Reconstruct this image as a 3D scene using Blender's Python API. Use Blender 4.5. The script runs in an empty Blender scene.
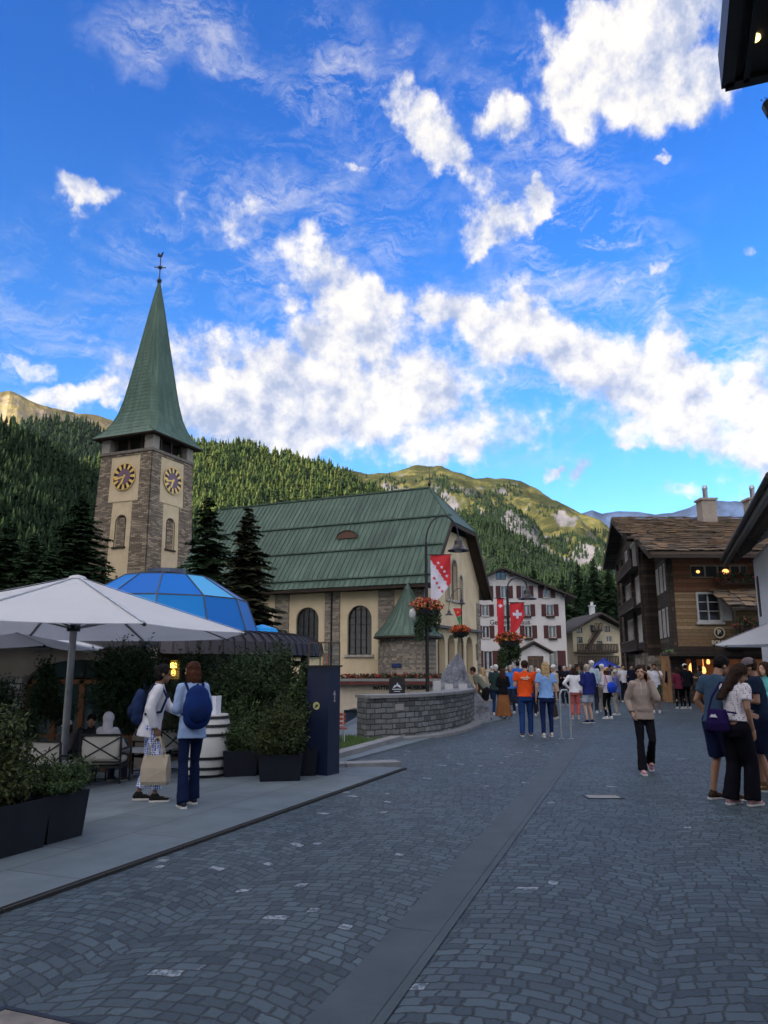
# Village square below a mountain: street, church, timber houses
import bpy, math, random
import numpy as np
from mathutils import Vector, Matrix, noise
from mathutils.geometry import delaunay_2d_cdt
R = math.radians
random.seed(7); NR = np.random.RandomState(7)
scene = bpy.context.scene
EXPO = 1.34; SKYS = .13; CLOUDV = .41; SKYTINT = (.24, .64, 1.06); FILLV = 4.3; HAZE = .000016
COL = scene.collection
# ---------------------------------------------------------------- camera measurements
F = 770.0; PT = math.atan(156/770.0); CH = 1.6
cP, sP = math.cos(PT), math.sin(PT)
def ray(u, v):
    xc = (u-384)/F; yc = (512-v)/F
    return xc, cP-sP*yc, sP+cP*yc
def gp(u, v, z=0.0):
    x, y, w = ray(u, v); t = (z-CH)/w
    return x*t, y*t
def at(u, v, Y):
    x, y, w = ray(u, v); t = Y/y
    return x*t, Y, CH+w*t
def atx(u, Y):
    return at(u, 668, Y)[0]
def sstep(a, b, x):
    t = max(0.0, min(1.0, (x-a)/(b-a))); return t*t*(3-2*t)
def gz(x, y):
    """height of the square: flat in the street, falling gently towards the terrace on the far side of the kerb"""
    xk = -2.56+(y-5.56)*0.39
    d = (xk-x)*0.93
    return -min(1.0, 0.13*max(0.0, d-2.2))*sstep(-0.4, -2.2, x)
# ---------------------------------------------------------------- materials
MATS = {}
def nodes(name):
    m = bpy.data.materials.new(name); m.use_nodes = True
    nt = m.node_tree; b = nt.nodes['Principled BSDF']
    return m, nt, b
def N(nt, t, **k):
    n = nt.nodes.new(t)
    for a, v in k.items():
        if a.startswith('i_'):
            n.inputs[a[2:].replace('_', ' ')].default_value = v
        else: setattr(n, a, v)
    return n
def L(nt, a, b): nt.links.new(a, b)
def c4(c): return (c[0], c[1], c[2], 1)
def ramp(nt, fac, stops):
    r = N(nt, 'ShaderNodeValToRGB'); e = r.color_ramp.elements
    while len(e) < len(stops): e.new(0.5)
    for i, (p, c) in enumerate(stops):
        e[i].position = p; e[i].color = c4(c) if len(c) == 3 else c
    L(nt, fac, r.inputs['Fac']); return r.outputs['Color']
def mixc(nt, fac, a, b, mode='MIX'):
    m = N(nt, 'ShaderNodeMix', data_type='RGBA', blend_type=mode)
    if isinstance(fac, (int, float)): m.inputs[0].default_value = fac
    else: L(nt, fac, m.inputs[0])
    for i, q in ((6, a), (7, b)):
        if isinstance(q, tuple): m.inputs[i].default_value = c4(q)
        else: L(nt, q, m.inputs[i])
    return m.outputs[2]
def math_(nt, op, a, b=None, c=None, clamp=False):
    m = N(nt, 'ShaderNodeMath', operation=op, use_clamp=clamp)
    for i, q in enumerate((a, b, c)):
        if q is None: continue
        if isinstance(q, (int, float)): m.inputs[i].default_value = q
        else: L(nt, q, m.inputs[i])
    return m.outputs[0]
def noise_(nt, co, scale, detail=4, rough=.55, dist=0, dim='3D'):
    n = N(nt, 'ShaderNodeTexNoise', i_Scale=scale, i_Detail=detail, i_Roughness=rough, i_Distortion=dist)
    if co is not None: L(nt, co, n.inputs['Vector'])
    return n.outputs['Fac']
def bump_(nt, b, h, s=.3, d=.02):
    n = N(nt, 'ShaderNodeBump', i_Strength=s, i_Distance=d)
    L(nt, h, n.inputs['Height']); L(nt, n.outputs[0], b.inputs['Normal']); return n
def M(name, col, col2=None, rough=.8, scale=4, bump=.15, bscale=25, metal=0, bd=.01, island=None, spec=None, coord='Object', sheen=0):
    """a plain surface: two tones mixed by noise, fine relief, and a tint per loose piece where island colours are given"""
    if name in MATS: return MATS[name]
    m, nt, b = nodes(name)
    tc = N(nt, 'ShaderNodeTexCoord').outputs[coord]
    if col2 is None: col2 = tuple(x*.75 for x in col)
    f = noise_(nt, tc, scale, 5, .6)
    c = ramp(nt, f, [(.35, col2), (.65, col)])
    if island:
        g = N(nt, 'ShaderNodeNewGeometry').outputs['Random Per Island']
        ci = ramp(nt, g, [(i/(len(island)-1), q) for i, q in enumerate(island)])
        c = mixc(nt, .75, c, ci)
    L(nt, c, b.inputs['Base Color'])
    b.inputs['Roughness'].default_value = rough; b.inputs['Metallic'].default_value = metal
    if spec is not None: b.inputs['Specular IOR Level'].default_value = spec
    if bump: bump_(nt, b, noise_(nt, tc, bscale, 4, .6), bump, bd)
    MATS[name] = m; return m
def Mbrick(name, c1, c2, mortar, w, h, ms=.012, rough=.9, bump=.8, bd=.02, warp=.05, off=.5, extra=None, stain=None):
    """coursed stone, brick, planks or slabs laid out in metres on the surface"""
    if name in MATS: return MATS[name]
    m, nt, b = nodes(name)
    uv = N(nt, 'ShaderNodeTexCoord').outputs['UV']
    nz = N(nt, 'ShaderNodeTexNoise', i_Scale=1.3/max(h, .05)*.35, i_Detail=3.0); L(nt, uv, nz.inputs['Vector'])
    sub = N(nt, 'ShaderNodeVectorMath', operation='SUBTRACT'); L(nt, nz.outputs['Color'], sub.inputs[0]); sub.inputs[1].default_value = (.5, .5, .5)
    sc = N(nt, 'ShaderNodeVectorMath', operation='SCALE'); L(nt, sub.outputs[0], sc.inputs[0]); sc.inputs['Scale'].default_value = warp
    ad = N(nt, 'ShaderNodeVectorMath', operation='ADD'); L(nt, uv, ad.inputs[0]); L(nt, sc.outputs[0], ad.inputs[1])
    br = N(nt, 'ShaderNodeTexBrick', i_Scale=1.0); br.offset = off
    br.inputs['Brick Width'].default_value = w; br.inputs['Row Height'].default_value = h
    br.inputs['Mortar Size'].default_value = ms; br.inputs['Mortar Smooth'].default_value = .3
    br.inputs['Color1'].default_value = (0, 0, 0, 1); br.inputs['Color2'].default_value = (1, 1, 1, 1); br.inputs['Mortar'].default_value = (.5, .5, .5, 1)
    L(nt, ad.outputs[0], br.inputs['Vector'])
    mid = extra or tuple((a+q)/2 for a, q in zip(c1, c2))
    col = ramp(nt, br.outputs['Color'], [(0, c1), (.5, mid), (1, c2)])
    fn = noise_(nt, uv, 1.2/h, 5, .65)
    col = mixc(nt, .55, col, ramp(nt, fn, [(.3, tuple(x*.45 for x in c1)), (.7, tuple(min(1, x*1.35) for x in c2))]), 'MIX') if False else mixc(nt, .6, col, ramp(nt, fn, [(.3, (.55, .55, .55)), (.72, (1.25, 1.25, 1.25))]), 'MULTIPLY')
    if stain:
        sn = noise_(nt, uv, .5, 5, .6)
        col = mixc(nt, ramp(nt, sn, [(.45, (0, 0, 0)), (.65, (.7, .7, .7))]), col, stain)
    col = mixc(nt, br.outputs['Fac'], col, mortar)
    L(nt, col, b.inputs['Base Color']); b.inputs['Roughness'].default_value = rough
    hh = math_(nt, 'SUBTRACT', math_(nt, 'MULTIPLY', fn, .5), br.outputs['Fac'])
    bump_(nt, b, hh, bump, bd)
    MATS[name] = m; return m
def Memit(name, col, s):
    if name in MATS: return MATS[name]
    m, nt, b = nodes(name)
    f = noise_(nt, N(nt, 'ShaderNodeTexCoord').outputs['Object'], 3)
    L(nt, mixc(nt, f, tuple(x*.8 for x in col), col), b.inputs['Emission Color'])
    b.inputs['Base Color'].default_value = c4(col); b.inputs['Emission Strength'].default_value = s
    MATS[name] = m; return m
def Mglass(name, col, rough=.08):
    if name in MATS: return MATS[name]
    m, nt, b = nodes(name)
    tc = N(nt, 'ShaderNodeTexCoord').outputs['Object']
    L(nt, ramp(nt, noise_(nt, tc, .8, 2), [(.3, tuple(x*.6 for x in col)), (.7, col)]), b.inputs['Base Color'])
    b.inputs['Roughness'].default_value = rough; b.inputs['Specular IOR Level'].default_value = .7
    bump_(nt, b, noise_(nt, tc, 1.5, 2), .05, .02)
    MATS[name] = m; return m
# ---------------------------------------------------------------- mesh building
class MB:
    def __init__(s, T=None): s.v = []; s.f = []; s.m = []; s.T = T or Matrix.Identity(4)
    def add(s, vs, fs, mi=0):
        n = len(s.v); T = s.T
        s.v += [tuple(T @ Vector(q)) for q in vs]
        s.f += [tuple(i+n for i in f) for f in fs]; s.m += [mi]*len(fs); return s
    def bx(s, x0, x1, y0, y1, z0, z1, mi=0):
        vs = [(x0,y0,z0),(x1,y0,z0),(x1,y1,z0),(x0,y1,z0),(x0,y0,z1),(x1,y0,z1),(x1,y1,z1),(x0,y1,z1)]
        return s.add(vs, [(0,3,2,1),(4,5,6,7),(0,1,5,4),(1,2,6,5),(2,3,7,6),(3,0,4,7)], mi)
    def bar(s, p, q, w, h, mi=0, up=(0,0,1)):
        p, q = Vector(p), Vector(q); d = (q-p).normalized(); u = Vector(up)
        if abs(d.dot(u)) > .98: u = Vector((0,1,0))
        a = d.cross(u).normalized()*w/2; b = a.cross(d).normalized()*h/2
        vs = [p-a-b,p+a-b,p+a+b,p-a+b,q-a-b,q+a-b,q+a+b,q-a+b]
        return s.add(vs, [(0,1,2,3),(7,6,5,4),(0,4,5,1),(1,5,6,2),(2,6,7,3),(3,7,4,0)], mi)
    def cyl(s, p, q, r0, r1=None, n=12, mi=0, cap=True):
        r1 = r0 if r1 is None else r1
        p, q = Vector(p), Vector(q); d = (q-p).normalized()
        u = Vector((0,0,1)) if abs(d.z) < .95 else Vector((1,0,0))
        a = d.cross(u).normalized(); b = d.cross(a)
        vs = []
        for c, r in ((p, r0), (q, r1)):
            for i in range(n):
                t = 2*math.pi*i/n; vs.append(c+a*(r*math.cos(t))+b*(r*math.sin(t)))
        fs = [(i, i+n, (i+1) % n+n, (i+1) % n) for i in range(n)]
        if cap: fs += [tuple(range(n)), tuple(range(2*n-1, n-1, -1))]
        return s.add(vs, fs, mi)
    def tube(s, pts, r, n=8, mi=0):
        for a, b in zip(pts, pts[1:]): s.cyl(a, b, r, r, n, mi)
        for a in pts[1:-1]: s.ell(a, (r*1.01,)*3, n, 4, mi)
        return s
    def ell(s, c, r, n=12, k=8, mi=0, Rm=None):
        vs = []; fs = []
        c = Vector(c)
        for j in range(1, k):
            t = math.pi*j/k
            for i in range(n):
                a = 2*math.pi*i/n
                q = Vector((r[0]*math.sin(t)*math.cos(a), r[1]*math.sin(t)*math.sin(a), r[2]*math.cos(t)))
                if Rm is not None: q = Rm @ q
                vs.append(c+q)
        for sg in (1, -1):
            q = Vector((0, 0, sg*r[2])); q = Rm @ q if Rm is not None else q; vs.append(c+q)
        T0, B0 = len(vs)-2, len(vs)-1
        for j in range(k-2):
            for i in range(n):
                a, b = j*n+i, j*n+(i+1) % n; fs.append((a, a+n, b+n, b))
        for i in range(n):
            fs.append((T0, i, (i+1) % n)); fs.append((B0, (k-2)*n+(i+1) % n, (k-2)*n+i))
        return s.add(vs, fs, mi)
    def lathe(s, prof, n=24, c=(0,0,0), mi=0, a0=0, a1=2*math.pi, cap=True):
        full = abs(a1-a0-2*math.pi) < 1e-6; k = n if full else n+1
        vs = [(c[0]+r*math.cos(a0+(a1-a0)*i/n), c[1]+r*math.sin(a0+(a1-a0)*i/n), c[2]+z) for r, z in prof for i in range(k)]
        fs = []
        for j in range(len(prof)-1):
            for i in range(n):
                i2 = (i+1) % k; fs.append((j*k+i, j*k+i2, (j+1)*k+i2, (j+1)*k+i))
        if full and cap:
            if prof[0][0] > 1e-4: fs.append(tuple(range(n-1, -1, -1)))
            if prof[-1][0] > 1e-4: fs.append(tuple((len(prof)-1)*k+i for i in range(n)))
        return s.add(vs, fs, mi)
    def prism(s, poly, y0, y1, mi=0, ax='y'):
        """polygon in x,z extruded along y (or, ax='z', polygon in x,y extruded along z)"""
        n = len(poly)
        if ax == 'y': vs = [(a, y0, b) for a, b in poly]+[(a, y1, b) for a, b in poly]
        elif ax == 'x': vs = [(y0, a, b) for a, b in poly]+[(y1, a, b) for a, b in poly]
        else: vs = [(a, b, y0) for a, b in poly]+[(a, b, y1) for a, b in poly]
        fs = [tuple(range(n)), tuple(range(2*n-1, n-1, -1))]+[(i, i+n, (i+1) % n+n, (i+1) % n) for i in range(n)]
        return s.add(vs, fs, mi)
    def loft(s, rings, mi=0, caps=True):
        n = len(rings[0]); vs = [p for r in rings for p in r]; fs = []
        for j in range(len(rings)-1):
            for i in range(n): fs.append((j*n+i, j*n+(i+1) % n, (j+1)*n+(i+1) % n, (j+1)*n+i))
        if caps: fs += [tuple(range(n-1, -1, -1)), tuple((len(rings)-1)*n+i for i in range(n))]
        return s.add(vs, fs, mi)
    def panel(s, outline, holes, t=.25, mi=0, y=0):
        """an upright wall sheet in x,z facing -y with openings cut through it and reveals of depth t"""
        pts = []; fcs = []
        for lp in [outline]+holes:
            k = len(pts); pts += [Vector(p) for p in lp]; fcs.append(list(range(k, len(pts))))
        ed = [(f[i], f[(i+1) % len(f)]) for f in fcs for i in range(len(f))]
        ov, oe, of, *_ = delaunay_2d_cdt(pts, ed, [], 0, 1e-5, False)
        def ins(p, lp):
            r = False; n = len(lp)
            for i in range(n):
                (x1, z1), (x2, z2) = lp[i], lp[(i+1) % n]
                if (z1 > p[1]) != (z2 > p[1]) and p[0] < (x2-x1)*(p[1]-z1)/(z2-z1)+x1: r = not r
            return r
        fs = []
        for f in of:
            c = sum((ov[i] for i in f), Vector((0, 0)))/len(f)
            if ins(c, outline) and not any(ins(c, h) for h in holes):
                a, b, d = (ov[i] for i in f[:3])
                if (b-a).cross(d-a) < 0: f = f[::-1]
                fs.append(tuple(f))
        s.add([(p.x, y, p.y) for p in ov], fs, mi)
        for lp in holes+[outline]:
            n = len(lp)
            s.add([(a, y, b) for a, b in lp]+[(a, y+t, b) for a, b in lp], [(i, (i+1) % n, (i+1) % n+n, i+n) for i in range(n)], mi)
        return s
    def build(s, name, mats, parent=None, smooth=False, uv=True, loc=None, rotz=0):
        me = bpy.data.meshes.new(name); me.from_pydata(s.v, [], s.f)
        for m in (mats if isinstance(mats, (list, tuple)) else [mats]): me.materials.append(m)
        if len(set(s.m)) > 1: me.polygons.foreach_set('material_index', s.m)
        if smooth: me.polygons.foreach_set('use_smooth', [True]*len(s.f))
        me.update()
        if uv and len(s.f) < 60000:
            ul = me.uv_layers.new(name='UVMap'); dat = [0.0]*(2*len(me.loops))
            vv = me.vertices
            for p in me.polygons:
                n = p.normal
                if abs(n.z) > .92: a, b = Vector((1,0,0)), Vector((0,1,0))
                else:
                    a = Vector((-n.y, n.x, 0)).normalized(); b = n.cross(a)
                for li in p.loop_indices:
                    q = vv[me.loops[li].vertex_index].co; dat[2*li] = q.dot(a); dat[2*li+1] = q.dot(b)
            ul.data.foreach_set('uv', dat)
        return link(name, me, parent, loc, rotz)
def link(name, me, parent=None, loc=None, rotz=0):
    o = bpy.data.objects.new(name, me); COL.objects.link(o)
    if parent is not None: o.parent = parent
    if loc: o.location = loc
    if rotz: o.rotation_euler.z = rotz
    return o
def npmesh(name, V, k, mat, parent=None, smooth=False, loc=None):
    """V: (faces, k, 3) loose polygons"""
    n = len(V); me = bpy.data.meshes.new(name)
    me.vertices.add(n*k); me.vertices.foreach_set('co', V.reshape(-1).astype(np.float32))
    me.loops.add(n*k); me.loops.foreach_set('vertex_index', np.arange(n*k, dtype=np.int32))
    me.polygons.add(n); me.polygons.foreach_set('loop_start', np.arange(0, n*k, k, dtype=np.int32))
    me.update(calc_edges=True); me.materials.append(mat)
    return link(name, me, parent, loc)
def tag(o, label=None, cat=None, group=None, kind=None):
    if label: o['label'] = label
    if cat: o['category'] = cat
    if group: o['group'] = group
    if kind: o['kind'] = kind
    return o
def thing(name, label, cat, loc=(0,0,0), rotz=0, group=None):
    o = bpy.data.objects.new(name, None); COL.objects.link(o)
    o.location = loc; o.rotation_euler.z = rotz; o.empty_display_size = .2
    return tag(o, label, cat, group)
def struct(o): o['kind'] = 'structure'; return o
def dup(o, parent=None, **kw):
    c = o.copy(); COL.objects.link(c)
    if parent is not None: c.parent = parent
    for ch in [q for q in bpy.data.objects if q.parent == o]: dup(ch, c)
    return c
def arch(x0, x1, z0, z1, n=10, seg=1.0):
    """outline of an opening with a round (seg=1) or flatter arched head"""
    r = (x1-x0)/2; cx = (x0+x1)/2; h = r*seg
    return [(x0, z0), (x1, z0)]+[(cx+r*math.cos(math.pi*i/n), z1-h+h*math.sin(math.pi*i/n)) for i in range(n+1)]
def rect(x0, x1, z0, z1): return [(x0, z0), (x1, z0), (x1, z1), (x0, z1)]
def ringframe(mb, lp, w, y0, y1, mi=0):
    """a border of width w just outside the loop lp"""
    n = len(lp); cx = sum(p[0] for p in lp)/n; out = []
    for i in range(n):
        a, b, c = Vector(lp[i-1]), Vector(lp[i]), Vector(lp[(i+1) % n])
        e1 = b-a; e2 = c-b
        e1 = e1.normalized() if e1.length > 1e-6 else e2.normalized(); e2 = e2.normalized() if e2.length > 1e-6 else e1
        n1 = Vector((e1.y, -e1.x)); n2 = Vector((e2.y, -e2.x)); nn = (n1+n2)
        nn = nn.normalized()/max(.4, nn.normalized().dot(n1)) if nn.length > 1e-6 else n1
        out.append(b+nn*w)
    vs = [(p[0], y, p[1]) for y in (y0, y1) for p in lp]+[(p.x, y, p.y) for y in (y0, y1) for p in out]
    fs = []
    for i in range(n):
        j = (i+1) % n
        fs += [(i, 2*n+i, 2*n+j, j), (n+i, n+j, 3*n+j, 3*n+i), (2*n+i, 3*n+i, 3*n+j, 2*n+j), (i, j, n+j, n+i)]
    mb.add(vs, fs, mi)
# leaf and foliage scatter -------------------------------------------------------
def leafquads(C, size, asp=.6, jit=.35, N0=None):
    n = len(C); a = NR.normal(size=(n, 3)); a /= np.linalg.norm(a, axis=1)[:, None]
    b = NR.normal(size=(n, 3)); b -= (b*a).sum(1)[:, None]*a; b /= np.linalg.norm(b, axis=1)[:, None]
    s = size*(1+jit*NR.uniform(-1, 1, n))[:, None]
    a = a*s; b = b*s*asp
    return np.stack([C-a, C-b*.9, C+a, C+b*.9], 1)
def blobpts(blobs, n, shell=.55):
    vol = np.array([b[3]*b[4]*b[5] for b in blobs]); pick = NR.choice(len(blobs), n, p=vol/vol.sum())
    B = np.array(blobs, float)[pick]; d = NR.normal(size=(n, 3)); d /= np.linalg.norm(d, axis=1)[:, None]
    r = (shell+(1-shell)*NR.uniform(0, 1, n)**.7)*(1+.10*NR.normal(size=n))
    return B[:, :3]+d*B[:, 3:6]*r[:, None]
# ================================================================ CAMERA, SUN, SKY
cam = bpy.data.cameras.new('camera'); co = bpy.data.objects.new('camera', cam); COL.objects.link(co)
co.location = (0, 0, CH); co.rotation_euler = (R(90)+PT, 0, 0)
cam.sensor_fit = 'VERTICAL'; cam.sensor_height = 36; cam.lens = 36*F/1024; cam.clip_start = .1; cam.clip_end = 30000
scene.camera = co
vs = scene.view_settings; vs.view_transform = 'Standard'; vs.look = 'None'; vs.gamma = 1; vs.exposure = EXPO; vs.use_curve_mapping = False
scene.cycles.use_denoising = True; scene.cycles.max_bounces = 6; scene.cycles.diffuse_bounces = 3
scene.cycles.sample_clamp_indirect = 4
SUN_EL = 17.0; SDIR = Vector((-.74, -.67, 0)).normalized()           # where the sun stands
sl = bpy.data.lights.new('sun', 'SUN'); sl.energy = 3.3; sl.angle = R(.5); sl.color = (1, .86, .66)
so = bpy.data.objects.new('sun', sl); COL.objects.link(so)
sv = Vector((SDIR.x*math.cos(R(SUN_EL)), SDIR.y*math.cos(R(SUN_EL)), math.sin(R(SUN_EL))))
so.rotation_euler = sv.to_track_quat('Z', 'Y').to_euler(); so.location = sv*50
w = bpy.data.worlds.new('World'); scene.world = w; w.use_nodes = True; nt = w.node_tree
for n in list(nt.nodes): nt.nodes.remove(n)
out = N(nt, 'ShaderNodeOutputWorld'); bg = N(nt, 'ShaderNodeBackground'); L(nt, bg.outputs[0], out.inputs[0])
sky = N(nt, 'ShaderNodeTexSky', sky_type='NISHITA'); sky.sun_disc = False; sky.sun_elevation = R(SUN_EL)
sky.sun_rotation = math.atan2(SDIR.x, SDIR.y); sky.altitude = 1600; sky.air_density = 1.0; sky.dust_density = .3; sky.ozone_density = 2.0
hs = N(nt, 'ShaderNodeHueSaturation', i_Saturation=1.30, i_Value=1.0); L(nt, sky.outputs[0], hs.inputs['Color'])
bg.inputs['Strength'].default_value = SKYS
D = N(nt, 'ShaderNodeTexCoord').outputs['Generated']
sx = N(nt, 'ShaderNodeSeparateXYZ'); L(nt, D, sx.inputs[0])
tint = ramp(nt, sx.outputs[2], [(.05, (.80,.86,.98)), (.30, (.60,.84,1.05)), (.62, SKYTINT)])
skyc = mixc(nt, 1.0, hs.outputs[0], tint, 'MULTIPLY')
az = math_(nt, 'ARCTAN2', sx.outputs[0], sx.outputs[1])
el = math_(nt, 'ARCSINE', sx.outputs[2])
cv = N(nt, 'ShaderNodeCombineXYZ'); L(nt, az, cv.inputs[0]); L(nt, el, cv.inputs[1])
AE = cv.outputs[0]
def azel(u, v):
    x, y, z = ray(u, v); l = math.sqrt(x*x+y*y+z*z); return math.atan2(x, y), math.asin(z/l)
def field(blobs):
    acc = None
    for (u, v, ru, rv, ang, wt) in blobs:
        a, e = azel(u, v); l2 = 1/math.sqrt(1+((u-384)/F)**2+((v-512)/F)**2)
        mp = N(nt, 'ShaderNodeMapping', vector_type='TEXTURE'); L(nt, AE, mp.inputs['Vector'])
        mp.inputs['Location'].default_value = (a, e, 0); mp.inputs['Rotation'].default_value = (0, 0, R(ang))
        mp.inputs['Scale'].default_value = (ru/F*l2/math.cos(e), rv/F*l2, 1)
        ln = N(nt, 'ShaderNodeVectorMath', operation='LENGTH'); L(nt, mp.outputs[0], ln.inputs[0])
        q = math_(nt, 'SUBTRACT', 1.52, ln.outputs['Value'], clamp=True)
        q = math_(nt, 'MULTIPLY', q, wt)
        acc = q if acc is None else math_(nt, 'MAXIMUM', acc, q)
    return acc
# clouds drift round the whole sky; the heaps the photograph shows are put where they stand
CUM = [(620,62,78,56,0,1),(650,40,60,40,0,1),(700,20,50,30,0,.8),(740,-10,40,50,0,.7),(575,72,34,40,0,.9),(600,30,50,34,0,1),(680,85,50,36,0,1),(640,100,50,26,0,.9),
 (432,140,40,26,-40,.95),(455,165,42,22,-35,.8),(500,120,32,24,0,.8),(478,190,22,16,0,.5),(515,212,42,18,25,.7),(541,190,18,14,0,.95),(475,238,34,20,20,.65),
 (300,250,40,26,-30,.55),(345,300,80,30,-30,.85),(240,218,26,26,0,.6),(288,292,20,14,0,.6),
 (445,312,42,22,0,.9),(505,325,90,36,-14,1),(590,355,70,40,-20,1),(650,385,80,48,-18,1),(700,372,30,24,0,.8),(690,430,90,40,-10,.85),(758,425,50,60,0,.95),(765,350,30,28,0,.6),
 (300,400,165,58,0,1.1),(345,345,60,34,-20,.9),(420,425,120,40,0,.75),(210,388,50,34,0,.85),(330,365,60,30,0,.7),(400,420,110,34,0,.7),(250,425,90,24,0,.75),(180,405,40,24,0,.8),
 (110,403,30,16,0,.75),(60,397,40,16,0,.7),(85,207,36,15,-8,.75),(42,362,26,13,-10,.62),(655,158,12,9,0,.6),(745,245,9,9,0,.55),(668,263,12,8,0,.5),(548,466,12,8,0,.6),(578,470,10,11,0,.55),(680,495,24,12,0,.6),(345,162,16,8,0,.45),(632,450,30,16,0,.7)]
CIR = [(330,60,50,80,10,.7),(200,30,90,35,0,.75),(230,230,90,50,0,.45),(150,270,110,50,0,.45),(300,260,100,90,-30,.7),(230,330,60,60,0,.55),(570,250,90,70,35,.95),(540,160,80,60,0,.6),(700,310,90,40,-8,1),(660,300,50,60,0,.6),(420,380,130,80,0,.85),(480,400,120,70,0,.9),(560,400,70,60,0,.8),(350,200,90,70,0,.4),(490,60,40,40,0,.5),(620,180,60,50,0,.4),(50,330,90,40,0,.5),(60,380,100,30,0,.6),(400,30,30,20,0,.5)]
warp = N(nt, 'ShaderNodeTexNoise', i_Scale=9.0, i_Detail=5.0, i_Roughness=.6); L(nt, AE, warp.inputs['Vector'])
ws = N(nt, 'ShaderNodeVectorMath', operation='MULTIPLY_ADD'); L(nt, warp.outputs['Color'], ws.inputs[0]); ws.inputs[1].default_value = (.13, .13, 0)
ad = N(nt, 'ShaderNodeVectorMath', operation='ADD'); L(nt, AE, ad.inputs[0]); ad.inputs[1].default_value = (-.065, -.065, 0); L(nt, ad.outputs[0], ws.inputs[2])
AE0 = AE; AE = ws.outputs[0]
cf = field(CUM)
w2 = N(nt, 'ShaderNodeTexNoise', i_Scale=4.0, i_Detail=6.0, i_Roughness=.6); L(nt, AE0, w2.inputs['Vector'])
ws2 = N(nt, 'ShaderNodeVectorMath', operation='MULTIPLY_ADD'); L(nt, w2.outputs['Color'], ws2.inputs[0]); ws2.inputs[1].default_value = (.30, .30, 0)
ad2 = N(nt, 'ShaderNodeVectorMath', operation='ADD'); L(nt, AE0, ad2.inputs[0]); ad2.inputs[1].default_value = (-.15, -.15, 0); L(nt, ad2.outputs[0], ws2.inputs[2])
AE = ws2.outputs[0]; rf = field(CIR); AE = AE0
# elsewhere in the sky (outside the framed part) clouds added for fill follow broad noise
gen = noise_(nt, AE0, 2.2, 6, .55)
outm = math_(nt, 'ADD', math_(nt, 'GREATER_THAN', math_(nt, 'ABSOLUTE', az), .62), math_(nt, 'GREATER_THAN', el, .88), clamp=True)
cf = math_(nt, 'MAXIMUM', cf, math_(nt, 'MULTIPLY', math_(nt, 'MULTIPLY', math_(nt, 'SUBTRACT', gen, .36, clamp=True), 5), outm))
nz = noise_(nt, AE0, 15, 10, .64); nz2 = noise_(nt, AE0, 5, 3, .5)
def vor_bulge(scale):
    v_ = N(nt, 'ShaderNodeTexVoronoi', feature='SMOOTH_F1', i_Scale=scale); v_.inputs['Smoothness'].default_value = .6
    L(nt, ws.outputs[0], v_.inputs['Vector']); return v_.outputs['Distance']
vb = vor_bulge(22)
dens = math_(nt, 'ADD', cf, math_(nt, 'MULTIPLY', math_(nt, 'SUBTRACT', nz, .5), 1.75))
dens = math_(nt, 'SUBTRACT', dens, math_(nt, 'MULTIPLY', math_(nt, 'SUBTRACT', vb, .35), .45))
mr = N(nt, 'ShaderNodeMapRange', interpolation_type='SMOOTHERSTEP'); L(nt, dens, mr.inputs['Value'])
mr.inputs['From Min'].default_value = .14; mr.inputs['From Max'].default_value = .80
ca = math_(nt, 'MULTIPLY', mr.outputs[0], .97)
# streaky ice cloud
mp = N(nt, 'ShaderNodeMapping'); L(nt, ws.outputs[0], mp.inputs['Vector']); mp.inputs['Rotation'].default_value = (0, 0, R(-55)); mp.inputs['Scale'].default_value = (18, 150, 1)
st = noise_(nt, mp.outputs[0], 1, 5, .62, .4)
mp2 = N(nt, 'ShaderNodeMapping'); L(nt, AE0, mp2.inputs['Vector']); mp2.inputs['Rotation'].default_value = (0, 0, R(-40)); mp2.inputs['Scale'].default_value = (9, 20, 1)
st2 = noise_(nt, mp2.outputs[0], 1, 7, .65, .8)
cd = math_(nt, 'MULTIPLY', math_(nt, 'SUBTRACT', math_(nt, 'ADD', math_(nt, 'MULTIPLY', st, .40), math_(nt, 'MULTIPLY', st2, .75)), .515, clamp=True), 2.9)
cia = math_(nt, 'MULTIPLY', math_(nt, 'MULTIPLY', cd, rf), .98, clamp=True)
# cloud brightness: bright where thick towards the sun, greyer underneath
off = N(nt, 'ShaderNodeVectorMath', operation='ADD'); L(nt, AE0, off.inputs[0]); off.inputs[1].default_value = (-.018, .022, 0)
nzo = noise_(nt, off.outputs[0], 15, 10, .64)
lit = math_(nt, 'ADD', math_(nt, 'MULTIPLY', math_(nt, 'SUBTRACT', nz, nzo), 2.6), .56)
lit = math_(nt, 'ADD', lit, math_(nt, 'MULTIPLY', math_(nt, 'SUBTRACT', nz2, .5), 1.6))
ccol = ramp(nt, lit, [(.12, (.46,.53,.72)), (.42, (.74,.76,.86)), (.68, (.98,.95,.92)), (.95, (1.12,1.06,.98))])
cs = N(nt, 'ShaderNodeVectorMath', operation='SCALE'); L(nt, ccol, cs.inputs[0]); cs.inputs['Scale'].default_value = CLOUDV/SKYS
c1 = mixc(nt, cia, skyc, cs.outputs[0]); c2 = mixc(nt, ca, c1, cs.outputs[0])
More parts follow.
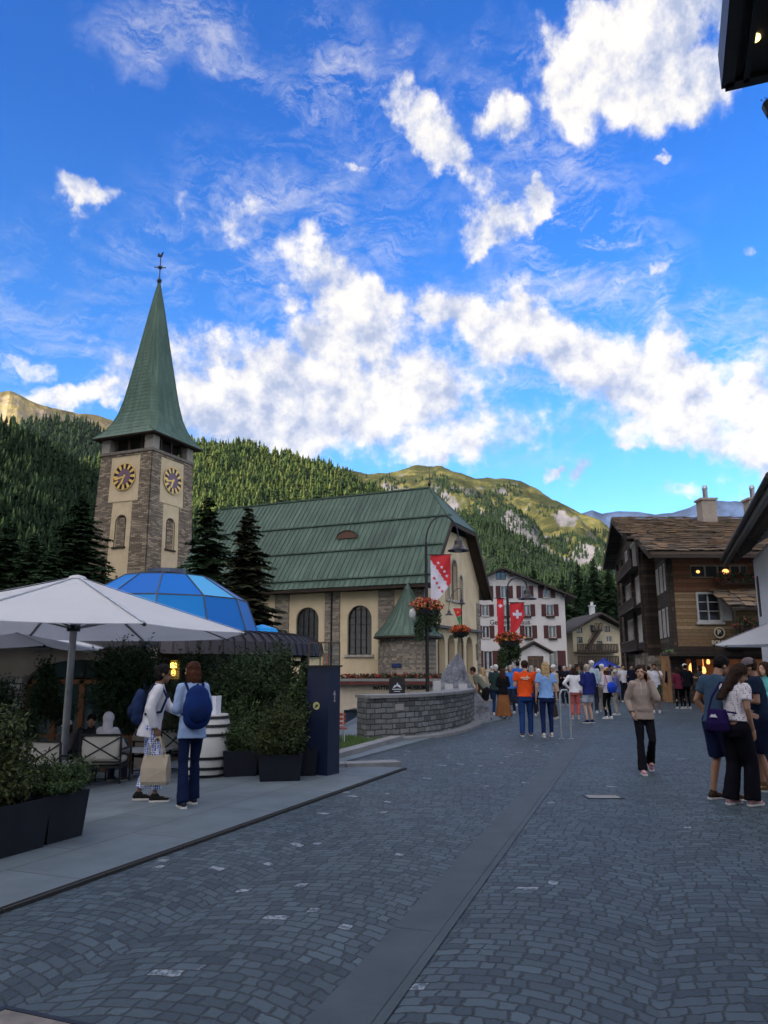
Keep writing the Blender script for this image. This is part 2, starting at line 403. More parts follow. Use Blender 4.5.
# unseen clouds outside the frame, brightened towards the sun as added fill light
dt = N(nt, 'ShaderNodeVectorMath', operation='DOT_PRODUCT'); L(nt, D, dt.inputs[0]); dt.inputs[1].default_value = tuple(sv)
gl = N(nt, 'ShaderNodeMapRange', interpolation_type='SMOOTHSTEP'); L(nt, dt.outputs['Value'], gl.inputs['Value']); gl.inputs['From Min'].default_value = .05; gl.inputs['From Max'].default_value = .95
gl.inputs['To Min'].default_value = 1.0; gl.inputs['To Max'].default_value = FILLV
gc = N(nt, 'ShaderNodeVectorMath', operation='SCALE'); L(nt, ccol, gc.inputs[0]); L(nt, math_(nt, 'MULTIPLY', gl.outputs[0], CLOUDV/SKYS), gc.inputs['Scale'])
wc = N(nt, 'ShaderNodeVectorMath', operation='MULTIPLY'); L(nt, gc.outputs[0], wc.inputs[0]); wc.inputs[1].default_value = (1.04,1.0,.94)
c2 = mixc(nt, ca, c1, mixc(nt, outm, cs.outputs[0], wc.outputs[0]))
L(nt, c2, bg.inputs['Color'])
w.cycles.sampling_method = 'MANUAL'; w.cycles.sample_map_resolution = 512
# ================================================================ GROUND
def cobble_mat(name, base, dark, light, joint, W=1.45, A=.26, h=.100, wst=.118, ang=-18.3, fleck=.985):
    m, nt, b = nodes(name)
    tc = N(nt, 'ShaderNodeTexCoord').outputs['Object']
    wn = N(nt, 'ShaderNodeTexNoise', i_Scale=3.2, i_Detail=3.0); L(nt, tc, wn.inputs['Vector'])
    a1 = N(nt, 'ShaderNodeVectorMath', operation='MULTIPLY_ADD'); L(nt, wn.outputs['Color'], a1.inputs[0]); a1.inputs[1].default_value = (.045, .045, 0); L(nt, tc, a1.inputs[2])
    wn2 = N(nt, 'ShaderNodeTexNoise', i_Scale=11.0, i_Detail=2.0); L(nt, tc, wn2.inputs['Vector'])
    a2_ = N(nt, 'ShaderNodeVectorMath', operation='MULTIPLY_ADD'); L(nt, wn2.outputs['Color'], a2_.inputs[0]); a2_.inputs[1].default_value = (.05, .05, 0); L(nt, a1.outputs[0], a2_.inputs[2]); a1 = a2_
    mp = N(nt, 'ShaderNodeMapping', vector_type='POINT'); L(nt, a1.outputs[0], mp.inputs['Vector']); mp.inputs['Rotation'].default_value = (0, 0, R(-ang))
    s = N(nt, 'ShaderNodeSeparateXYZ'); L(nt, mp.outputs[0], s.inputs[0]); x, y = s.outputs[0], s.outputs[1]
    colf = math_(nt, 'DIVIDE', x, W); u = math_(nt, 'SUBTRACT', math_(nt, 'FRACT', colf), .5)
    arc = math_(nt, 'MULTIPLY', math_(nt, 'MULTIPLY', u, u), -4*A)
    r = math_(nt, 'DIVIDE', math_(nt, 'SUBTRACT', y, arc), h)
    row = math_(nt, 'FLOOR', r); fr = math_(nt, 'FRACT', r)
    cmb = N(nt, 'ShaderNodeCombineXYZ'); L(nt, row, cmb.inputs[0]); L(nt, math_(nt, 'FLOOR', colf), cmb.inputs[1])
    wr = N(nt, 'ShaderNodeTexWhiteNoise', noise_dimensions='2D'); L(nt, cmb.outputs[0], wr.inputs['Vector'])
    sc = math_(nt, 'ADD', math_(nt, 'DIVIDE', x, wst), math_(nt, 'MULTIPLY', wr.outputs['Value'], 7))
    sc = math_(nt, 'ADD', sc, math_(nt, 'MULTIPLY', math_(nt, 'SINE', math_(nt, 'MULTIPLY', sc, 2.1)), .22))
    fs = math_(nt, 'FRACT', sc); sid = math_(nt, 'FLOOR', sc)
    def edge(f, k):
        return math_(nt, 'MULTIPLY', math_(nt, 'MINIMUM', f, math_(nt, 'SUBTRACT', 1, f)), k)
    e = math_(nt, 'MINIMUM', edge(fr, h), edge(fs, wst))
    ew = math_(nt, 'ADD', e, math_(nt, 'MULTIPLY', math_(nt, 'SUBTRACT', noise_(nt, tc, 45, 3), .5), .018))
    stone = N(nt, 'ShaderNodeMapRange', interpolation_type='SMOOTHSTEP'); L(nt, ew, stone.inputs['Value'])
    stone.inputs['From Min'].default_value = .002; stone.inputs['From Max'].default_value = .012
    c2 = N(nt, 'ShaderNodeCombineXYZ'); L(nt, sid, c2.inputs[0]); L(nt, row, c2.inputs[1]); L(nt, math_(nt, 'FLOOR', colf), c2.inputs[2])
    w3 = N(nt, 'ShaderNodeTexWhiteNoise', noise_dimensions='3D'); L(nt, c2.outputs[0], w3.inputs['Vector'])
    col = ramp(nt, w3.outputs['Value'], [(0, dark), (.5, base), (.93, tuple(q*1.25 for q in base)), (1, tuple(q*1.4 for q in base))])
    big = noise_(nt, tc, .35, 4, .6); fine = noise_(nt, tc, 40, 5, .7)
    col = mixc(nt, .5, col, ramp(nt, big, [(.35, (.6,.6,.6)), (.68, (1.35,1.35,1.35))]), 'MULTIPLY')
    col = mixc(nt, .6, col, ramp(nt, fine, [(.3, (.5,.5,.5)), (.7, (1.45,1.45,1.45))]), 'MULTIPLY')
    # worn pale stones, thicker on one side of the channel
    sp = N(nt, 'ShaderNodeSeparateXYZ'); L(nt, tc, sp.inputs[0])
    side = math_(nt, 'SUBTRACT', math_(nt, 'MULTIPLY_ADD', sp.outputs[1], .322, -1.43), sp.outputs[0])
    sm = N(nt, 'ShaderNodeMapRange'); L(nt, side, sm.inputs['Value']); sm.inputs['From Min'].default_value = -.4; sm.inputs['From Max'].default_value = 1.0
    sm.inputs['To Min'].default_value = .9975; sm.inputs['To Max'].default_value = fleck
    pat = math_(nt, 'MULTIPLY', math_(nt, 'SUBTRACT', noise_(nt, tc, .9, 2), .5), .05)
    fl = math_(nt, 'GREATER_THAN', math_(nt, 'ADD', w3.outputs['Value'], pat), sm.outputs[0])
    fl = math_(nt, 'MULTIPLY', fl, math_(nt, 'GREATER_THAN', noise_(nt, tc, 20, 5, .75), .49))
    col = mixc(nt, fl, col, light)
    col = mixc(nt, stone.outputs[0], joint, col)
    L(nt, col, b.inputs['Base Color'])
    ro = ramp(nt, fine, [(.3, (.45,)*3), (.7, (.75,)*3)]); L(nt, ro, b.inputs['Roughness'])
    b.inputs['Specular IOR Level'].default_value = .35
    tilt = math_(nt, 'MULTIPLY', w3.outputs['Value'], .35)
    hh = math_(nt, 'ADD', math_(nt, 'ADD', stone.outputs[0], tilt), math_(nt, 'MULTIPLY', fine, .35))
    bump_(nt, b, hh, .6, .011)
    return m
def gridsheet(name, xs, ys, zf, mat):
    xs = list(xs); ys = list(ys); nx = len(xs)
    vs = [(x, y, zf(x, y)) for y in ys for x in xs]
    fs = [(j*nx+i, j*nx+i+1, (j+1)*nx+i+1, (j+1)*nx+i) for j in range(len(ys)-1) for i in range(nx-1)]
    mb = MB(); mb.v = vs; mb.f = fs; mb.m = [0]*len(fs)
    return mb.build(name, mat, smooth=True, uv=False)
coarse = [-2500,-2000,-2000,-900,-400,-200,-100,-60]
gx = coarse+list(np.arange(-36, 36.1, .75))+[60,100,200,400,900,2000,4500]
gy = [-1400,-900,-400,-200,-100,-60]+[-30]+list(np.arange(-12, 70.1, .75))+[80,100,150,250,500,1000,2500,5000,6800]
struct(gridsheet('ground', gx, gy, lambda x, y: gz(x, y)-.012, M('gravel_ground', (.10,.10,.09), (.06,.065,.05), .95, .2, .4, 8)))
struct(gridsheet('street', np.arange(-34, 34.1, .75), np.arange(-10, 96, .75), gz, cobble_mat('cobbles', (.055,.080,.096), (.032,.048,.060), (.26,.30,.34), (.024,.030,.035))))
# smooth drain channel down the middle
md = M('channel_stone', (.055,.076,.090), (.040,.056,.068), .75, 1.6, .25, 45)
KD = Vector((.322, 1)).normalized(); KN = Vector((KD.y, -KD.x))
mb = MB(); t = -9.0
c0 = Vector((-.21, 3.93))
while t < 15.4:
    L_ = 1.9+.3*random.random(); a = c0+KD*t; b_ = c0+KD*(t+L_-.006)
    for s0, s1, dz in ((-.15, .145, .004), (.150, .205, .006)):
        q = [(a+KN*s0), (b_+KN*s0), (b_+KN*s1), (a+KN*s1)]
        mb.add([(p.x, p.y, dz+random.uniform(0,.002)) for p in q], [(0,3,2,1)])
    t += L_
struct(mb.build('drain_channel', md, uv=False))
# terrace slabs
KT = Vector((.39, 1)).normalized(); KL = Vector((-KT.y, KT.x)); k0 = Vector((-2.56, 5.56))
ms = Mbrick('terrace_slabs', (.098,.130,.152), (.138,.172,.196), (.05,.05,.05), 1.5, .75, .008, .7, .35, .008, .004)
def kpt(t, s): return k0+KT*t+KL*s
def tsheet(t0, t1, s0, s1, name, mat, dz=.035, n=.5, edge=True):
    ts = np.arange(t0, t1+1e-6, (t1-t0)/max(1, round((t1-t0)/n))); ss = np.arange(s0, s1+1e-6, (s1-s0)/max(1, round((s1-s0)/n)))
    mb = MB(); vs = []; nx = len(ss)
    for t in ts:
        for s_ in ss:
            p = kpt(t, s_); vs.append((p.x, p.y, gz(p.x, p.y)+dz))
    fs = [(j*nx+i, (j+1)*nx+i, (j+1)*nx+i+1, j*nx+i+1) for j in range(len(ts)-1) for i in range(nx-1)]
    mb.add(vs, fs)
    if edge:
        for j in range(len(ts)-1):
            a = kpt(ts[j], s0); b = kpt(ts[j+1], s0); z = gz(a.x, a.y)
            mb.add([(a.x,a.y,z-.05),(b.x,b.y,z-.05),(b.x,b.y,z+dz),(a.x,a.y,z+dz)], [(0,1,2,3)])
        a = kpt(ts[-1], s0); b = kpt(ts[-1], s1)
        for i in range(nx-1):
            a = kpt(t1, ss[i]); b = kpt(t1, ss[i+1]); za, zb = gz(a.x,a.y), gz(b.x,b.y)
            mb.add([(a.x,a.y,za-.05),(b.x,b.y,zb-.05),(b.x,b.y,zb+dz),(a.x,a.y,za+dz)], [(0,1,2,3)])
    o = mb.build(name, mat, uv=False)
    ul = o.data.uv_layers.new(name='UVMap')
    for lp in o.data.loops:
        q = Vector(o.data.vertices[lp.vertex_index].co[:2])-k0; ul.data[lp.index].uv = (q.dot(KT), q.dot(KL))
    return struct(o)
tsheet(-12, 7.9, .0, 26, 'terrace_paving', ms, .035, .6)
tsheet(7.9, 22, 1.25, 26, 'terrace_paving', ms, .033, .6)
mk = M('kerb_granite', (.24,.245,.25), (.17,.175,.18), .8, 3, .3, 60)
mb = MB(); t = -12.0
while t < 7.8:
    a = kpt(t, -.005); b = kpt(t+.985, -.005); mb.bar((a.x, a.y, .0), (b.x, b.y, .0), .05, .05); t += 1
struct(mb.build('kerb_joint', M('joint_dark', (.02,.02,.02)), uv=False))
# kerbs round the grass plot by the fountain
mb = MB()
def slabbar(p, q, wd, h0, h1):
    p, q = Vector(p), Vector(q); d = (q-p).normalized(); nn = Vector((-d.y, d.x))*wd
    poly = [p, q, q+nn, p+nn]; mb.prism([(v.x, v.y) for v in poly], h0, h1, ax='z')
slabbar((-.95,13.75), (-.25,15.8), .26, -.1, .12); slabbar((-.245,15.82), (.42,17.78), .26, -.1, .12)
slabbar((-1.5,12.75), (-.62,12.95), .35, -.1, .09); slabbar((-.6,12.95), (.28,13.2), .35, -.1, .088)
slabbar((-.3,17.95), (.9,18.9), .35, -.1, .06)
struct(mb.build('kerb', mk))
gpoly = [(-1.15,13.85), (-.5,15.8), (.1,17.7), (-.75,18.5), (-2.1,18.0), (-2.2,14.2)]
mb = MB(); mb.prism(gpoly, -.3, .05, ax='z'); struct(mb.build('soil', M('soil', (.05,.06,.03), (.03,.035,.02), .95, 5, .5, 30)))
def inpoly(x, y, P):
    r = False
    for i in range(len(P)):
        (x1, y1), (x2, y2) = P[i-1], P[i]
        if (y1 > y) != (y2 > y) and x < (x2-x1)*(y-y1)/(y2-y1)+x1: r = not r
    return r
C = []
while len(C) < 9000:
    x, y = random.uniform(-2.2, .2), random.uniform(13.8, 18.6)
    if inpoly(x, y, gpoly): C.append((x, y))
C = np.array(C); n = len(C); h = NR.uniform(.03, .09, n); a = NR.uniform(0, 6.28, n); wd = .006
base = np.c_[C, np.full(n, .05)]
V = np.stack([base+np.c_[np.cos(a)*wd, np.sin(a)*wd, np.zeros(n)], base-np.c_[np.cos(a)*wd, np.sin(a)*wd, np.zeros(n)], base+np.c_[NR.normal(0,.02,n), NR.normal(0,.02,n), h]], 1)
tag(npmesh('grass', V, 3, M('grass_blades', (.07,.15,.03), (.05,.10,.02), .8, 2, 0, island=[(.05,.10,.02),(.09,.17,.04)])), kind='stuff')
# ================================================================ MOUNTAINS
def mountain(name, crest, k=.6, rows=36, cols=110, amp=12, fs=.006, mat=None, foot=0, seed=0, prof=1.25, back=1.25, crestamp=.25):
    cr = [at(*q) for q in crest]; us = np.linspace(0, len(cr)-1, cols)
    cx = [np.interp(us, range(len(cr)), [c[i] for c in cr]) for i in range(3)]
    vs = []
    for j in range(rows+1):
        t = j/rows
        for i in range(cols):
            X, Y, Z = cx[0][i], cx[1][i], cx[2][i]
            f = k+(1-k)*t; x, y = X*f, Y*f; z = foot+(Z-foot)*t**prof
            q = Vector((x*fs+seed, y*fs, t*2)); nzv = noise.fractal(q, .9, 2.1, 6)
            rg = 1-2*abs(noise.noise(q*1.7)); env = math.sin(math.pi*min(1, t*1.02))**.8*(1-crestamp)+crestamp*t
            vs.append((x+amp*.6*noise.noise(q*2+Vector((9,0,0)))*(1-t), y+amp*noise.noise(q*2)*(1-t), z+amp*(nzv+.5*rg)*env))
    for i in range(cols): vs.append((cx[0][i]*back, cx[1][i]*back, cx[2][i]*.25))
    mb = MB(); mb.v = vs
    for j in range(rows+1):
        for i in range(cols-1): mb.f.append((j*cols+i, j*cols+i+1, (j+1)*cols+i+1, (j+1)*cols+i)); mb.m.append(0)
    o = struct(mb.build(name, mat, smooth=True, uv=False))
    return o, vs, rows, cols
def meadow_mat(name, grass, grass2, rock, rock2, rs=.5, sc=.01, steep=.62, sw=.1):
    m, nt, b = nodes(name); tc = N(nt, 'ShaderNodeTexCoord').outputs['Object']
    g = N(nt, 'ShaderNodeNewGeometry'); s = N(nt, 'ShaderNodeSeparateXYZ'); L(nt, g.outputs['Normal'], s.inputs[0])
    n1 = noise_(nt, tc, sc, 8, .68); n2 = noise_(nt, tc, sc*7, 6, .7); n3 = noise_(nt, tc, sc*2.5, 5, .6, 1)
    gr = ramp(nt, n2, [(.3, grass2), (.62, grass)])
    gr = mixc(nt, ramp(nt, noise_(nt, tc, sc*1.6, 7, .7, .6), [(.44, (0,0,0)), (.56, (.8,.8,.8))]), gr, tuple(q*.45 for q in grass2)); rk = ramp(nt, n2, [(.3, rock2), (.6, rock)])
    k = math_(nt, 'ADD', s.outputs[2], math_(nt, 'MULTIPLY', math_(nt, 'SUBTRACT', n3, .5), 1.1))
    f = ramp(nt, k, [(steep-sw, (1,1,1)), (steep+sw, (0,0,0))])
    L(nt, mixc(nt, f, gr, rk), b.inputs['Base Color']); b.inputs['Roughness'].default_value = .95; b.inputs['Specular IOR Level'].default_value = .1
    bump_(nt, b, n2, .9, 8); return m
def hilltrees(name, M4, n, h0, h1, seed, colr, tiers=2, nseg=6, cond=None, wr=.22, t0=0., t1=1.):
    """a wood of small conifers standing on a mountain side"""
    o, vs, rows, cols = M4; P = np.array(vs[:(rows+1)*cols]).reshape(rows+1, cols, 3)
    rs = np.random.RandomState(seed); B = []
    while len(B) < n:
        t = rs.uniform(t0, t1)*rows; s_ = rs.uniform(0, 1)*(cols-1); j, i = min(int(t), rows-1), min(int(s_), cols-2); a, b = t-j, s_-i
        p = (P[j,i]*(1-b)+P[j,i+1]*b)*(1-a)+(P[j+1,i]*(1-b)+P[j+1,i+1]*b)*a
        c = noise.noise(Vector((p[0]*.012, p[1]*.006, p[2]*.02+seed)))
        if cond is None or cond(p, t/rows, s_/cols, c, rs): B.append(p)
    B = np.array(B); H = rs.uniform(h0, h1, n)*(1-.35*(rs.uniform(size=n) < .25)); Wd = H*wr*rs.uniform(.8, 1.25, n)
    prof = []
    for k in range(tiers):
        z0 = .04+.9*k/tiers; r0 = 1-.92*k/tiers; prof += [(z0, r0), (z0+.8/tiers, r0*.45*(1-.3*k/tiers))]
    nr = len(prof); ang = np.linspace(0, 2*np.pi, nseg, endpoint=False)
    V = np.zeros((n, nr*nseg+1, 3))
    for k, (z, r) in enumerate(prof):
        jr = rs.uniform(.7, 1.25, (n, nseg))
        A = ang[None]+rs.uniform(0, 6, n)[:, None]*1.0
        V[:, k*nseg:(k+1)*nseg, 0] = np.cos(A)*r*jr*Wd[:, None]; V[:, k*nseg:(k+1)*nseg, 1] = np.sin(A)*r*jr*Wd[:, None]
        V[:, k*nseg:(k+1)*nseg, 2] = (z+rs.uniform(-.03, .03, (n, nseg)))*H[:, None]
    V[:, -1, 2] = H; V += B[:, None, :]-np.array([0, 0, .4])
    # tiers keep one continuous shell
    F_ = []
    for k in range(nr-1):
        for i in range(nseg): F_.append((k*nseg+i, k*nseg+(i+1) % nseg, (k+1)*nseg+(i+1) % nseg, (k+1)*nseg+i))
    T_ = [((nr-1)*nseg+i, (nr-1)*nseg+(i+1) % nseg, nr*nseg) for i in range(nseg)]
    nv = nr*nseg+1; q = (np.array(F_)[None]+np.arange(n)[:, None, None]*nv).reshape(-1, 4); tt = (np.array(T_)[None]+np.arange(n)[:, None, None]*nv).reshape(-1, 3)
    me = bpy.data.meshes.new(name); me.vertices.add(n*nv); me.vertices.foreach_set('co', V.reshape(-1).astype(np.float32))
    li = np.concatenate([q.reshape(-1), tt.reshape(-1)]); me.loops.add(len(li)); me.loops.foreach_set('vertex_index', li.astype(np.int32))
    ls = np.concatenate([np.arange(len(q))*4, len(q)*4+np.arange(len(tt))*3]); me.polygons.add(len(ls)); me.polygons.foreach_set('loop_start', ls.astype(np.int32))
    me.update(calc_edges=True)
    m = M(name+'_needles', colr[0], colr[1], .95, .15, 0, island=colr, spec=.1)
    me.materials.append(m); return tag(link(name, me), kind='stuff')
green = [(.018,.036,.015), (.042,.074,.021), (.085,.118,.030), (.14,.16,.048)]
dgreen = [(.014,.028,.014), (.025,.045,.02), (.035,.06,.022)]
earth = meadow_mat('forest_floor', (.055,.075,.03), (.03,.045,.02), (.16,.14,.13), (.08,.075,.075), steep=.45)
# the near slope that keeps the sun off the village: it runs on behind the viewer
A_ = mountain('shaded_mountain', [(-900,330,55),(-700,330,110),(-420,350,170),(-200,378,215),(-60,412,240),(0,437,250),(45,458,265),(95,488,285),(150,520,310),(215,550,340),(280,620,360)], .42, 40, 120, 6, .012, earth, -1, 3.1, 1.1)
hilltrees('near_forest', A_, 7500, 5.5, 10.5, 5, dgreen, 5, 7, lambda p, t, s, c, r: p[1] > 60 and -.72 < p[0]/p[1] < -.12 and p[1] < 345, .20, .08)
mb = MB()
wp = [(-95,60,120),(-150,0,170),(-205,-80,190),(-225,-170,200),(-200,-320,230),(-120,-480,250),(0,-620,260)]
for a, b in zip(wp, wp[1:]):
    n0 = len(mb.v)
ws_ = []
for i in range(61):
    q = i/60*(len(wp)-1); k = min(int(q), len(wp)-2); f = q-k; p = Vector(wp[k]).lerp(Vector(wp[k+1]), f); ws_.append(p)
rowsv = []
for t in range(13):
    tt = t/12; r_ = []
    for i, p in enumerate(ws_):
        c = Vector((40, -60, 0)); d = Vector((p.x-c.x, p.y-c.y)); s_ = (.42+.58*tt) if t < 9 else 1+(tt-8/12)*1.2
        zz = p.z*min(1, (t/8)**1.1) if t <= 8 else p.z*(1-(t-8)/4.6)
        if t < 9: s_ = .42+.58*t/8
        r_.append((c.x+d.x*s_, c.y+d.y*s_, zz-1+8*noise.fractal(Vector((p.x*.02, p.y*.02, tt*3)), 1, 2, 4)*min(1, t/3)))
    rowsv.append(r_)
for t in range(12):
    for i in range(60): mb.add([rowsv[t][i], rowsv[t][i+1], rowsv[t+1][i+1], rowsv[t+1][i]], [(0,1,2,3)])
struct(mb.build('valley_side', earth, uv=False))
# sunlit wooded hill behind the church
C_ = mountain('wooded_hill', [(60,470,640),(120,455,660),(180,445,690),(215,443,700),(240,446,710),(270,455,720),(300,461,730),(345,474,740),(385,492,760),(430,520,780),(480,560,800),(540,610,820)], .62, 40, 130, 16, .009, earth, 0, 1.3, 1.1)
hilltrees('hill_forest', C_, 11000, 5.5, 11, 8, green, 3, 6, lambda p, t, s, c, r: t > .25 and (c > -.20 or r.uniform() < .12), .29, .2)
B2_ = mountain('middle_mountain', [(-120,440,880),(-60,436,900),(-10,432,930),(22,429,950),(50,424,1000),(82,426,1040),(110,436,1060),(150,448,1080),(210,462,1100),(260,500,1120)], .6, 30, 90, 22, .006, earth, 0, 5.3, 1.15)
hilltrees('middle_forest', B2_, 2600, 11, 17, 9, dgreen, 2, 6, lambda p, t, s, c, r: c > -.12, .23, .35)
mr1 = meadow_mat('alpine_rock', (.42,.33,.13), (.24,.20,.09), (.40,.31,.20), (.10,.09,.09), steep=.66, sc=.008)
mountain('rocky_peak', [(-160,420,1400),(-80,408,1430),(-30,398,1450),(-8,394,1480),(4,390,1500),(10,389,1500),(20,394,1510),(30,402,1520),(44,409,1540),(62,413,1600),(85,414,1700),(110,421,1750),(140,432,1800),(190,450,1850),(260,470,1900)], .6, 44, 150, 60, .006, mr1, 0, 2.2, 1.3, crestamp=.12)
mr2 = meadow_mat('alpine_meadow', (.19,.165,.05), (.05,.068,.025), (.19,.18,.20), (.06,.065,.085), steep=.60, sc=.006, sw=.07)
D_ = mountain('green_mountain', [(240,480,1500),(290,470,1500),(330,467,1480),(352,470,1470),(375,474,1450),(400,473,1440),(430,472,1430),(455,474,1420),(480,477,1410),(500,481,1400),(520,487,1390),(545,496,1370),(560,503,1350),(580,514,1330),(600,526,1310),(620,548,1290),(660,590,1270)], .52, 90, 240, 60, .0065, mr2, 0, 7.7, 1.05)
hilltrees('mountain_forest', D_, 12000, 5, 10, 12, dgreen, 2, 6, lambda p, t, s, c, r: (t < .70+.30*c-.12*(s > .6) and c > -.22) or (t < .96 and c > .12 and r.uniform() < .35), .22, .12, .95)
mr3 = meadow_mat('cliff_slope', (.05,.075,.035), (.03,.045,.025), (.24,.22,.21), (.08,.08,.09), steep=.58, sc=.012)
F_ = mountain('lower_slope', [(370,520,760),(410,516,740),(440,519,720),(470,521,700),(500,531,690),(530,546,680),(560,560,670),(590,572,660),(620,590,650),(680,630,640)], .55, 40, 110, 18, .012, mr3, 0, 4.4, 1.0)
hilltrees('slope_forest', F_, 6500, 5, 9.5, 15, dgreen, 3, 6, lambda p, t, s, c, r: (c > .0 or r.uniform() < .22), .22, .1)
mr4 = meadow_mat('far_rock_haze_blue', (.06,.10,.20), (.045,.075,.16), (.09,.13,.24), (.045,.075,.16), steep=.6, sc=.002)  # blue of distant haze is put into the grass and rock colours
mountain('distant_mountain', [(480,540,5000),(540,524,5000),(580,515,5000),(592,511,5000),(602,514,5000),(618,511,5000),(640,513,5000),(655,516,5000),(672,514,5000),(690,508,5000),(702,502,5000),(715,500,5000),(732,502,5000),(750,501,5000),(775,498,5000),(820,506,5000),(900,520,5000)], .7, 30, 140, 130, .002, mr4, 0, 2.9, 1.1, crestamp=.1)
# ================================================================ CHURCH
stone = Mbrick('rubble_stone', (.16,.13,.10), (.42,.34,.25), (.27,.24,.19), .42, .15, .012, .95, 1.0, .03, .10, .45, (.22,.19,.155))
stone2 = Mbrick('tower_stone', (.17,.13,.085), (.48,.38,.26), (.055,.045,.035), .55, .17, .016, .95, 1.0, .04, .12, .45, (.25,.20,.155))
plaster = M('ochre_plaster', (.68,.55,.36), (.58,.46,.29), .92, .8, .35, 14)
copper = None
def Mcopper(name, a, b2, c):
    m, nt, b = nodes(name); tc = N(nt, 'ShaderNodeTexCoord')
    mp = N(nt, 'ShaderNodeMapping'); L(nt, tc.outputs['UV'], mp.inputs['Vector']); mp.inputs['Scale'].default_value = (2.2, .25, 1)
    n1 = noise_(nt, mp.outputs[0], 1, 5, .65); n2 = noise_(nt, tc.outputs['Object'], .35, 4)
    col = ramp(nt, math_(nt, 'ADD', math_(nt, 'MULTIPLY', n1, .75), math_(nt, 'MULTIPLY', n2, .3)), [(.34, a), (.52, b2), (.74, c)])
    L(nt, col, b.inputs['Base Color']); b.inputs['Roughness'].default_value = .62; b.inputs['Metallic'].default_value = .15
    bump_(nt, b, noise_(nt, tc.outputs['Object'], 8, 4), .25, .02); return m
copper = Mcopper('patina_copper', (.028,.050,.038), (.050,.092,.066), (.11,.17,.125))
copper2 = Mcopper('spire_copper', (.035,.068,.05), (.065,.125,.088), (.12,.19,.14))
dark = M('dark_metal', (.02,.021,.024), (.012,.012,.014), .45, 6, .1, 40, .3)
darkwood = M('dark_timber', (.045,.028,.018), (.025,.016,.011), .85, 2, .4, 18)
leadglass = Mglass('church_glass', (.03,.035,.045), .25)
sill_m = M('sill_stone', (.42,.39,.34), (.33,.30,.26), .9, 3, .3, 30)
CA = R(25); cax = Vector((-math.cos(CA), math.sin(CA))); cay = Vector((math.sin(CA), math.cos(CA)))
# local frame of the church: +x runs back along the nave?  keep x = towards the gable front, y = across
church = thing('church', 'cream and rubble stone church with a huge green copper roof and arched windows', 'church', (2.9, 55, 0), -CA)
# in this frame the nave runs from x=0 (front) to x=-26, near wall y=0, far wall y=12.5
LN, WN, EZ, RZ, HZ = 22.5, 12.5, 8.75, 15.9, 12.5
bays = [-5.2-4.45*i for i in range(4)]
mb = MB(); holes = [arch(b-1.0, b+1.0, 2.55, 6.15, 12) for b in bays]
mb.panel(rect(-LN, 0, -1.2, EZ-.45), holes, .45)
wall = mb.build('wall', plaster, church)
mb = MB()
mb.bx(-LN, 0, WN-.3, WN, -1.2, EZ-.45); mb.prism([(0,-1.2),(WN,-1.2),(WN,EZ-.5),(WN/2,RZ-.2),(0,EZ-.5)], -LN-.3, -LN, ax='x')
mb.build('wall', plaster, church)
# pilasters of rubble between the bays
for i in range(7):
    x = [-.6, -2.98, -7.43, -11.88, -16.33, -20.78, -22.0][i]; w_ = .62
    mb = MB(); mb.bx(x-w_, x+w_, -.14, -.003, -1.2, EZ-.75); mb.build('pilaster', stone, church)
mb = MB(); mb.bx(-LN, 0, -.2, -.145, -1.2, .9); mb.build('plinth', sill_m, church)
for b_ in bays:
    mb = MB(); lp = arch(b_-1.0, b_+1.0, 2.55, 6.15, 12); mb.prism(lp, .28, .33); win = mb.build('window', leadglass, church)
    mb = MB(); ringframe(mb, arch(b_-.94, b_+.94, 2.61, 6.09, 12), .06, .18, .26)
    for k in (-.45, 0, .45): mb.bx(b_+k-.02, b_+k+.02, .2, .25, 2.6, 6.0)
    for z in np.arange(3.1, 5.9, .55): mb.bx(b_-.9, b_+.9, .21, .24, z-.018, z+.018)
    mb.build('frame', dark, win)
    mb = MB(); mb.bx(b_-1.2, b_+1.2, -.14, .2, 2.38, 2.547); mb.build('sill', sill_m, win)
# gable front (faces +x): built facing -y in its own frame, then turned
def slope(s, full=False):
    return EZ-.35+(RZ-EZ+.35)*(s/(WN/2)) if s <= WN/2 else EZ-.35+(RZ-EZ+.35)*((WN-s)/(WN/2))
Tg = Matrix.Rotation(R(90), 4, 'Z')
mb = MB(Tg)
s1 = (HZ-EZ+.35)/(RZ-EZ+.35)*WN/2
outline = [(0,-1.2),(WN,-1.2),(WN,EZ-.35),(WN-s1+.25,HZ-.3),(s1-.25,HZ-.3),(0,EZ-.35)]
gh = [arch(WN/2-.65, WN/2+.65, 6.8, 10.0, 10), arch(WN/2+1.2, WN/2+1.9, 6.8, 8.9, 8), arch(WN/2-1.9, WN/2-1.2, 6.8, 8.9, 8)]
gh += [arch(2.4+i*2.15, 4.0+i*2.15, .0, 4.1, 10) for i in range(4)]+[arch(.9, 1.6, 2.2, 3.9, 8), arch(11.2, 11.7, 2.2, 3.6, 8)]
mb.panel(outline, gh, .5); mb.build('gable_wall', plaster, church)
for lp in gh[:3]:
    mb = MB(Tg); mb.prism(lp, .3, .35); wn = mb.build('window', leadglass, church)
    mb = MB(Tg); ringframe(mb, lp, .13, -.05, .05); mb.build('surround', sill_m, wn)
    mb = MB(Tg); a0, a1 = lp[0][0], lp[1][0]; mb.bx(a0-.15, a1+.15, -.16, .1, 6.63, 6.797); mb.build('sill', sill_m, wn)
mb = MB(Tg); mb.bx(.5, 12, .9, 1.0, -1.2, 4.4); mb.build('porch_back', M('porch_dark_stone', (.12,.11,.09)), church)  # dark stone sheet behind the porch arches
mb = MB(Tg); mb.bx(.3, 12.2, -.45, -.003, 4.5, 4.68); mb.build('string_course', M('lead_flashing', (.06,.05,.05), None, .6), church)
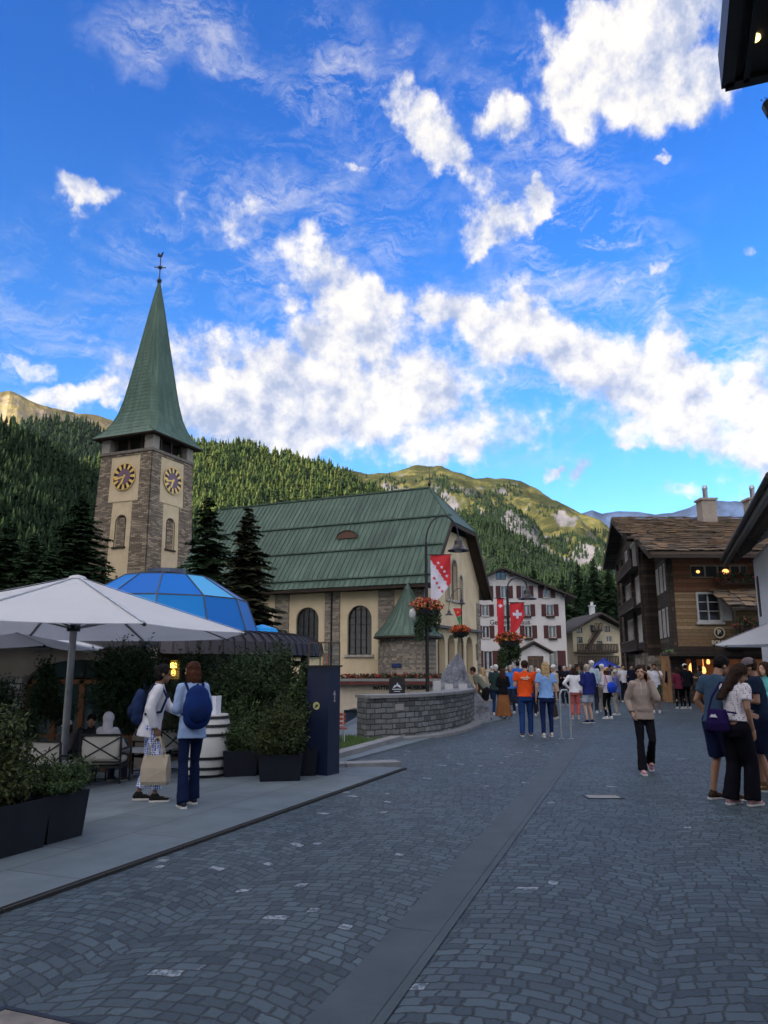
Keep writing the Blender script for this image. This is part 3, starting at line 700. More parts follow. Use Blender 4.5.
mb = MB(Tg); mb.bx(11.6, 12.5, -.05, -.004, -1.2, 7.0); mb.build('corner_stones', stone, church)
# roof: two slopes with a half hip at the front, standing seams and three snow rails
OV = .9; se = -.85; ze = EZ-.35+(RZ-EZ+.35)*(se/(WN/2)) 
cen = WN/2; xr = -2.0; xf = OV; xb = -LN-.6
def rp(x, s, z): return (x, s, z)
sh = s1
th = .14
mb = MB()
def quadslab(P, t=.14, mi=0):
    n = (Vector(P[1])-Vector(P[0])).cross(Vector(P[2])-Vector(P[0])).normalized()
    if n.z < 0: n = -n
    top = [Vector(p)+n*t for p in P]; k = len(P)
    mb.add([Vector(p) for p in P]+top, [tuple(range(k)), tuple(range(2*k-1, k-1, -1))]+[(i, i+k, (i+1) % k+k, (i+1) % k) for i in range(k)], mi)
    return n
nearP = [(xb,se,ze),(xf,se,ze),(xf,sh,HZ),(xr,cen,RZ),(xb,cen,RZ)]
farP = [(xb,WN-se,ze),(xf,WN-se,ze),(xf,WN-sh,HZ),(xr,cen,RZ),(xb,cen,RZ)]
hipP = [(xf,sh,HZ),(xf,WN-sh,HZ),(xr,cen,RZ)]
nn = quadslab(nearP); quadslab(farP); quadslab(hipP)
ex = Vector((1,0,0)); us = (Vector((0,cen,RZ))-Vector((0,se,ze))); ul = us.length; us.normalize()
x = xb+.3; k = 0
while x < xf-.1:
    top = ul if x < xr else ul*((sh-se)/(cen-se))+(ul-ul*((sh-se)/(cen-se)))*((xf-x)/(xf-xr))
    a = Vector((x,se,ze))+nn*(th+.02); mb.bar(a, a+us*(top-.02), .035, .05, 0, nn)
    x += .44
for f in (.07, .36, .66):
    a = Vector((xb+.1,se,ze))+us*(ul*f)+nn*(th+.06)
    b_ = Vector((min(xf-.05, xf),se,ze))+us*(ul*f)+nn*(th+.06)
    mb.bar(a, b_, .04, .10, 0, nn)
    mb.bar(a+nn*.12, b_+nn*.12, .03, .03, 0, nn)
mb.bar((xb,cen,RZ+.2), (xr,cen,RZ+.2), .3, .12); mb.bar((xr,cen,RZ+.2), (xf,sh,HZ+.16), .22, .1); mb.bar((xr,cen,RZ+.2), (xf,WN-sh,HZ+.16), .22, .1)
roof = mb.build('roof', copper, church)
mb = MB(); mb.bar((xb,se+.02,ze-.02), (xf,se+.02,ze-.02), .12, .3); mb.bx(xb, xf-.1, se+.1, -.003, ze-.2, ze-.12)
mb.bar((xf+.02,se,ze-.1), (xf+.02,sh,HZ-.1), .08, .34); mb.bar((xf+.02,WN-se,ze-.1), (xf+.02,WN-sh,HZ-.1), .08, .34); mb.bar((xf+.02,sh-.1,HZ-.1), (xf+.02,WN-sh+.1,HZ-.1), .08, .3)
for P in (nearP,): mb.add([Vector(p)-Vector((0,0,.04)) for p in [(.01,se,ze),(xf,se,ze),(xf,sh,HZ),(.01,sh,HZ)]], [(0,1,2,3)])
mb.add([Vector(p)-Vector((0,0,.04)) for p in [(.01,WN-se,ze),(xf,WN-se,ze),(xf,WN-sh,HZ),(.01,WN-sh,HZ)]], [(0,1,2,3)])
mb.build('eaves_board', darkwood, roof)
mb = MB(); mb.cyl((xr,cen,RZ+.2), (xr,cen,RZ+2.0), .05, .02, 8); mb.ell((xr,cen,RZ+.5), (.14,.14,.2), 10, 6); mb.build('finial', dark, roof)
# eyebrow dormer on the roof
f0 = .50; pc = Vector((-7.6,se,ze))+us*(ul*f0)
mb = MB(); pr_ = []
for i in range(9):
    a = math.pi*i/8; pr_.append((-7.6-.95*math.cos(a)*1.0, .62*math.sin(a)))
n_ = len(pr_); y0 = pc.y-.05
mb.add([(q[0], y0-.25, pc.z+.1+q[1]) for q in pr_]+[(q[0], y0+1.2, pc.z+.25+q[1]*1.0) for q in pr_], [(i, i+1, i+1+n_, i+n_) for i in range(n_-1)])
dm = mb.build('dormer', copper, roof)
mb = MB(); mb.prism([(q[0]*1.0+0, pc.z+.08+q[1]*.93) for q in pr_], y0-.18, y0-.1); mb.build('louvre', M('rust_louvre', (.14,.07,.05), None, .8), dm)
# rain pipes
for x in (-7.43, -16.33):
    mb = MB(); mb.cyl((x,-.22,-1), (x,-.22,ze-.2), .06, None, 8); mb.build('downpipe', dark, church)
# round stair turret with its conical roof
tx, ty = 0.55, -1.55
mb = MB(); mb.lathe([(1.95,-1.2),(1.95,3.85)], 28, (tx-1.2,ty,0)); turret = mb.build('turret_wall', stone, church)
mb = MB(); mb.bx(-2.95, 1.05, -1.4, -.02, -1.2, 3.8); 
mb = MB(); mb.lathe([(2.35,3.72),(2.3,3.82),(1.75,4.4),(1.15,5.3),(.6,6.3),(.25,7.0),(.02,7.45)], 28, (tx-1.2,ty,0))
for i in range(28):
    a = 2*math.pi*i/28; pts = [(2.3,3.84),(1.75,4.42),(1.15,5.32),(.6,6.32),(.25,7.02)]
    for (r0,z0),(r1,z1) in zip(pts, pts[1:]): mb.bar((tx-1.2+r0*math.cos(a),ty+r0*math.sin(a),z0), (tx-1.2+r1*math.cos(a),ty+r1*math.sin(a),z1), .03, .05)
mb.build('turret_roof', copper, turret); 
mb = MB(); mb.lathe([(2.2,3.55),(2.38,3.6),(2.38,3.71),(1.9,3.71)], 28, (tx-1.2,ty,0)); mb.build('turret_eaves', darkwood, turret)
mb = MB(); mb.bx(tx-1.55, tx-.85, ty-1.99, ty-1.94, 1.65, 1.9); mb.build('street_plate', M('blue_enamel', (.03,.05,.14), None, .4), church)

# ---------------------------------------------------------------- bell tower
tower = thing('clock_tower', 'square rubble stone clock tower with a flared green copper spire beside the church', 'church tower', (-22.65, 72.6, 0), R(-23))
# local frame: near corner at 0,0 ; face A runs to -x (facing -y), face B runs to +y (facing +x)
S = 6.4; H0 = 22.5
TA = Matrix.Identity(4); TB = Matrix.Rotation(R(90), 4, 'Z')
clockface = M('clock_plum', (.20,.12,.17), (.15,.09,.13), .6); gold = M('gilt', (.95,.66,.20), (.85,.55,.14), .5, 4, .1, 20, .15); black = M('black_paint', (.012,.011,.012), None, .5)
def towerface(T, x0):
    # x0: start along the face so that the panel covers x0..x0+S
    cx = x0+S/2
    mb = MB(T); mb.panel(rect(x0, x0+S, -1.2, H0), [rect(cx-1.8, cx+1.8, 17.6, H0-.25), rect(cx-1.2, cx+1.2, 8.2, 17.6-.003)], .12)
    wl = mb.build('wall', stone2, tower)
    mb = MB(T); mb.panel(rect(cx-1.8, cx+1.8, 17.6, H0-.25), [], .02, y=.06); mb.panel(rect(cx-1.2, cx+1.2, 8.2, 17.6), [arch(cx-.55, cx+.55, 13.1, 16.2, 10), rect(cx-.16, cx+.16, 8.9, 10.3)], .5, y=.061)
    mb.build('plaster_panel', plaster, wl)
    mb = MB(T); mb.prism(arch(cx-.55, cx+.55, 13.1, 16.2, 10), .35, .4); wn = mb.build('window', leadglass, tower)
    mb = MB(T); mb.bx(cx-.75, cx+.75, -.08, .1, 12.93, 13.097); ringframe(mb, arch(cx-.55, cx+.55, 13.1, 16.2, 10), .07, .03, .06)
    for z in np.arange(13.4, 15.8, .25): mb.bx(cx-.52, cx+.52, .28, .34, z, z+.04)
    mb.build('louvre', darkwood, wn)
    mb = MB(T); mb.prism(rect(cx-.16, cx+.16, 8.9, 10.3), .3, .33); mb.build('window_slit', black, tower)
    # clock
    cz = 20.1; r = 1.36
    mb = MB(T@Matrix.Translation((cx, 0, cz))@Matrix.Rotation(R(90), 4, 'X'))
    mb.lathe([(0,.0),(r,.0),(r,.07),(0,.07)], 40, cap=False)
    ck = mb.build('clock_face', clockface, tower)
    mb = MB(T@Matrix.Translation((cx, 0, cz))@Matrix.Rotation(R(90), 4, 'X')); mb.lathe([(r-.04,.072),(r+.02,.072),(r+.02,.10),(r-.04,.10)], 40, cap=False); mb.build('clock_rim', gold, ck)
    mbk, mbg = MB(T), MB(T)
    for i in range(24):
        a = 2*math.pi*i/24; dx, dz = math.sin(a), math.cos(a); q = (-dz, dx)
        if i % 2 == 0:
            w0, w1, m_ = .09, .15, mbg
        else: w0, w1, m_ = .09, .15, mbk
        r0, r1 = r*.58, r*.94
        P = [(cx+dx*r0-dz*w0, cz+dz*r0+dx*w0), (cx+dx*r1-dz*w1, cz+dz*r1+dx*w1), (cx+dx*r1+dz*w1, cz+dz*r1-dx*w1), (cx+dx*r0+dz*w0, cz+dz*r0-dx*w0)]
        m_.prism(P, -.085, -.073)
    mbk.build('numeral_pattern', black, ck); mbg.build('gilt_numeral_pattern', gold, ck)
    for ang, l, w_, nm in ((R(258), r*.9, .07, 'minute_hand'), (R(201), r*.62, .09, 'hour_hand')):
        dx, dz = math.sin(ang), math.cos(ang)
        mb = MB(T); yy = -.12 if nm[0] == 'm' else -.10
        mb.prism([(cx-dz*w_-dx*.2, cz+dx*w_-dz*.2), (cx+dx*l*.8-dz*w_*1.3, cz+dz*l*.8+dx*w_*1.3), (cx+dx*l, cz+dz*l), (cx+dx*l*.8+dz*w_*1.3, cz+dz*l*.8-dx*w_*1.3), (cx+dz*w_-dx*.2, cz-dx*w_-dz*.2)], yy, yy+.012)
        mb.build(nm, gold, ck)
towerface(TA, -S); towerface(TB, 0)
mb = MB(); mb.bx(-S+.2, -.2, .2, S-.01, -1.2, H0-.3); mb.build('core', stone2, tower)
mb = MB(); mb.bx(-S-.12, .12, -.12, S+.12, H0, H0+.28); cor = mb.build('cornice', M('weathered_ledge', (.22,.19,.16), (.14,.12,.10), .9), tower)
for x, y in ((-.5,.5),(-S+.5,.5),(-.5,S-.5),(-S+.5,S-.5)):
    mb = MB(); mb.bx(x-.5, x+.5, y-.5, y+.5, H0+.281, H0+2.1); mb.bx(x-.62, x+.62, y-.62, y+.62, H0+2.1, H0+2.35); mb.build('corner_pier', M('pale_stone_pier', (.36,.33,.29), (.26,.24,.21), .9), tower)
mb = MB(); mb.bx(-S+1.1, -1.1, 1.1, S-1.1, H0+.28, H0+2.5)
for T, x0 in ((TA, -S), (TB, 0)):
    pass
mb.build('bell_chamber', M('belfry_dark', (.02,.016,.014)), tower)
for i in range(1, 4):
    for T, x0 in ((TA, -S), (TB, 0)):
        mb = MB(T); xx = x0+S*i/4; mb.bx(xx-.1, xx+.1, .25, .45, H0+.28, H0+2.3); mb.build('post', darkwood, tower)
# spire: square flare easing into a narrow pyramid with chamfered corners
cx, cy = -S/2, S/2; z0 = H0+1.75
prof = [(3.95,0,.02),(3.75,.25,.10),(3.45,.7,.24),(3.0,1.6,.34),(2.6,2.8,.40),(2.25,4.4,.42),(1.88,6.6,.42),(1.47,9.2,.42),(1.05,12.0,.42),(.6,15.0,.42),(.3,16.9,.42),(.07,18.3,.42)]
mb = MB(); rings = []
for r, z, ch in prof:
    k = r*(1-ch*.62); c_ = r
    ring = []
    for qx, qy in ((1,1),(-1,1),(-1,-1),(1,-1)):
        p1 = (qx*c_, qy*k) if qx*qy > 0 else (qx*k, qy*c_); p2 = (qx*k, qy*c_) if qx*qy > 0 else (qx*c_, qy*k)
        ring += [p1, p2]
    rings.append([(cx+a, cy+b, z0+z) for a, b in ring])
mb.loft(rings)
# raised hips and courses of the copper sheets
for i in range(8):
    for j in range(len(rings)-1): mb.bar(rings[j][i], rings[j+1][i], .07, .07)
zc = .4
while zc < 17.8:
    for j in range(len(prof)-1):
        if prof[j][1] <= zc < prof[j+1][1]:
            f = (zc-prof[j][1])/(prof[j+1][1]-prof[j][1])
            ring = [Vector(rings[j][i]).lerp(Vector(rings[j+1][i]), f) for i in range(8)]
            for i in range(8): mb.bar(ring[i], ring[(i+1) % 8], .03, .025)
    zc += .42
for i in range(8):
    i2 = (i+1) % 8
    for f in (.2,.4,.6,.8):
        for j in range(len(rings)-4):
            a = Vector(rings[j][i]).lerp(Vector(rings[j][i2]), f); b_ = Vector(rings[j+1][i]).lerp(Vector(rings[j+1][i2]), f)
            if i % 2 == 1 or f in (.4,): mb.bar(a, b_, .02, .025)
sp = mb.build('spire', copper2, tower)
mb = MB(); mb.bx(cx-3.9, cx+3.9, cy-3.9, cy+3.9, z0-.12, z0-.01); mb.build('spire_soffit', darkwood, sp)
zt = z0+18.3
mb = MB(); mb.lathe([(.02,-.2),(.2,-.05),(.26,.15),(.2,.35),(.06,.5),(.05,2.9),(0,2.95)], 14, (cx,cy,zt))
for dx, dz in ((.55,0),(-.55,0),(0,.55)): pass
mb.bar((cx-.55,cy-.3,zt+1.75), (cx+.55,cy+.3,zt+1.75), .07, .09); mb.ell((cx,cy,zt+1.75), (.22,.22,.22), 10, 6)
for i in range(4):
    a = R(45+90*i); mb.bar((cx,cy,zt+1.75), (cx+.32*math.cos(a),cy+.17*math.cos(a),zt+1.75+.32*math.sin(a)), .05, .05)
fn = mb.build('finial_cross', dark, sp)
mb = MB(); P = [(-.55,.25),(-.35,.55),(-.2,.25),(.05,.2),(.22,.45),(.38,.5),(.45,.38),(.36,.3),(.28,.02),(.05,-.12),(-.25,-.05),(-.5,.02)]
mb.prism([(cx+a*.75, zt+3.05+b*.9) for a, b in P], cy-.05, cy+.05); mb.build('weathercock', dark, fn)

for o in list(bpy.data.objects):
    p = o.parent
    while p is not None and p.parent is not None: p = p.parent
    if p is tower and o.type == 'MESH':
        for v in o.data.vertices:
            f = 1+max(0, H0-v.co.z)*.008; v.co.x = cx+(v.co.x-cx)*f; v.co.y = cy+(v.co.y-cy)*f
# ================================================================ HOTEL-LIKE TOWN HALL at the end of the square
white = M('offwhite_render', (.62,.58,.56), (.52,.48,.46), .92, .5, .25, 10)
shut = M('oxblood_shutter', (.085,.018,.018), (.055,.012,.012), .7, 3, .4, 30)
wglass = Mglass('window_glass', (.05,.06,.07), .1)
wframe = M('white_window_frame', (.6,.58,.55), None, .6)
curtain = M('net_curtain', (.45,.45,.46), (.3,.3,.31), .9, 2)
def text_mesh(body, size, mat, parent, T, name='lettering', ext=.01, align='CENTER', bold=0):
    cu = bpy.data.curves.new('t', 'FONT'); cu.body = body; cu.size = size; cu.extrude = ext; cu.align_x = align; cu.align_y = 'CENTER'; cu.offset = bold
    ob = bpy.data.objects.new('t', cu); COL.objects.link(ob)
    dg = bpy.context.evaluated_depsgraph_get(); me = bpy.data.meshes.new_from_object(ob.evaluated_get(dg))
    bpy.data.objects.remove(ob); me.transform(T); me.materials.clear(); me.materials.append(mat)
    me.name = name; return link(name, me, parent)
UP = Matrix.Rotation(R(90), 4, 'X')       # text lying in x,y stood up to face -y
hall = thing('town_hall', 'tall off-white four-storey town hall with dark red shutters behind the crowd', 'building', (*at(474,682,90)[:2], 0), R(-3))
HWD = 10.35; EL_ = 12.2; 
ox = lambda u: at(u, 620, 90)[0]-at(474,682,90)[0]
xs_ = [ox(485.5), ox(505), ox(525.5), ox(547)]
zs = [(at(500,598,90)[2], at(500,586.5,90)[2]), (at(500,616,90)[2], at(500,605,90)[2]), (at(500,638,90)[2], at(500,626,90)[2])]
apx = ox(503); apz = 13.75
mb = MB(); wl, wr = -.6, ox(564.5)
holes = []; W_ = []
for r_, (a, b_) in enumerate(zs):
    for c, x in enumerate(xs_):
        x2 = x+(.25 if r_ else 0)*(c > 2)*.5+r_*.06*(c); holes.append(rect(x2-.42, x2+.42, a, b_)); W_.append((x2, a, b_, 'r'))
holes.append(rect(ox(502)-.55, ox(502)+.55, at(500,580,90)[2], at(500,572,90)[2])); W_.append((ox(502), holes[-1][0][1], holes[-1][2][1], 'g'))
gz0 = .9
for x, tall in ((ox(487), 0), (ox(550.5), 0)):
    holes.append(rect(x-.5, x+.5, 1.35, 3.5)); W_.append((x, 1.35, 3.5, 'b'))
holes.append(rect(ox(526)-.0, ox(537), .0, 3.05))
def rl(x): return apz-.9-abs(x-apx)*(.47 if x < apx else .42)
mb.panel([(wl,-.5),(wr,-.5),(wr,rl(wr)),(apx,apz-.9),(wl,rl(wl))], holes, .3)
mb.build('wall', white, hall)
mb = MB(); mb.bx(wr-.3, wr-.001, .302, 12, -.5, rl(wr)); mb.bx(wl, wl+.3, .302, 12, -.5, rl(wl)); mb.bx(wl, wr, 11.7, 12, -.5, rl(wr)); mb.build('side_wall', white, hall)
for (x, a, b_, kd) in W_:
    hw = .42 if kd == 'r' else (.55 if kd == 'g' else .5)
    mb = MB(); mb.bx(x-hw, x+hw, .2, .22, a, b_); wn = mb.build('window', wglass, hall)
    mb = MB(); ringframe(mb, rect(x-hw+.07, x+hw-.07, a+.07, b_-.07), .07, .12, .19); mb.bx(x-.035, x+.035, .12, .19, a+.05, b_-.05); mb.build('frame', wframe if kd != 'g' else dark, wn)
    if kd != 'g':
        mb = MB(); mb.bx(x-hw*.28, x-.06, .193, .198, a+.1, b_-.1); mb.bx(x+.06, x+hw*.25, .193, .198, a+.1, b_-.1); mb.build('curtain', curtain, wn)
        for sg in (-1, 1):
            if kd == 'b' and x > 5 and sg < 0: continue
            mb = MB(); x0 = x+sg*(hw+.02); x1 = x+sg*(hw+(.56 if kd == 'r' else .95)); xa, xb2 = min(x0,x1), max(x0,x1)
            mb.bx(xa, xb2, -.07, -.012, a-.05, b_+.05)
            for z in np.arange(a+.05, b_-.02, .11): mb.bx(xa+.06, xb2-.06, -.085, -.069, z, z+.06)
            mb.build('shutter', shut, wn)
        mb = MB(); mb.bx(x-hw-.08, x+hw+.08, -.1, .1, a-.12, a-.003); mb.build('sill', sill_m, wn)
# window with flower box
for (x, a, b_, kd) in W_:
    if kd == 'r' and a < zs[1][1]+.1 and x > ox(500):
        mb = MB(); mb.bx(x-.5, x+.5, -.28, -.1, a-.22, a-.02); fb = mb.build('flower_box', darkwood, hall)
        npmesh('blossoms', leafquads(blobpts([(x,-.2,a+.02,.5,.12,.12)], 120), .04), 4, M('geranium', (.35,.02,.04), (.05,.1,.03), .8, 4, 0, island=[(.04,.08,.03),(.35,.02,.04),(.45,.04,.05)]), fb)
# roof
mb = MB(); ov = 1.05
def rlt(x): return apz-.62-abs(x-apx)*(.47 if x < apx else .42)
wl2, wr2 = wl-.7, wr+1.25
mb.prism([(wl2,rlt(wl2)),(apx,rlt(apx)),(wr2,rlt(wr2)),(wr2,rlt(wr2)-.22),(apx,rlt(apx)-.25),(wl2,rlt(wl2)-.22)], -ov, 13)
rf = mb.build('roof', M('brown_roof', (.045,.035,.03), (.03,.024,.02), .85, 1, .5, 9), hall)
for x in (wl+.2, xs_[1]+.9, xs_[3]-.3, wr-.1):
    mb = MB(); mb.bx(x-.1, x+.1, -ov+.1, 0, rlt(x)-.55, rlt(x)-.28); mb.build('bracket', darkwood, rf)
for (bd, u, v, sz) in (('Gemeindehaus', 509.5, 622.5, .78), ('Hotel', 490, 579, .42)):
    if bd == 'Hotel': continue
    p = at(u, v, 90); text_mesh(bd, sz, M('sign_black', (.03,.03,.03), None, .7), hall, Matrix.Translation((ox(u), -.02, p[2]))@Matrix.Rotation(0,4,'Z')@UP, 'lettering', .012, bold=.01)
# porch
px0, px1 = ox(515.5), ox(544)
pm = (px0+px1)/2
mb = MB(); mb.panel([(px0,-.4),(px1,-.4),(px1,3.3),(pm,4.15),(px0,3.3)], [rect(pm-.75, pm+1.0, -.2, 2.9), rect(px0+.3, px0+.85, 1.1, 2.3)], .25, y=-2.2)
mb.bx(px0, px0+.2, -1.94, -.01, -.4, 3.3); mb.bx(px1-.2, px1, -1.94, -.01, -.4, 3.3); pch = mb.build('porch', white, hall)
mb = MB(); mb.prism([(px0-.45,3.18),(pm,4.32),(px1+.45,3.18),(px1+.45,3.38),(pm,4.55),(px0-.45,3.38)], -2.7, -.0); mb.build('porch_roof', darkwood, pch)
mb = MB(); mb.bx(pm-.75, pm+1.0, -2.0, -1.95, -.2, 2.9); dr = mb.build('door', M('brown_door', (.16,.075,.035), (.10,.05,.025), .6, 2), pch)
mb = MB(); mb.bx(px0+.3, px0+.85, -2.05, -2.02, 1.1, 2.3); mb.build('window', wglass, pch)
for i in range(3):
    mb = MB(); mb.bx(pm-.62+i*.55, pm-.2+i*.55, -2.02, -2.001, .5, 2.6); mb.build('door_panel', M('dark_panel', (.05,.03,.02), None, .5), dr)
# ================================================================ YELLOW CHALET
chy = thing('chalet', 'small yellow plastered chalet with dark wooden balconies beside the town hall', 'house', (*at(572,680,100)[:2], 0), R(4))
oc = lambda u: at(u, 640, 100)[0]-at(572,680,100)[0]
yel = M('yellow_render', (.50,.43,.30), (.42,.36,.25), .9, .6, .3, 12)
zc_ = lambda v: at(600, v, 100)[2]
cwl, cwr, cap = oc(573), oc(636), oc(600)
holes = [rect(oc(u)-.38, oc(u)+.38, zc_(v1), zc_(v0)) for u, v0, v1 in ((594,625,631),(608.5,626,632),(580,628,633),(610,636,642),(580,637,643),(600,641,651))]
mb = MB(); mb.panel([(cwl,-.5),(cwr,-.5),(cwr,5.7),(cap,8.0),(cwl,6.2)], holes, .25); mb.bx(cwl, cwr, 9.8, 10, -.5, 6)
mb.bx(cwl, cwl+.25, .252, 9.8, -.5, 6.1); mb.build('wall', yel, chy)
for lp in holes:
    (x0,z0_),(x1,_),(_,z1_),_2 = lp
    mb = MB(); mb.bx(x0, x1, .15, .18, z0_, z1_); wn = mb.build('window', wglass, chy)
    mb = MB(); ringframe(mb, rect(x0+.06,x1-.06,z0_+.06,z1_-.06), .06, .08, .14); mb.bx((x0+x1)/2-.03,(x0+x1)/2+.03,.08,.14,z0_+.05,z1_-.05); mb.build('frame', wframe if lp is holes[3] else darkwood, wn)
mb = MB(); mb.prism([(cwl-1.2,5.75),(cap,8.35),(cwr+1,5.2),(cwr+1,5.42),(cap,8.62),(cwl-1.2,5.98)], -1.4, 10.5); rf = mb.build('roof', MATS['brown_roof'], chy)
mb = MB(); mb.bx(oc(600)-.25, oc(600)+.35, 2, 2.6, 7.6, 9.6); mb.bx(oc(600)-.35, oc(600)+.45, 1.9, 2.7, 9.6, 9.75); mb.cyl((oc(600)+.05,2.3,9.75),(oc(600)+.05,2.3,10.2),.2); mb.build('chimney', M('whitewash', (.6,.6,.6)), rf)
for z, x0, x1, nm in ((zc_(652), oc(573), oc(614), 'balcony'), (zc_(664), oc(573), oc(614), 'balcony')):
    mb = MB(); mb.bx(x0, x1, -1.5, -.002, z-.15, z)
    bl = mb.build(nm, darkwood, chy)
    mb = MB(); mb.bar((x0,-1.5,z+.95), (x1,-1.5,z+.95), .09, .1); mb.bar((x0,-1.5,z+.12), (x1,-1.5,z+.12), .07, .1)
    x = x0
    while x < x1: mb.bx(x, x+.14, -1.53, -1.49, z, z+.92); x += .2
    mb.build('railing', darkwood, bl)
mb = MB(); a = Vector((oc(584),-1.6,zc_(649))); b_ = Vector((oc(598),-1.6,zc_(630)))
for y in (-1.6,-.8): mb.bar(a+Vector((0,y+1.6,0)), b_+Vector((0,y+1.6,0)), .1, .3)
for i in range(14):
    p = a.lerp(b_, i/13); mb.bx(p.x-.14, p.x+.14, -1.55, -.85, p.z-.03, p.z+.03)
    mb.bar((p.x,-1.6,p.z), (p.x,-1.6,p.z+.9), .05, .05)
mb.bar(a+Vector((0,0,.9)), b_+Vector((0,0,.9)), .08, .08); mb.build('stair', darkwood, chy)
mb = MB(); mb.bx(oc(592), oc(600), -1.5, -.01, zc_(631)-.1, zc_(631)); mb.bar((oc(592),-1.5,zc_(631)+.9),(oc(600),-1.5,zc_(631)+.9),.08,.08)
for x in np.arange(oc(592), oc(600), .2): mb.bx(x, x+.1, -1.52, -1.48, zc_(631), zc_(631)+.9)
mb.build('landing', darkwood, chy)

# ================================================================ OLD TIMBER HOUSE on the right
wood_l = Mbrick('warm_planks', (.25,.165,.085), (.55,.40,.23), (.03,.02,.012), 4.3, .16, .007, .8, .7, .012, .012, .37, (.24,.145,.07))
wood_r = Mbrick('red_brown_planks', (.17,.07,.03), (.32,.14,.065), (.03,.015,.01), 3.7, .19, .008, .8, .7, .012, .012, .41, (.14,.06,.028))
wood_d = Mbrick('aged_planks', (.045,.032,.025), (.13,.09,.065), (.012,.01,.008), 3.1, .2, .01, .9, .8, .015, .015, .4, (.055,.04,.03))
slate = M('slate_slabs', (.20,.15,.11), (.10,.085,.075), .9, 1.2, .5, 14, island=[(.09,.075,.06),(.20,.155,.11),(.32,.21,.12),(.16,.145,.13),(.40,.24,.12),(.27,.23,.19)])
warm = Memit('lamp_glow', (1,.42,.12), 1.1)
th_ = thing('timber_house', 'tall dark timber house with slate roof and pale plank front over a lit shop', 'house', (13.35, 36, 0), 0)
# local: x right, y back. front wall y=0 x 0..6 ; street wall runs back with a slight step
z1_ = 2.5; z2_ = 6.6
hf = [rect(1.05, 3.75, 5.75, 6.35), rect(1.28, 2.0+.25, 3.78, 4.98)]
mb = MB(); mb.panel([(0,z1_),(6.5,z1_),(6.5,5.05),(0,5.05)], [hf[1]], .2); mb.build('front_wall', wood_l, th_)
mb = MB(); mb.panel([(0,5.053),(6.5,5.053),(6.5,7.0),(0,7.0)], [hf[0]], .2); mb.build('upper_front_wall', wood_r, th_)
mb = MB(); mb.bx(-.1, .12, -.05, .16, z1_-.05, 7.0); mb.bx(-.02, 6.4, -.08, -.004, z1_-.18, z1_+.08); mb.build('corner_post', wood_d, th_)
# upper window strip, lamp lit behind
mb = MB(); mb.bx(1.05, 3.75, .15, .17, 5.75, 6.35); wn = mb.build('window', wglass, th_)
mb = MB(); ringframe(mb, rect(1.1,3.7,5.8,6.3), .07, .05, .12)
for x in (1.75, 2.35, 2.95, 3.4): mb.bx(x-.03, x+.03, .05, .12, 5.8, 6.3)
mb.build('frame', M('old_frame', (.35,.3,.24)), wn)
for x, s_ in ((1.45,.09), (2.75,.16)):
    mb = MB(); mb.ell((x,.13,6.05), (s_,.02,s_*.8), 12, 8); mb.build('lamp', warm, wn)
x0, x1, a, b_ = 1.28, 2.25, 3.78, 4.98
mb = MB(); mb.bx(x0, x1, .15, .17, a, b_); wn = mb.build('window', wglass, th_)
mb = MB(); ringframe(mb, rect(x0,x1,a,b_), .09, -.05, .06)
for x in (x0+.49,): mb.bx(x-.03, x+.03, .06, .12, a, b_)
for z in (a+.42, a+.84): mb.bx(x0, x1, .062, .118, z-.02, z+.02)
mb.bx(x0-.15, x1+.15, -.14, .0, a-.2, a-.092); mb.build('frame', wframe, wn)
mb = MB(); mb.bx(x1+.1, x1+.52, -.09, -.02, a-.03, b_+.03); mb.build('shutter', wframe, wn)
# street side wall of the front wing
sw = Vector((14.15-13.35, 40-36)); sl_ = sw.length; san = math.atan2(sw.y, sw.x)
TW = Matrix.Translation((sw.x, sw.y, 0))@Matrix.Rotation(san+math.pi, 4, 'Z')     # facing outwards (-x)
hs_ = [rect(.35+i*1.25, .95+i*1.25, 5.3, 6.5) for i in range(3)]+[rect(.35+i*1.25, .95+i*1.25, 3.1, 4.4) for i in range(3)]
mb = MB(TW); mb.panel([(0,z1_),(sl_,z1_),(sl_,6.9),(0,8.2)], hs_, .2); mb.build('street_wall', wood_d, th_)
for lp in hs_:
    (xa,za),(xb_,_),(_,zb),_2 = lp
    mb = MB(TW); mb.bx(xa, xb_, .1, .13, za, zb); wn = mb.build('window', wglass, th_)
    mb = MB(TW); ringframe(mb, rect(xa+.05,xb_-.05,za+.05,zb-.05), .1, -.03, .09); mb.bx((xa+xb_)/2-.04,(xa+xb_)/2+.04,-.01,.08,za,zb); mb.bx(xa+.08,xb_-.08,.093,.097,za+.1,zb-.1); mb.build('frame', wframe, wn)
# rear block: step, dark plank return, street wall
bx0, by0 = 13.5-13.35, 40.0-36; bx1, by1 = 15.9-13.35, 52.5-36
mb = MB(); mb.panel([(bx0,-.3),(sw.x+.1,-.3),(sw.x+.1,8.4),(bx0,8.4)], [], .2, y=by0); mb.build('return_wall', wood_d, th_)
v2 = Vector((bx1-bx0, by1-by0)); l2 = v2.length; a2 = math.atan2(v2.y, v2.x)
TR = Matrix.Translation((bx1, by1, 0))@Matrix.Rotation(a2+math.pi, 4, 'Z')
hb = [rect(x, x+.95, z, z+1.35) for z in (3.0, 5.1, 7.15) for x in ((9.9, 10.95, 5.2, 6.2, 7.15) if z < 7 else (8.6, 9.6, 5.8))]
mb = MB(TR); mb.panel([(0,-.3),(l2,-.3),(l2,8.5),(l2*.5,10.2),(0,8.6)], hb, .2); mb.build('rear_street_wall', wood_d, th_)
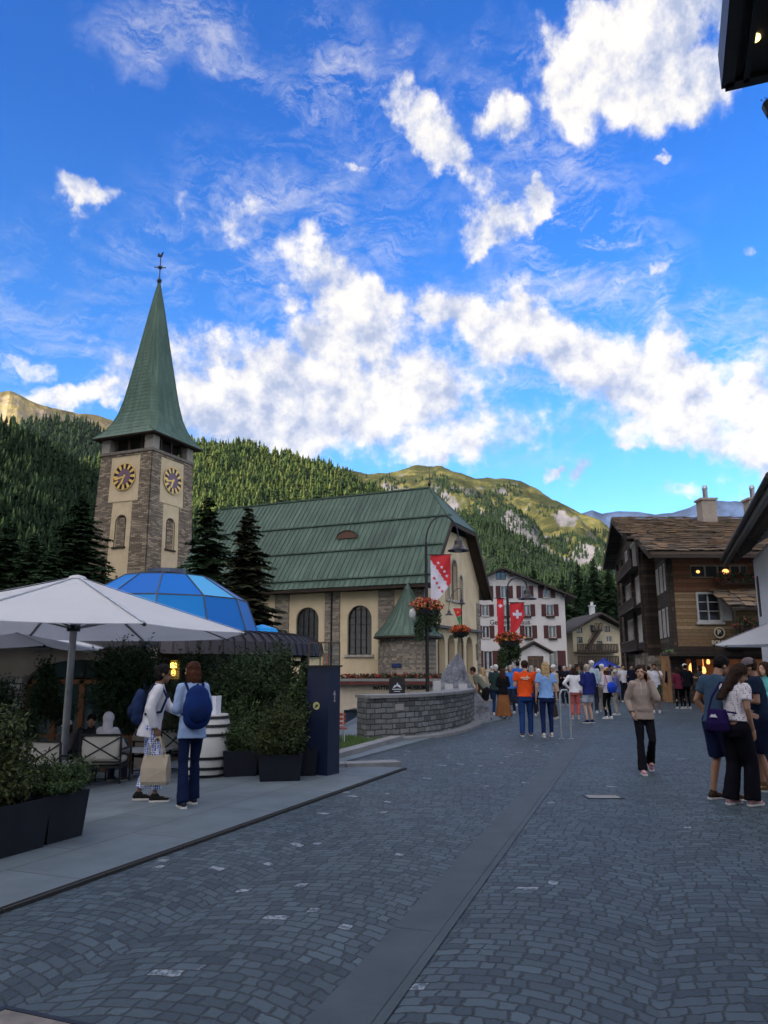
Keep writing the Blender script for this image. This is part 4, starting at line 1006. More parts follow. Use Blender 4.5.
for lp in hb:
    (xa,za),(xb_,_),(_,zb),_2 = lp
    mb = MB(TR); mb.bx(xa, xb_, .1, .13, za, zb); wn = mb.build('window', wglass, th_)
    mb = MB(TR); ringframe(mb, rect(xa+.05,xb_-.05,za+.05,zb-.05), .1, -.04, .09); mb.bx((xa+xb_)/2-.04,(xa+xb_)/2+.04,-.01,.08,za,zb); mb.bx(xa+.1,xb_-.1,.093,.097,za,zb-.3); mb.build('frame', wframe, wn)
for z in (2.6, 4.8, 6.9):
    mb = MB(TR); mb.bx(4.5, 12.2, -.5, -.003, z-.1, z); bl = mb.build('balcony', wood_d, th_)
    mb = MB(TR); mb.bx(4.5, 12.2, -.52, -.47, z+.4, z+.48)
    for x in np.arange(4.5, 12.2, .4): mb.bx(x, x+.22, -.5, -.47, z, z+.42)
    mb.build('railing', wood_d, bl)
for x in (1.5, 4.2, 8.9, 12.5):
    mb = MB(TR); mb.bx(x-.12, x+.12, -.16, -.004, -.3, 8.3); mb.build('post', wood_d, th_)
# stone base and shop front
mb = MB(TR); mb.bx(l2-3.4, l2+.05, -.25, -.005, -.3, 2.35); mb.build('stone_base', stone, th_)
mb = MB(); mb.bx(bx0-.1, sw.x+.35, by0-1.2, by0-.004, -.3, 2.2); mb.build('stone_base', stone, th_)
mb = MB(); mb.bx(-.3, 6.5, -.32, .9, z1_-.36, z1_-.182); mb.build('jetty_beam', wood_d, th_)
glow_wall = M('shop_interior', (.45,.24,.10), (.25,.12,.05), .8, 2)
mb = MB(); mb.bx(.3, 6.4, 2.6, 2.7, -.1, 2.3); mb.bx(.3,.4,.85,2.6,-.1,2.3); shop = mb.build('shop_back_wall', glow_wall, th_)
mb = MB()
for x in (.12, .62, 1.1, 2.45, 3.5, 4.6, 5.7): mb.bx(x-.09, x+.09, .5, .7, -.1, 2.14)
mb.bx(.1, 1.05, .58, .62, -.1, .8); mb.bx(.1,.55,.55,.6,.8,2.14)
mb.bx(.0, 6.4, .48, .72, 2.0, 2.138); mb.build('shop_front', wood_d, th_)
for x, z, s_ in ((1.35,1.6,.15), (1.9,1.5,.11), (2.9,1.65,.14), (4.0,1.6,.13), (2.15,1.9,.08), (5.1,1.7,.12)):
    mb = MB(); mb.lathe([(s_*.5,-s_*1.5),(s_,-s_*.8),(s_*.9,s_*.6),(s_*.4,s_*1.5)], 12, (x,1.5,z)); mb.cyl((x,1.5,z+s_*1.5),(x,1.5,2.3),.01,n=5); mb.build('hanging_lamp', warm, th_)
# roofs
def slabroof(name, T, wdt, dep, parent, seed, st=.34):
    """rows of rough stone slabs on a sloping board: x across, y up the slope"""
    rs = random.Random(seed); mb = MB(T); mb.bx(0, wdt, 0, dep, -.2, -.06)
    y = -.05; k = 0
    while y < dep-.2:
        x = -.1-rs.random()*.3
        while x < wdt:
            w_ = rs.uniform(.3, .75); t = rs.uniform(.015, .04); zt_ = rs.uniform(0, .035)
            d_ = st*rs.uniform(1.25, 1.7)
            z_ = .02+zt_
            q = [(x,y+rs.uniform(-.07,.07),z_+.05),(min(x+w_,wdt+.12),y+rs.uniform(-.07,.07),z_+.05+rs.uniform(-.02,.03)),(min(x+w_,wdt+.12)-rs.uniform(0,.08),min(y+d_,dep),z_-.02),(x+rs.uniform(0,.08),min(y+d_,dep),z_-.02)]
            mb.add(q+[(a,b_,c+t) for a,b_,c in q], [(0,3,2,1),(4,5,6,7),(0,1,5,4),(1,2,6,5),(2,3,7,6),(3,0,4,7)])
            x += w_+.012
        y += st; k += 1
    return mb.build(name, slate, parent, uv=False)
rid = Vector((0,10,10.55)); 
def slope_T(x, y, z, y2, z2):
    return Matrix.Translation((x,y,z))@Matrix.Rotation(math.atan2(z2-z, y2-y), 4, 'X')
lr = math.hypot(10-(-1.6), 10.55-6.75)
ta = (10.55-6.75)/(10+1.6)
zs_ = 6.75+ta*(3.3+1.6)
SH = Matrix(((1,.2,0,0),(0,1,0,0),(0,0,1,0),(0,0,0,1)))
def vx(y, o=0): return -1.35+.2*(y+1.6)+o
rf = slabroof('roof', slope_T(-1.35,-1.6,6.75,10,10.55)@SH, 11.5, lr*.45, th_, 3)
yb = -1.6+11.6*.45; zb_ = 6.75+3.8*.45
rf2 = slabroof('roof', slope_T(vx(yb),yb,zb_,10,10.55)@SH, 10.5, lr*.55, th_, 4)
rf3 = slabroof('roof', slope_T(vx(3.3,-.45),3.3,zs_,10,10.55)@SH, 1.0, math.hypot(6.7,10.55-zs_), th_, 5)
mb = MB() # far slope and soffit
xa_, xz_ = vx(10,-.45), vx(18,-.45)
for dz in (0,-.2): mb.add([(xa_,10,10.5+dz),(12,10,10.5+dz),(13,18,8.6+dz),(xz_,18,8.6+dz)], [(0,1,2,3)])
mb.bar((xa_,10,10.38),(xz_,18,8.48),.1,.34); mb.bar((xa_,10,10.38),(vx(3.3,-.45),3.3,zs_-.12),.1,.34); mb.bar((vx(-1.6),-1.6,6.6),(vx(3.3),3.3,zs_-.14),.1,.34)
mb.bar((vx(-1.6),-1.6,6.6),(10.3,-1.6,6.6),.1,.28)
mb.add([(vx(-1.6),-1.6,6.45),(10.3,-1.6,6.45),(10.3,3.3,8.0),(vx(3.3),3.3,8.0)], [(0,3,2,1)])
mb.add([(vx(3.3,-.45),3.3,8.0),(10.3,3.3,8.0),(10.3,10,10.2),(vx(10,-.45),10,10.2)], [(0,3,2,1)])
mb.build('eaves_board', wood_d, rf)
for x, y, z, h in ((at(707,515,44)[0]-13.35, 8.0, 9.6, 1.55), (at(758,500,44)[0]-13.35, 8.6, 9.6, 1.7)):
    mb = MB(); mb.bx(x-.42, x+.42, y-.4, y+.4, z, z+h); mb.bx(x-.5, x+.5, y-.48, y+.48, z+h, z+h+.12); ch = mb.build('chimney', M('chimney_render', (.36,.31,.26), (.28,.24,.2)), th_)
    mb = MB(); mb.cyl((x,y,z+h+.12),(x,y,z+h+.75),.14,None,10); mb.cyl((x,y,z+h+.75),(x,y,z+h+.95),.17,.10,10); mb.build('flue', M('steel_flue', (.4,.4,.42), None, .35, 4, .05, 20, .8), ch)
# sign of the shop: a ring with a letter, and the letters below it
sg = MB(); sgx, sgy = at(722,633,35.6)[0]-13.35, -.14
sz_ = at(722,632.5,35.8)[2]
mb = MB(Matrix.Translation((sgx, -.12, sz_))@Matrix.Rotation(R(90), 4, 'X')); mb.lathe([(.20,-.02),(.25,-.02),(.25,.03),(.20,.03),(.20,-.02)], 32, cap=False); signo = mb.build('sign_ring', M('sign_cream', (.75,.68,.5), None, .6), None)
signo.location = (13.35, 36, 0); tag(signo, 'round cream shop sign with the letter B fixed on the plank wall', 'shop sign')
mb = MB(Matrix.Translation((sgx, -.12, sz_))@Matrix.Rotation(R(90), 4, 'X')); mb.lathe([(0,-.03),(.198,-.03),(.198,0),(0,0)], 28); mb.build('disc', black, signo)
text_mesh('B', .34, MATS['sign_cream'], signo, Matrix.Translation((sgx, -.13, sz_))@UP, 'letter', .012, bold=.012)
text_mesh('BOUNA', .24, MATS['sign_cream'], signo, Matrix.Translation((sgx+.03, -.13, sz_-.45))@UP, 'lettering', .012, bold=.006)
# little slate canopy with flower box and balcony on the right of the front
cx0, cx1 = at(728,600,35)[0]-13.35, 6.4
rfc = slabroof('canopy_roof', slope_T(cx0-.1,-1.5,at(740,606,34.5)[2],-.06,at(745,590,36)[2]), cx1-cx0+.2, 1.75, th_, 8, .36)
mb = MB(); mb.bar((cx0-.1,-1.5,at(740,606,34.5)[2]-.12),(cx1+.1,-1.5,at(740,606,34.5)[2]-.12),.1,.12); mb.bar((cx0,-1.5,at(740,606,34.5)[2]-.15),(cx0,-1.5,2.6),.12,.12); mb.build('canopy_beam', wood_d, rfc)
mb = MB(); mb.bx(cx0, cx1, -1.5, -.01, 2.55, 2.68); bal = mb.build('balcony', wood_d, th_)
mb = MB(); mb.bar((cx0,-1.5,3.3),(cx1,-1.5,3.3),.07,.07)
for x in np.arange(cx0, cx1, .16): mb.bx(x, x+.05, -1.52, -1.48, 2.6, 3.3)
mb.build('railing', wood_d, bal)
gerl = M('window_greens', (.03,.06,.02), (.02,.035,.015), .8, 6, 0, island=[(.015,.03,.012),(.04,.075,.025)])
gerf = M('red_blossom', (.42,.03,.03), (.3,.02,.02), .7, 6, 0, island=[(.25,.015,.02),(.5,.04,.04)])
def flowers(parent, blobs, nl, nf, sl_=.05, sf=.04, flm=None):
    npmesh('foliage', leafquads(blobpts(blobs, nl), sl_), 4, gerl, parent); npmesh('blossoms', leafquads(blobpts(blobs, nf, .85), sf, .9), 4, flm or gerf, parent)
for (x0_, x1_, y_, z_, nm) in ((cx0+.1, cx0+2.6, -1.55, 3.55, ''), (cx0-.1, cx0+2.2, -.5, at(745,588,36)[2]+.45, '')):
    mb = MB(); mb.bx(x0_, x1_, y_-.12, y_+.12, z_-.32, z_-.12); fb = mb.build('flower_box', darkwood, th_)
    flowers(fb, [(x, y_, z_-.05, .4, .3, .3) for x in np.arange(x0_+.2, x1_, .5)], 900, 160, .06, .05)
mb = MB(); mb.bx(-.003, 0, 0, 0, 0, 0)
# ================================================================ WHITE HOUSE at the right edge
WF = Vector(at(726,560,30)); WY = 30.0
while at(768,489,WY)[2] > WF.z: WY -= .05
WNr = Vector(at(768,489,WY)); D2 = (WNr-WF).to_2d().normalized(); WZ = WF.z
wh = thing('white_house', 'white rendered house with a deep dark eave cut off at the right edge', 'house', (WF.x, WF.y, WZ-5.85), math.atan2(D2.y, D2.x))
# local x runs from the far end towards the viewer along the eave, +y is towards... the house body
wn_white = M('white_render', (.78,.79,.80), (.70,.71,.73), .9, .4, .2, 12)
hh = [arch(1.0, 1.4, 3.6, 5.0, 8, .6), rect(7.2, 8.2, 3.3, 4.6)]
T0 = Matrix.Translation((0, .92, 0))
mb = MB(T0); mb.panel(rect(.35, 13.0, -.3, 5.75), hh, .25); 
o = mb.build('wall', wn_white, wh)
mb = MB(); mb.bx(.35, .55, 1.18, 8, -.3, 5.9); mb.bx(12.8, 13, 1.51, 8, -.3, 5.9); mb.build('end_wall', wn_white, wh)
for lp in hh:
    mb = MB(T0); mb.prism(lp, .18, .2); wn = mb.build('window', wglass, wh)
    mb = MB(T0); ringframe(mb, lp, .05, .0-.02, .1); mb.build('frame', M('brown_frame', (.12,.07,.045)), wn)
mb = MB(); mb.prism([(0,5.75),(0,5.95),(5.5,9.3),(9,7.2),(9,7.0),(5.5,9.05)], -.3, 14.2, ax='x')
rf = mb.build('roof', MATS['brown_roof'], wh)
mb = MB(); mb.bar((-.35,0,5.8),(14.2,0,5.8),.14,.3); mb.cyl((-.35,-.1,5.9),(14.2,-.1,5.9),.09); mb.build('gutter', dark, rf)
for x in np.arange(.3, 13, .9): 
    mb = MB(); mb.bar((x,.15,5.72),(x,.91,6.25),.12,.16); mb.build('rafter', darkwood, rf)
mb = MB(); mb.bx(1.5, 2.4, 4.4, 5.2, 8.2, 10.1); mb.bx(1.4, 2.5, 4.3, 5.3, 10.1, 10.2); mb.build('chimney', MATS['chimney_render'], rf)
# ================================================================ overhanging eave above the street at the upper right
pc = Vector((2.915, 5.72)); e1 = Vector((2.612-2.914, 4.887-5.722)).normalized(); e2 = Vector((3.2266-2.914, 5.6087-5.7216)).normalized()
eh = thing('corner_building', 'dark roof overhang of a tall building with one small downlight at the upper corner', 'building', (0,0,0))
Z = 6.5; A0 = pc; B0 = pc+e2*7; C0 = B0+e1*14; D0 = pc+e1*14
black_sof = M('soffit_boards', (.035,.028,.027), (.025,.02,.02), .8, 2, .3, 20)
mb = MB(); mb.prism([(p.x,p.y) for p in (A0,D0,C0,B0)], Z, Z+.25, ax='z'); sf = mb.build('soffit', black_sof, eh)
mb = MB(); o1 = Vector((-e1.y, e1.x)); 
if o1.dot(e2) > 0: o1 = -o1
mb.bar((A0.x+e1.x*-.05,A0.y,Z+.12),(D0.x,D0.y,Z+.12),.10,.34); a = A0+e2*.16; b_ = D0+e2*.16; mb.bar((a.x,a.y,Z-.02),(b_.x,b_.y,Z-.02),.05,.06); mb.bar((A0.x,A0.y,Z+.12),(B0.x,B0.y,Z+.12),.1,.34); mb.build('fascia', dark, eh)
dl = Vector(at(756,37,5.1)); x_, y_, w_ = ray(754.5, 37.5); t_ = (Z-CH)/w_
mb = MB(); mb.cyl((x_*t_,y_*t_,Z-.015),(x_*t_,y_*t_,Z+.01),.045,None,16); mb.build('downlight', Memit('downlight_glow', (1,.8,.25), 1.6), eh)
q = [A0+e2*2.3+e1*.9, A0+e2*2.3+e1*13.5, A0+e2*6.9+e1*13.5, A0+e2*6.9+e1*.9]
mb = MB(); mb.prism([(p.x,p.y) for p in q], -.3, Z-.003, ax='z'); mb.build('wall', wn_white, eh)
for i in range(3):
    a = q[0].lerp(q[1], .15+.28*i); b_ = q[0].lerp(q[1], .3+.28*i)
    for z in (1.0, 4.0):
        mb = MB(); mb.bar((a.x,a.y,z+.8),(b_.x,b_.y,z+.8),.06,1.5); mb.build('window', wglass, eh)
# ================================================================ RESTAURANT: arcade, dome and metal canopy
gb = -1.0
arc = thing('arcade_building', 'low stone arcade with brown wooden glazed doors behind the parasols', 'building', (-22, 19.2, gb), R(0))
arst = M('arcade_limestone', (.33,.28,.23), (.25,.21,.17), .9, 1.5, .5, 20)
tim = M('orange_timber', (.26,.10,.035), (.17,.065,.025), .6, 2, .3, 20)
def zz(v, Y=19.2): return at(100, v, Y)[2]-gb
hw_ = 1.75
cents = [atx(10,19.2)+22-.35, atx(80,19.2)+22, atx(80,19.2)+22+4.4]
cents = [cents[1]-3.25, cents[1]]
holes = [arch(c-1.38, c+1.38, -.2, zz(659.5), 14, .5) for c in cents]+[arch(cents[0]-3.25-1.68, cents[0]-3.25+1.68, -.2, zz(659.5), 14, .5)]
mb = MB(); mb.panel(rect(cents[0]-5.2, cents[1]+1.75, -.3, zz(648)), holes, .4); mb.build('wall', arst, arc)
for lp, c in zip(holes, cents+[cents[0]-3.25]):
    mb = MB(); mb.prism(lp, .3, .33); wn = mb.build('window', Mglass('arcade_glass', (.06,.10,.10), .08), arc)
    zt = zz(680)
    mb = MB(); mb.bx(c-1.36, c+1.36, .2, .28, zt-.1, zt+.05)
    for x in (-1.3,-.65,0,.65,1.3): mb.bx(c+x-.06, c+x+.06, .2, .28, 0, zt)
    mb.bx(c-1.36, c+1.36, .22, .27, .95, 1.02); mb.build('timber_frame', tim, wn)
    mb = MB(); 
    for x in (-.8,0,.8): mb.bx(c+x-.025, c+x+.025, .2, .28, zt+.05, zz(660.5)-.03-.25*(abs(x) > .1))
    ringframe(mb, arch(c-1.32, c+1.32, zt+.05, zz(660), 14, .48), .04, .2, .28); mb.build('fanlight_bars', dark, wn)
    mb = MB(); ringframe(mb, arch(c-1.38, c+1.38, zt, zz(659.5), 14, .5)[1:], .22, -.06, -.003)
pcm = (Mbrick('pebble_stone', (.2,.18,.17), (.5,.47,.42), (.08,.07,.06), .3, .16, .02, .9, .9, .02, .12))
for c in cents+[cents[0]-3.25]:
    mb = MB(); mb.bx(c-1.625-.28, c-1.625+.28, -.09, -.004, -.3, zz(677)); mb.build('pier_cladding', pcm, arc)
mb = MB()
for c in cents+[cents[0]-3.25]: mb.bx(c-1.625-.36, c-1.625+.36, -.15, -.005, zz(677), zz(675))
mb.bx(cents[0]-5.2, cents[1]+1.75, -.3, -.001, zz(651), zz(648)); mb.build('ledge', arst, arc)
mb = MB(); mb.bx(cents[0]-5.2, cents[1]+1.75, -.6, 1.0, zz(648)+.002, zz(648)+.16); mb.build('roof', M('flat_roof_felt', (.05,.05,.055)), arc)
# dome restaurant
dm_ = thing('dome_pavilion', 'round pavilion with a blue glass dome and a dark ribbed metal canopy', 'pavilion', (at(163,640,24.5)[0], 24.5, gb), 0)
bl = M('blue_glass_pane', (.01,.13,.50), (.008,.10,.42), .30, .5, .06, 3, 0, .01, [(.005,.08,.38),(.007,.13,.50),(.01,.17,.56),(.02,.34,.74),(.12,.50,.78),(.006,.11,.46)], .12)
zt_, zb2 = at(163,573,24.5)[2]-gb, at(163,634,24.5)[2]-gb
Rd = 2.95; nseg = 12; rows_ = [(0,.0),(.0,1)]
def dpt(i, j):   # j 0..3 up the dome
    a = 2*math.pi*(i+.35)/nseg; t = [0, .36, .74, .985][j]; ph = t*math.pi/2
    return Vector((Rd*math.cos(ph)**.85*math.cos(a), Rd*math.cos(ph)**.85*math.sin(a), zb2+(zt_-zb2)*math.sin(ph)))
mb = MB()
for i in range(nseg):
    for j in range(3):
        P = [dpt(i,j), dpt(i+1,j), dpt(i+1,j+1), dpt(i,j+1)]; c = sum(P, Vector())/4
        mb.add([c+(p-c)*.985 for p in P], [(0,1,2,3)])
dg_ = mb.build('dome_glass', bl, dm_, uv=False)
mb = MB()
for i in range(nseg):
    for j in range(3): mb.bar(dpt(i,j), dpt(i,j+1), .035, .05); mb.bar(dpt(i,j), dpt(i+1,j), .028, .04)
mb.lathe([(.0,zt_-.02),(.62,zt_-.03),(.6,zt_+.1),(0,zt_+.12)], 16); mb.build('dome_frame', M('dome_bar', (.06,.08,.12), None, .5), dg_)
mb = MB(); Rc = 4.95; zt2, zb3 = 1.6+.92-gb, 1.6+.36-gb
mb.lathe([(2.9,zt2+.12),(4.35,zt2+.06),(4.7,zt2-.02),(4.95,zt2-.22),(5.02,zb3),(4.9,zb3),(4.82,zt2-.25),(2.9,zt2-.1)], 96, cap=False)
for i in range(96):
    a = 2*math.pi*i/96; P = [(2.95,zt2+.14),(4.35,zt2+.08),(4.72,zt2+.0),(4.98,zt2-.2),(5.05,zb3)]
    for (r0,z0_),(r1,z1__) in zip(P, P[1:]): mb.bar((r0*math.cos(a),r0*math.sin(a),z0_), (r1*math.cos(a),r1*math.sin(a),z1__), .025, .04)
mb.build('canopy', M('canopy_zinc', (.045,.04,.048), (.03,.027,.033), .42, 1.5, .1, 8, .5), dm_)
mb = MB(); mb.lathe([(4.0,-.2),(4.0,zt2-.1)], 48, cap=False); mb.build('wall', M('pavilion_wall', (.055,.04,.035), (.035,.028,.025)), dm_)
for i in range(14):
    a = 2*math.pi*(i+.3)/14
    if i % 2 == 0:
        P = [R(0)]; mb = MB(); w0 = .32
        pts = [(4.03*math.cos(a+k*w0/4), 4.03*math.sin(a+k*w0/4)) for k in range(-3, 4)]
        for (xa,ya),(xb_,yb_) in zip(pts, pts[1:]): mb.add([(xa,ya,1.0),(xb_,yb_,1.0),(xb_,yb_,2.3),(xa,ya,2.3)], [(0,1,2,3)])
        mb.build('window', MATS['arcade_glass'], dm_)
    mb = MB(); a += .22; mb.cyl((4.55*math.cos(a),4.55*math.sin(a),-.2),(4.55*math.cos(a),4.55*math.sin(a),zb3+.2),.1,None,10); mb.lathe([(.1,0),(.2,.06),(.2,.12)], 10, (4.55*math.cos(a),4.55*math.sin(a),zb3)); mb.build('column', dark, dm_)
# glowing wall lamp
lp_ = Vector(at(173.5,668,20.2))
wl_ = thing('wall_lamp', 'small yellow glowing lamp between the two women on the pavilion wall', 'lamp', tuple(lp_))
mb = MB(); mb.lathe([(.03,-.0),(.08,.01),(.085,.12),(.03,.14)], 14); mb.build('lamp_shade', Memit('lamp_yellow', (1,.72,.12), 1.4), wl_)
mb = MB(); mb.lathe([(.03,-.20),(.06,-.19),(.06,-.06),(.03,-.04)], 14); mb.build('lower_shade', Memit('lamp_yellow_dim', (1,.62,.12), .8), wl_)
mb = MB(); mb.bx(-.03,.03,.0,.14,-.03,.0); mb.bx(-.12,.12,.13,.17,-.28,.2); mb.build('back_plate', M('ochre_plate', (.35,.25,.08), None, .5), wl_)
# small blue skylight right of the dome
sk = thing('skylight', 'small blue glass roof light just right of the big dome', 'skylight', (at(262,634,25.5)[0], 25.5, at(262,637,25.5)[2]-.1))
mb = MB(); mb.lathe([(.75,0),(.45,.38),(.05,.5)], 8); sb = mb.build('glass', bl, sk); mb = MB(); mb.lathe([(.8,-.1),(.8,0),(.74,.02)], 8); mb.build('curb', dark, sk)
# ================================================================ CONIFERS
needle = M('spruce_needles', (.018,.036,.016), (.010,.02,.010), .9, 2, 0, island=[(.012,.030,.012),(.030,.064,.024),(.058,.10,.038)], spec=.15)
needle_r = M('reddish_needles', (.03,.03,.014), (.016,.018,.010), .9, 2, 0, island=[(.014,.024,.011),(.04,.05,.022),(.08,.065,.032)], spec=.15)
bark = M('spruce_bark', (.06,.045,.035), (.035,.027,.02), .95, 6, .6, 30)
def spruce(name, label, loc, H, Wd, seed, mat=None, dens=1.0, group=None, droop=.35, top=0.22):
    rs = np.random.RandomState(seed); t = thing(name, label, 'tree', loc, 0, group)
    mb = MB(); mb.cyl((0,0,-.3), (0,0,H*.5), H*.018+.05, H*.01+.02, 8); mb.cyl((0,0,H*.5), (.02,0,H*.985), H*.01+.02, .012, 6); mb.build('trunk', bark, t)
    Q = []; nw = int(H*4.2)
    for k in range(nw):
        f = k/(nw-1); z = H*(.05+.93*f)+rs.normal()*.10; L0 = Wd*(1-f)**.82*(1+.12*rs.normal())+top
        nb = max(8, int((9-4*f)*dens))
        a0 = rs.uniform(0, 6.28)
        for b_ in range(nb):
            a = a0+6.283*b_/nb+rs.normal()*.3; Lb = L0*rs.uniform(.5, 1.2)
            m = max(3, int(Lb*13*dens)); s_ = np.linspace(.08, 1, m); s_ = s_+rs.normal(0, .02, m)
            dz = -droop*Lb*s_**1.3*.8+.18*Lb*np.maximum(0, s_-.7)
            P = np.c_[np.cos(a)*Lb*s_, np.sin(a)*Lb*s_, z+rs.normal()*.12+dz*rs.uniform(.5,1.4)]
            side = np.array([-np.sin(a), np.cos(a), 0]); wd = (.16+.22*Lb*(1-s_*.75))
            for sg in (-1, 1):
                u_ = side*sg*wd[:, None]+np.array([np.cos(a), np.sin(a), 0])*wd[:, None]*.45+np.array([0,0,-1])*wd[:, None]*rs.uniform(.1, .55, m)[:, None]
                w_ = np.array([np.cos(a), np.sin(a), -.2])*.075*(1+Lb*.3)
                Q.append(np.stack([P-w_, P+w_, P+u_+w_*.25, P+u_-w_*.25], 1))
    V = np.concatenate(Q); V += rs.normal(0, .012, V.shape)
    npmesh('crown', V, 4, mat or needle, t); return t
spruce('spruce_tree', 'dark spiky spruce directly right of the clock tower', (*gp(200,700)[:0], *at(200,700,44)[:2], -1), at(200,497,44)[2]+1, 3.3, 1, None, 1.5)
spruce('spruce_tree', 'slim spruce with brownish tips in front of the church roof', (*at(242,700,41)[:2], -1), at(240,506,41)[2]+1, 2.9, 2, needle_r, 1.5)
for i, (u, v, Y, Wd, lb) in enumerate([(66,492,58,6.0,'broad dark conifer left of the clock tower, tallest of its row'), (20,532,56,5.2,'dark conifer near the left edge above the white parasol'), (40,548,50,4.2,'short dark conifer between two taller ones above the parasol'), (92,560,54,3.2,'small dark conifer at the foot of the clock tower'),(-8,520,60,6.0,'dark conifer cut off by the left edge of the photo')]):
    spruce('conifer_tree', lb, (*at(u,700,Y)[:2], -1), at(u,v,Y)[2]+1, Wd, 20+i, None, 1.1, 'dark conifers left of the tower')
lbs = ['dark spruce just right of the town hall roof', 'second dark spruce right of the town hall, slightly taller', 'tallest dark spruce between the chalet and the timber house', 'dark spruce touching the timber house roof', 'low dark spruce above the chalet chimney', 'small spruce peeping over the town hall ridge', 'small spruce behind the right slope of the town hall roof','dark spruce partly behind the timber house']
for i, (u, v, Y, Wd) in enumerate([(568,574,128,4.2),(584,563,132,4.6),(600,557,128,4.8),(615,560,124,4.4),(592,582,120,4.0),(519,572,110,2.6),(538,565,116,3.2),(628,562,126,4.6)]):
    spruce('spruce_tree', lbs[i], (*at(u,690,Y)[:2], 0), at(u,v,Y)[2], Wd, 40+i, None, .62, 'spruces behind the far houses', .5)
# ================================================================ SHRUBS AND PLANTERS
shrubm = M('shrub_leaves', (.03,.055,.022), (.018,.034,.015), .7, 3, 0, island=[(.010,.022,.008),(.025,.05,.018),(.045,.075,.025)], spec=.25)
shrubl = M('shrub_leaves_light', (.05,.085,.03), (.03,.055,.02), .7, 3, 0, island=[(.012,.026,.010),(.03,.055,.018),(.06,.095,.028)], spec=.25)
shruby = M('shrub_yellow_tips', (.06,.075,.02), (.03,.045,.015), .7, 3, 0, island=[(.010,.020,.008),(.028,.042,.013),(.065,.075,.02)], spec=.25)
twig = M('shrub_twigs', (.05,.035,.025), (.03,.02,.015), .9, 6, .3, 30)
potm = M('anthracite_planter', (.009,.012,.020), (.006,.008,.014), .6, 4, .08, 60, spec=.25)
earthm = MATS['soil']
def shrub(name, label, cat, loc, blobs, n, size, mat, group=None, root=None, sprig=0):
    t = root or thing(name, label, cat, loc, 0, group)
    B = np.array(blobs); c = B[:, :3].mean(0)
    mb = MB(); z0 = min(b[2]-b[5] for b in blobs)
    for b_ in blobs:
        e = Vector(b_[:3]); s0_ = Vector((c[0]+.2*(b_[0]-c[0]), c[1]+.2*(b_[1]-c[1]), z0-.05))
        m = s0_.lerp(e, .5)+Vector((random.uniform(-.05,.05),)*3); mb.tube([s0_, m, e], .014, 6)
        for k in range(7):
            q = e+Vector([random.uniform(-.75,.75)*b_[3+i] for i in range(3)]); mb.cyl(e.lerp(m, random.random()), q, .008, .003, 4, cap=False)
    mb.build('stems', twig, t)
    P = blobpts(blobs, n, .35); Q = leafquads(P, size, .45)
    if sprig:
        k = np.array([b_ for b_ in blobs]); S_ = blobpts(blobs, sprig, .97); cc = B[NR.choice(len(B), sprig)][:, :3]
        d = S_-c; d /= np.linalg.norm(d, axis=1)[:, None]; d[:, 2] = np.abs(d[:, 2])+.4
        E_ = [S_+d*(j*size*.9)+NR.normal(0, size*.25, S_.shape) for j in range(6)]
        Q = np.concatenate([Q, leafquads(np.concatenate(E_), size, .4)])
    npmesh('foliage', Q, 4, mat, t); return t
def planter(name, label, loc, sx, sy, h, rot, group=None, taper=.03):
    t = thing(name, label, 'planter', loc, rot, group); mb = MB()
    a, b_ = sx/2, sy/2; c, d = a-taper, b_-taper
    mb.loft([[(-c,-d,0),(c,-d,0),(c,d,0),(-c,d,0)], [(-a,-b_,h),(a,-b_,h),(a,b_,h),(-a,b_,h)], [(-a+.035,-b_+.035,h),(a-.035,-b_+.035,h),(a-.035,b_-.035,h),(-a+.035,b_-.035,h)], [(-a+.045,-b_+.045,h-.07),(a-.045,-b_+.045,h-.07),(a-.045,b_-.045,h-.07),(-a+.045,b_-.045,h-.07)]])
    mb.build('pot', potm, t); mb = MB(); mb.bx(-a+.05, a-.05, -b_+.05, b_-.05, h-.12, h-.068); mb.build('soil', earthm, t); return t
DZ = .034
def tz(x, y): return gz(x, y)+DZ
kr = math.atan2(KT.y, KT.x)
x, y = gp(47,857); 
def put(u, v, off=(0,0)): a, b_ = gp(u, v); return a+off[0], b_+off[1]
# two near planters, lower left
pa = Vector(gp(48,857)); d1 = KT; d2 = -KT
pl = [((-3.28, 7.28), .62, .62, .44, 'dark square planter at the lower left corner with a big dense shrub', 'planter'), ]
P1 = Vector((-3.40, 7.16)); P2 = P1+KT*.62+Vector((.0,-.05))
planter('planter', 'nearest dark square planter at the lower left corner', (P1.x, P1.y, DZ), .62, .62, .42, kr, 'dark planters along the terrace edge')
planter('planter', 'dark square planter just right of the nearest one, low spreading shrub on it', (P2.x, P2.y, DZ), .50, .52, .42, kr, 'dark planters along the terrace edge')
shrub('shrub', 'big dense dark shrub growing at the lower left corner', 'shrub', (P1.x, P1.y, DZ+.36), [(-.08,0,.2,.34,.34,.26),(-.08,.05,.45,.30,.32,.26),(-.2,.1,.68,.26,.28,.2),(.08,-.15,.25,.22,.22,.2),(-.35,-.2,.4,.32,.3,.28),(-.5,.3,.5,.42,.4,.34)], 11000, .026, shruby, None, None, 420)
shrub('shrub', 'low flat spreading shrub with pale tips beside the nearest planter', 'shrub', (P2.x, P2.y, DZ+.36), [(0,0,.11,.28,.28,.12),(.12,.08,.18,.22,.24,.10),(-.14,.1,.16,.24,.24,.12),(.10,-.16,.13,.20,.20,.08)], 6000, .022, shrubl, None, None, 380)
P3 = Vector((-4.75, 9.1))
planter('planter', 'dark planter half hidden behind the shrub at the left edge', (P3.x, P3.y, tz(*P3)), .6, .6, .45, kr, 'dark planters along the terrace edge')
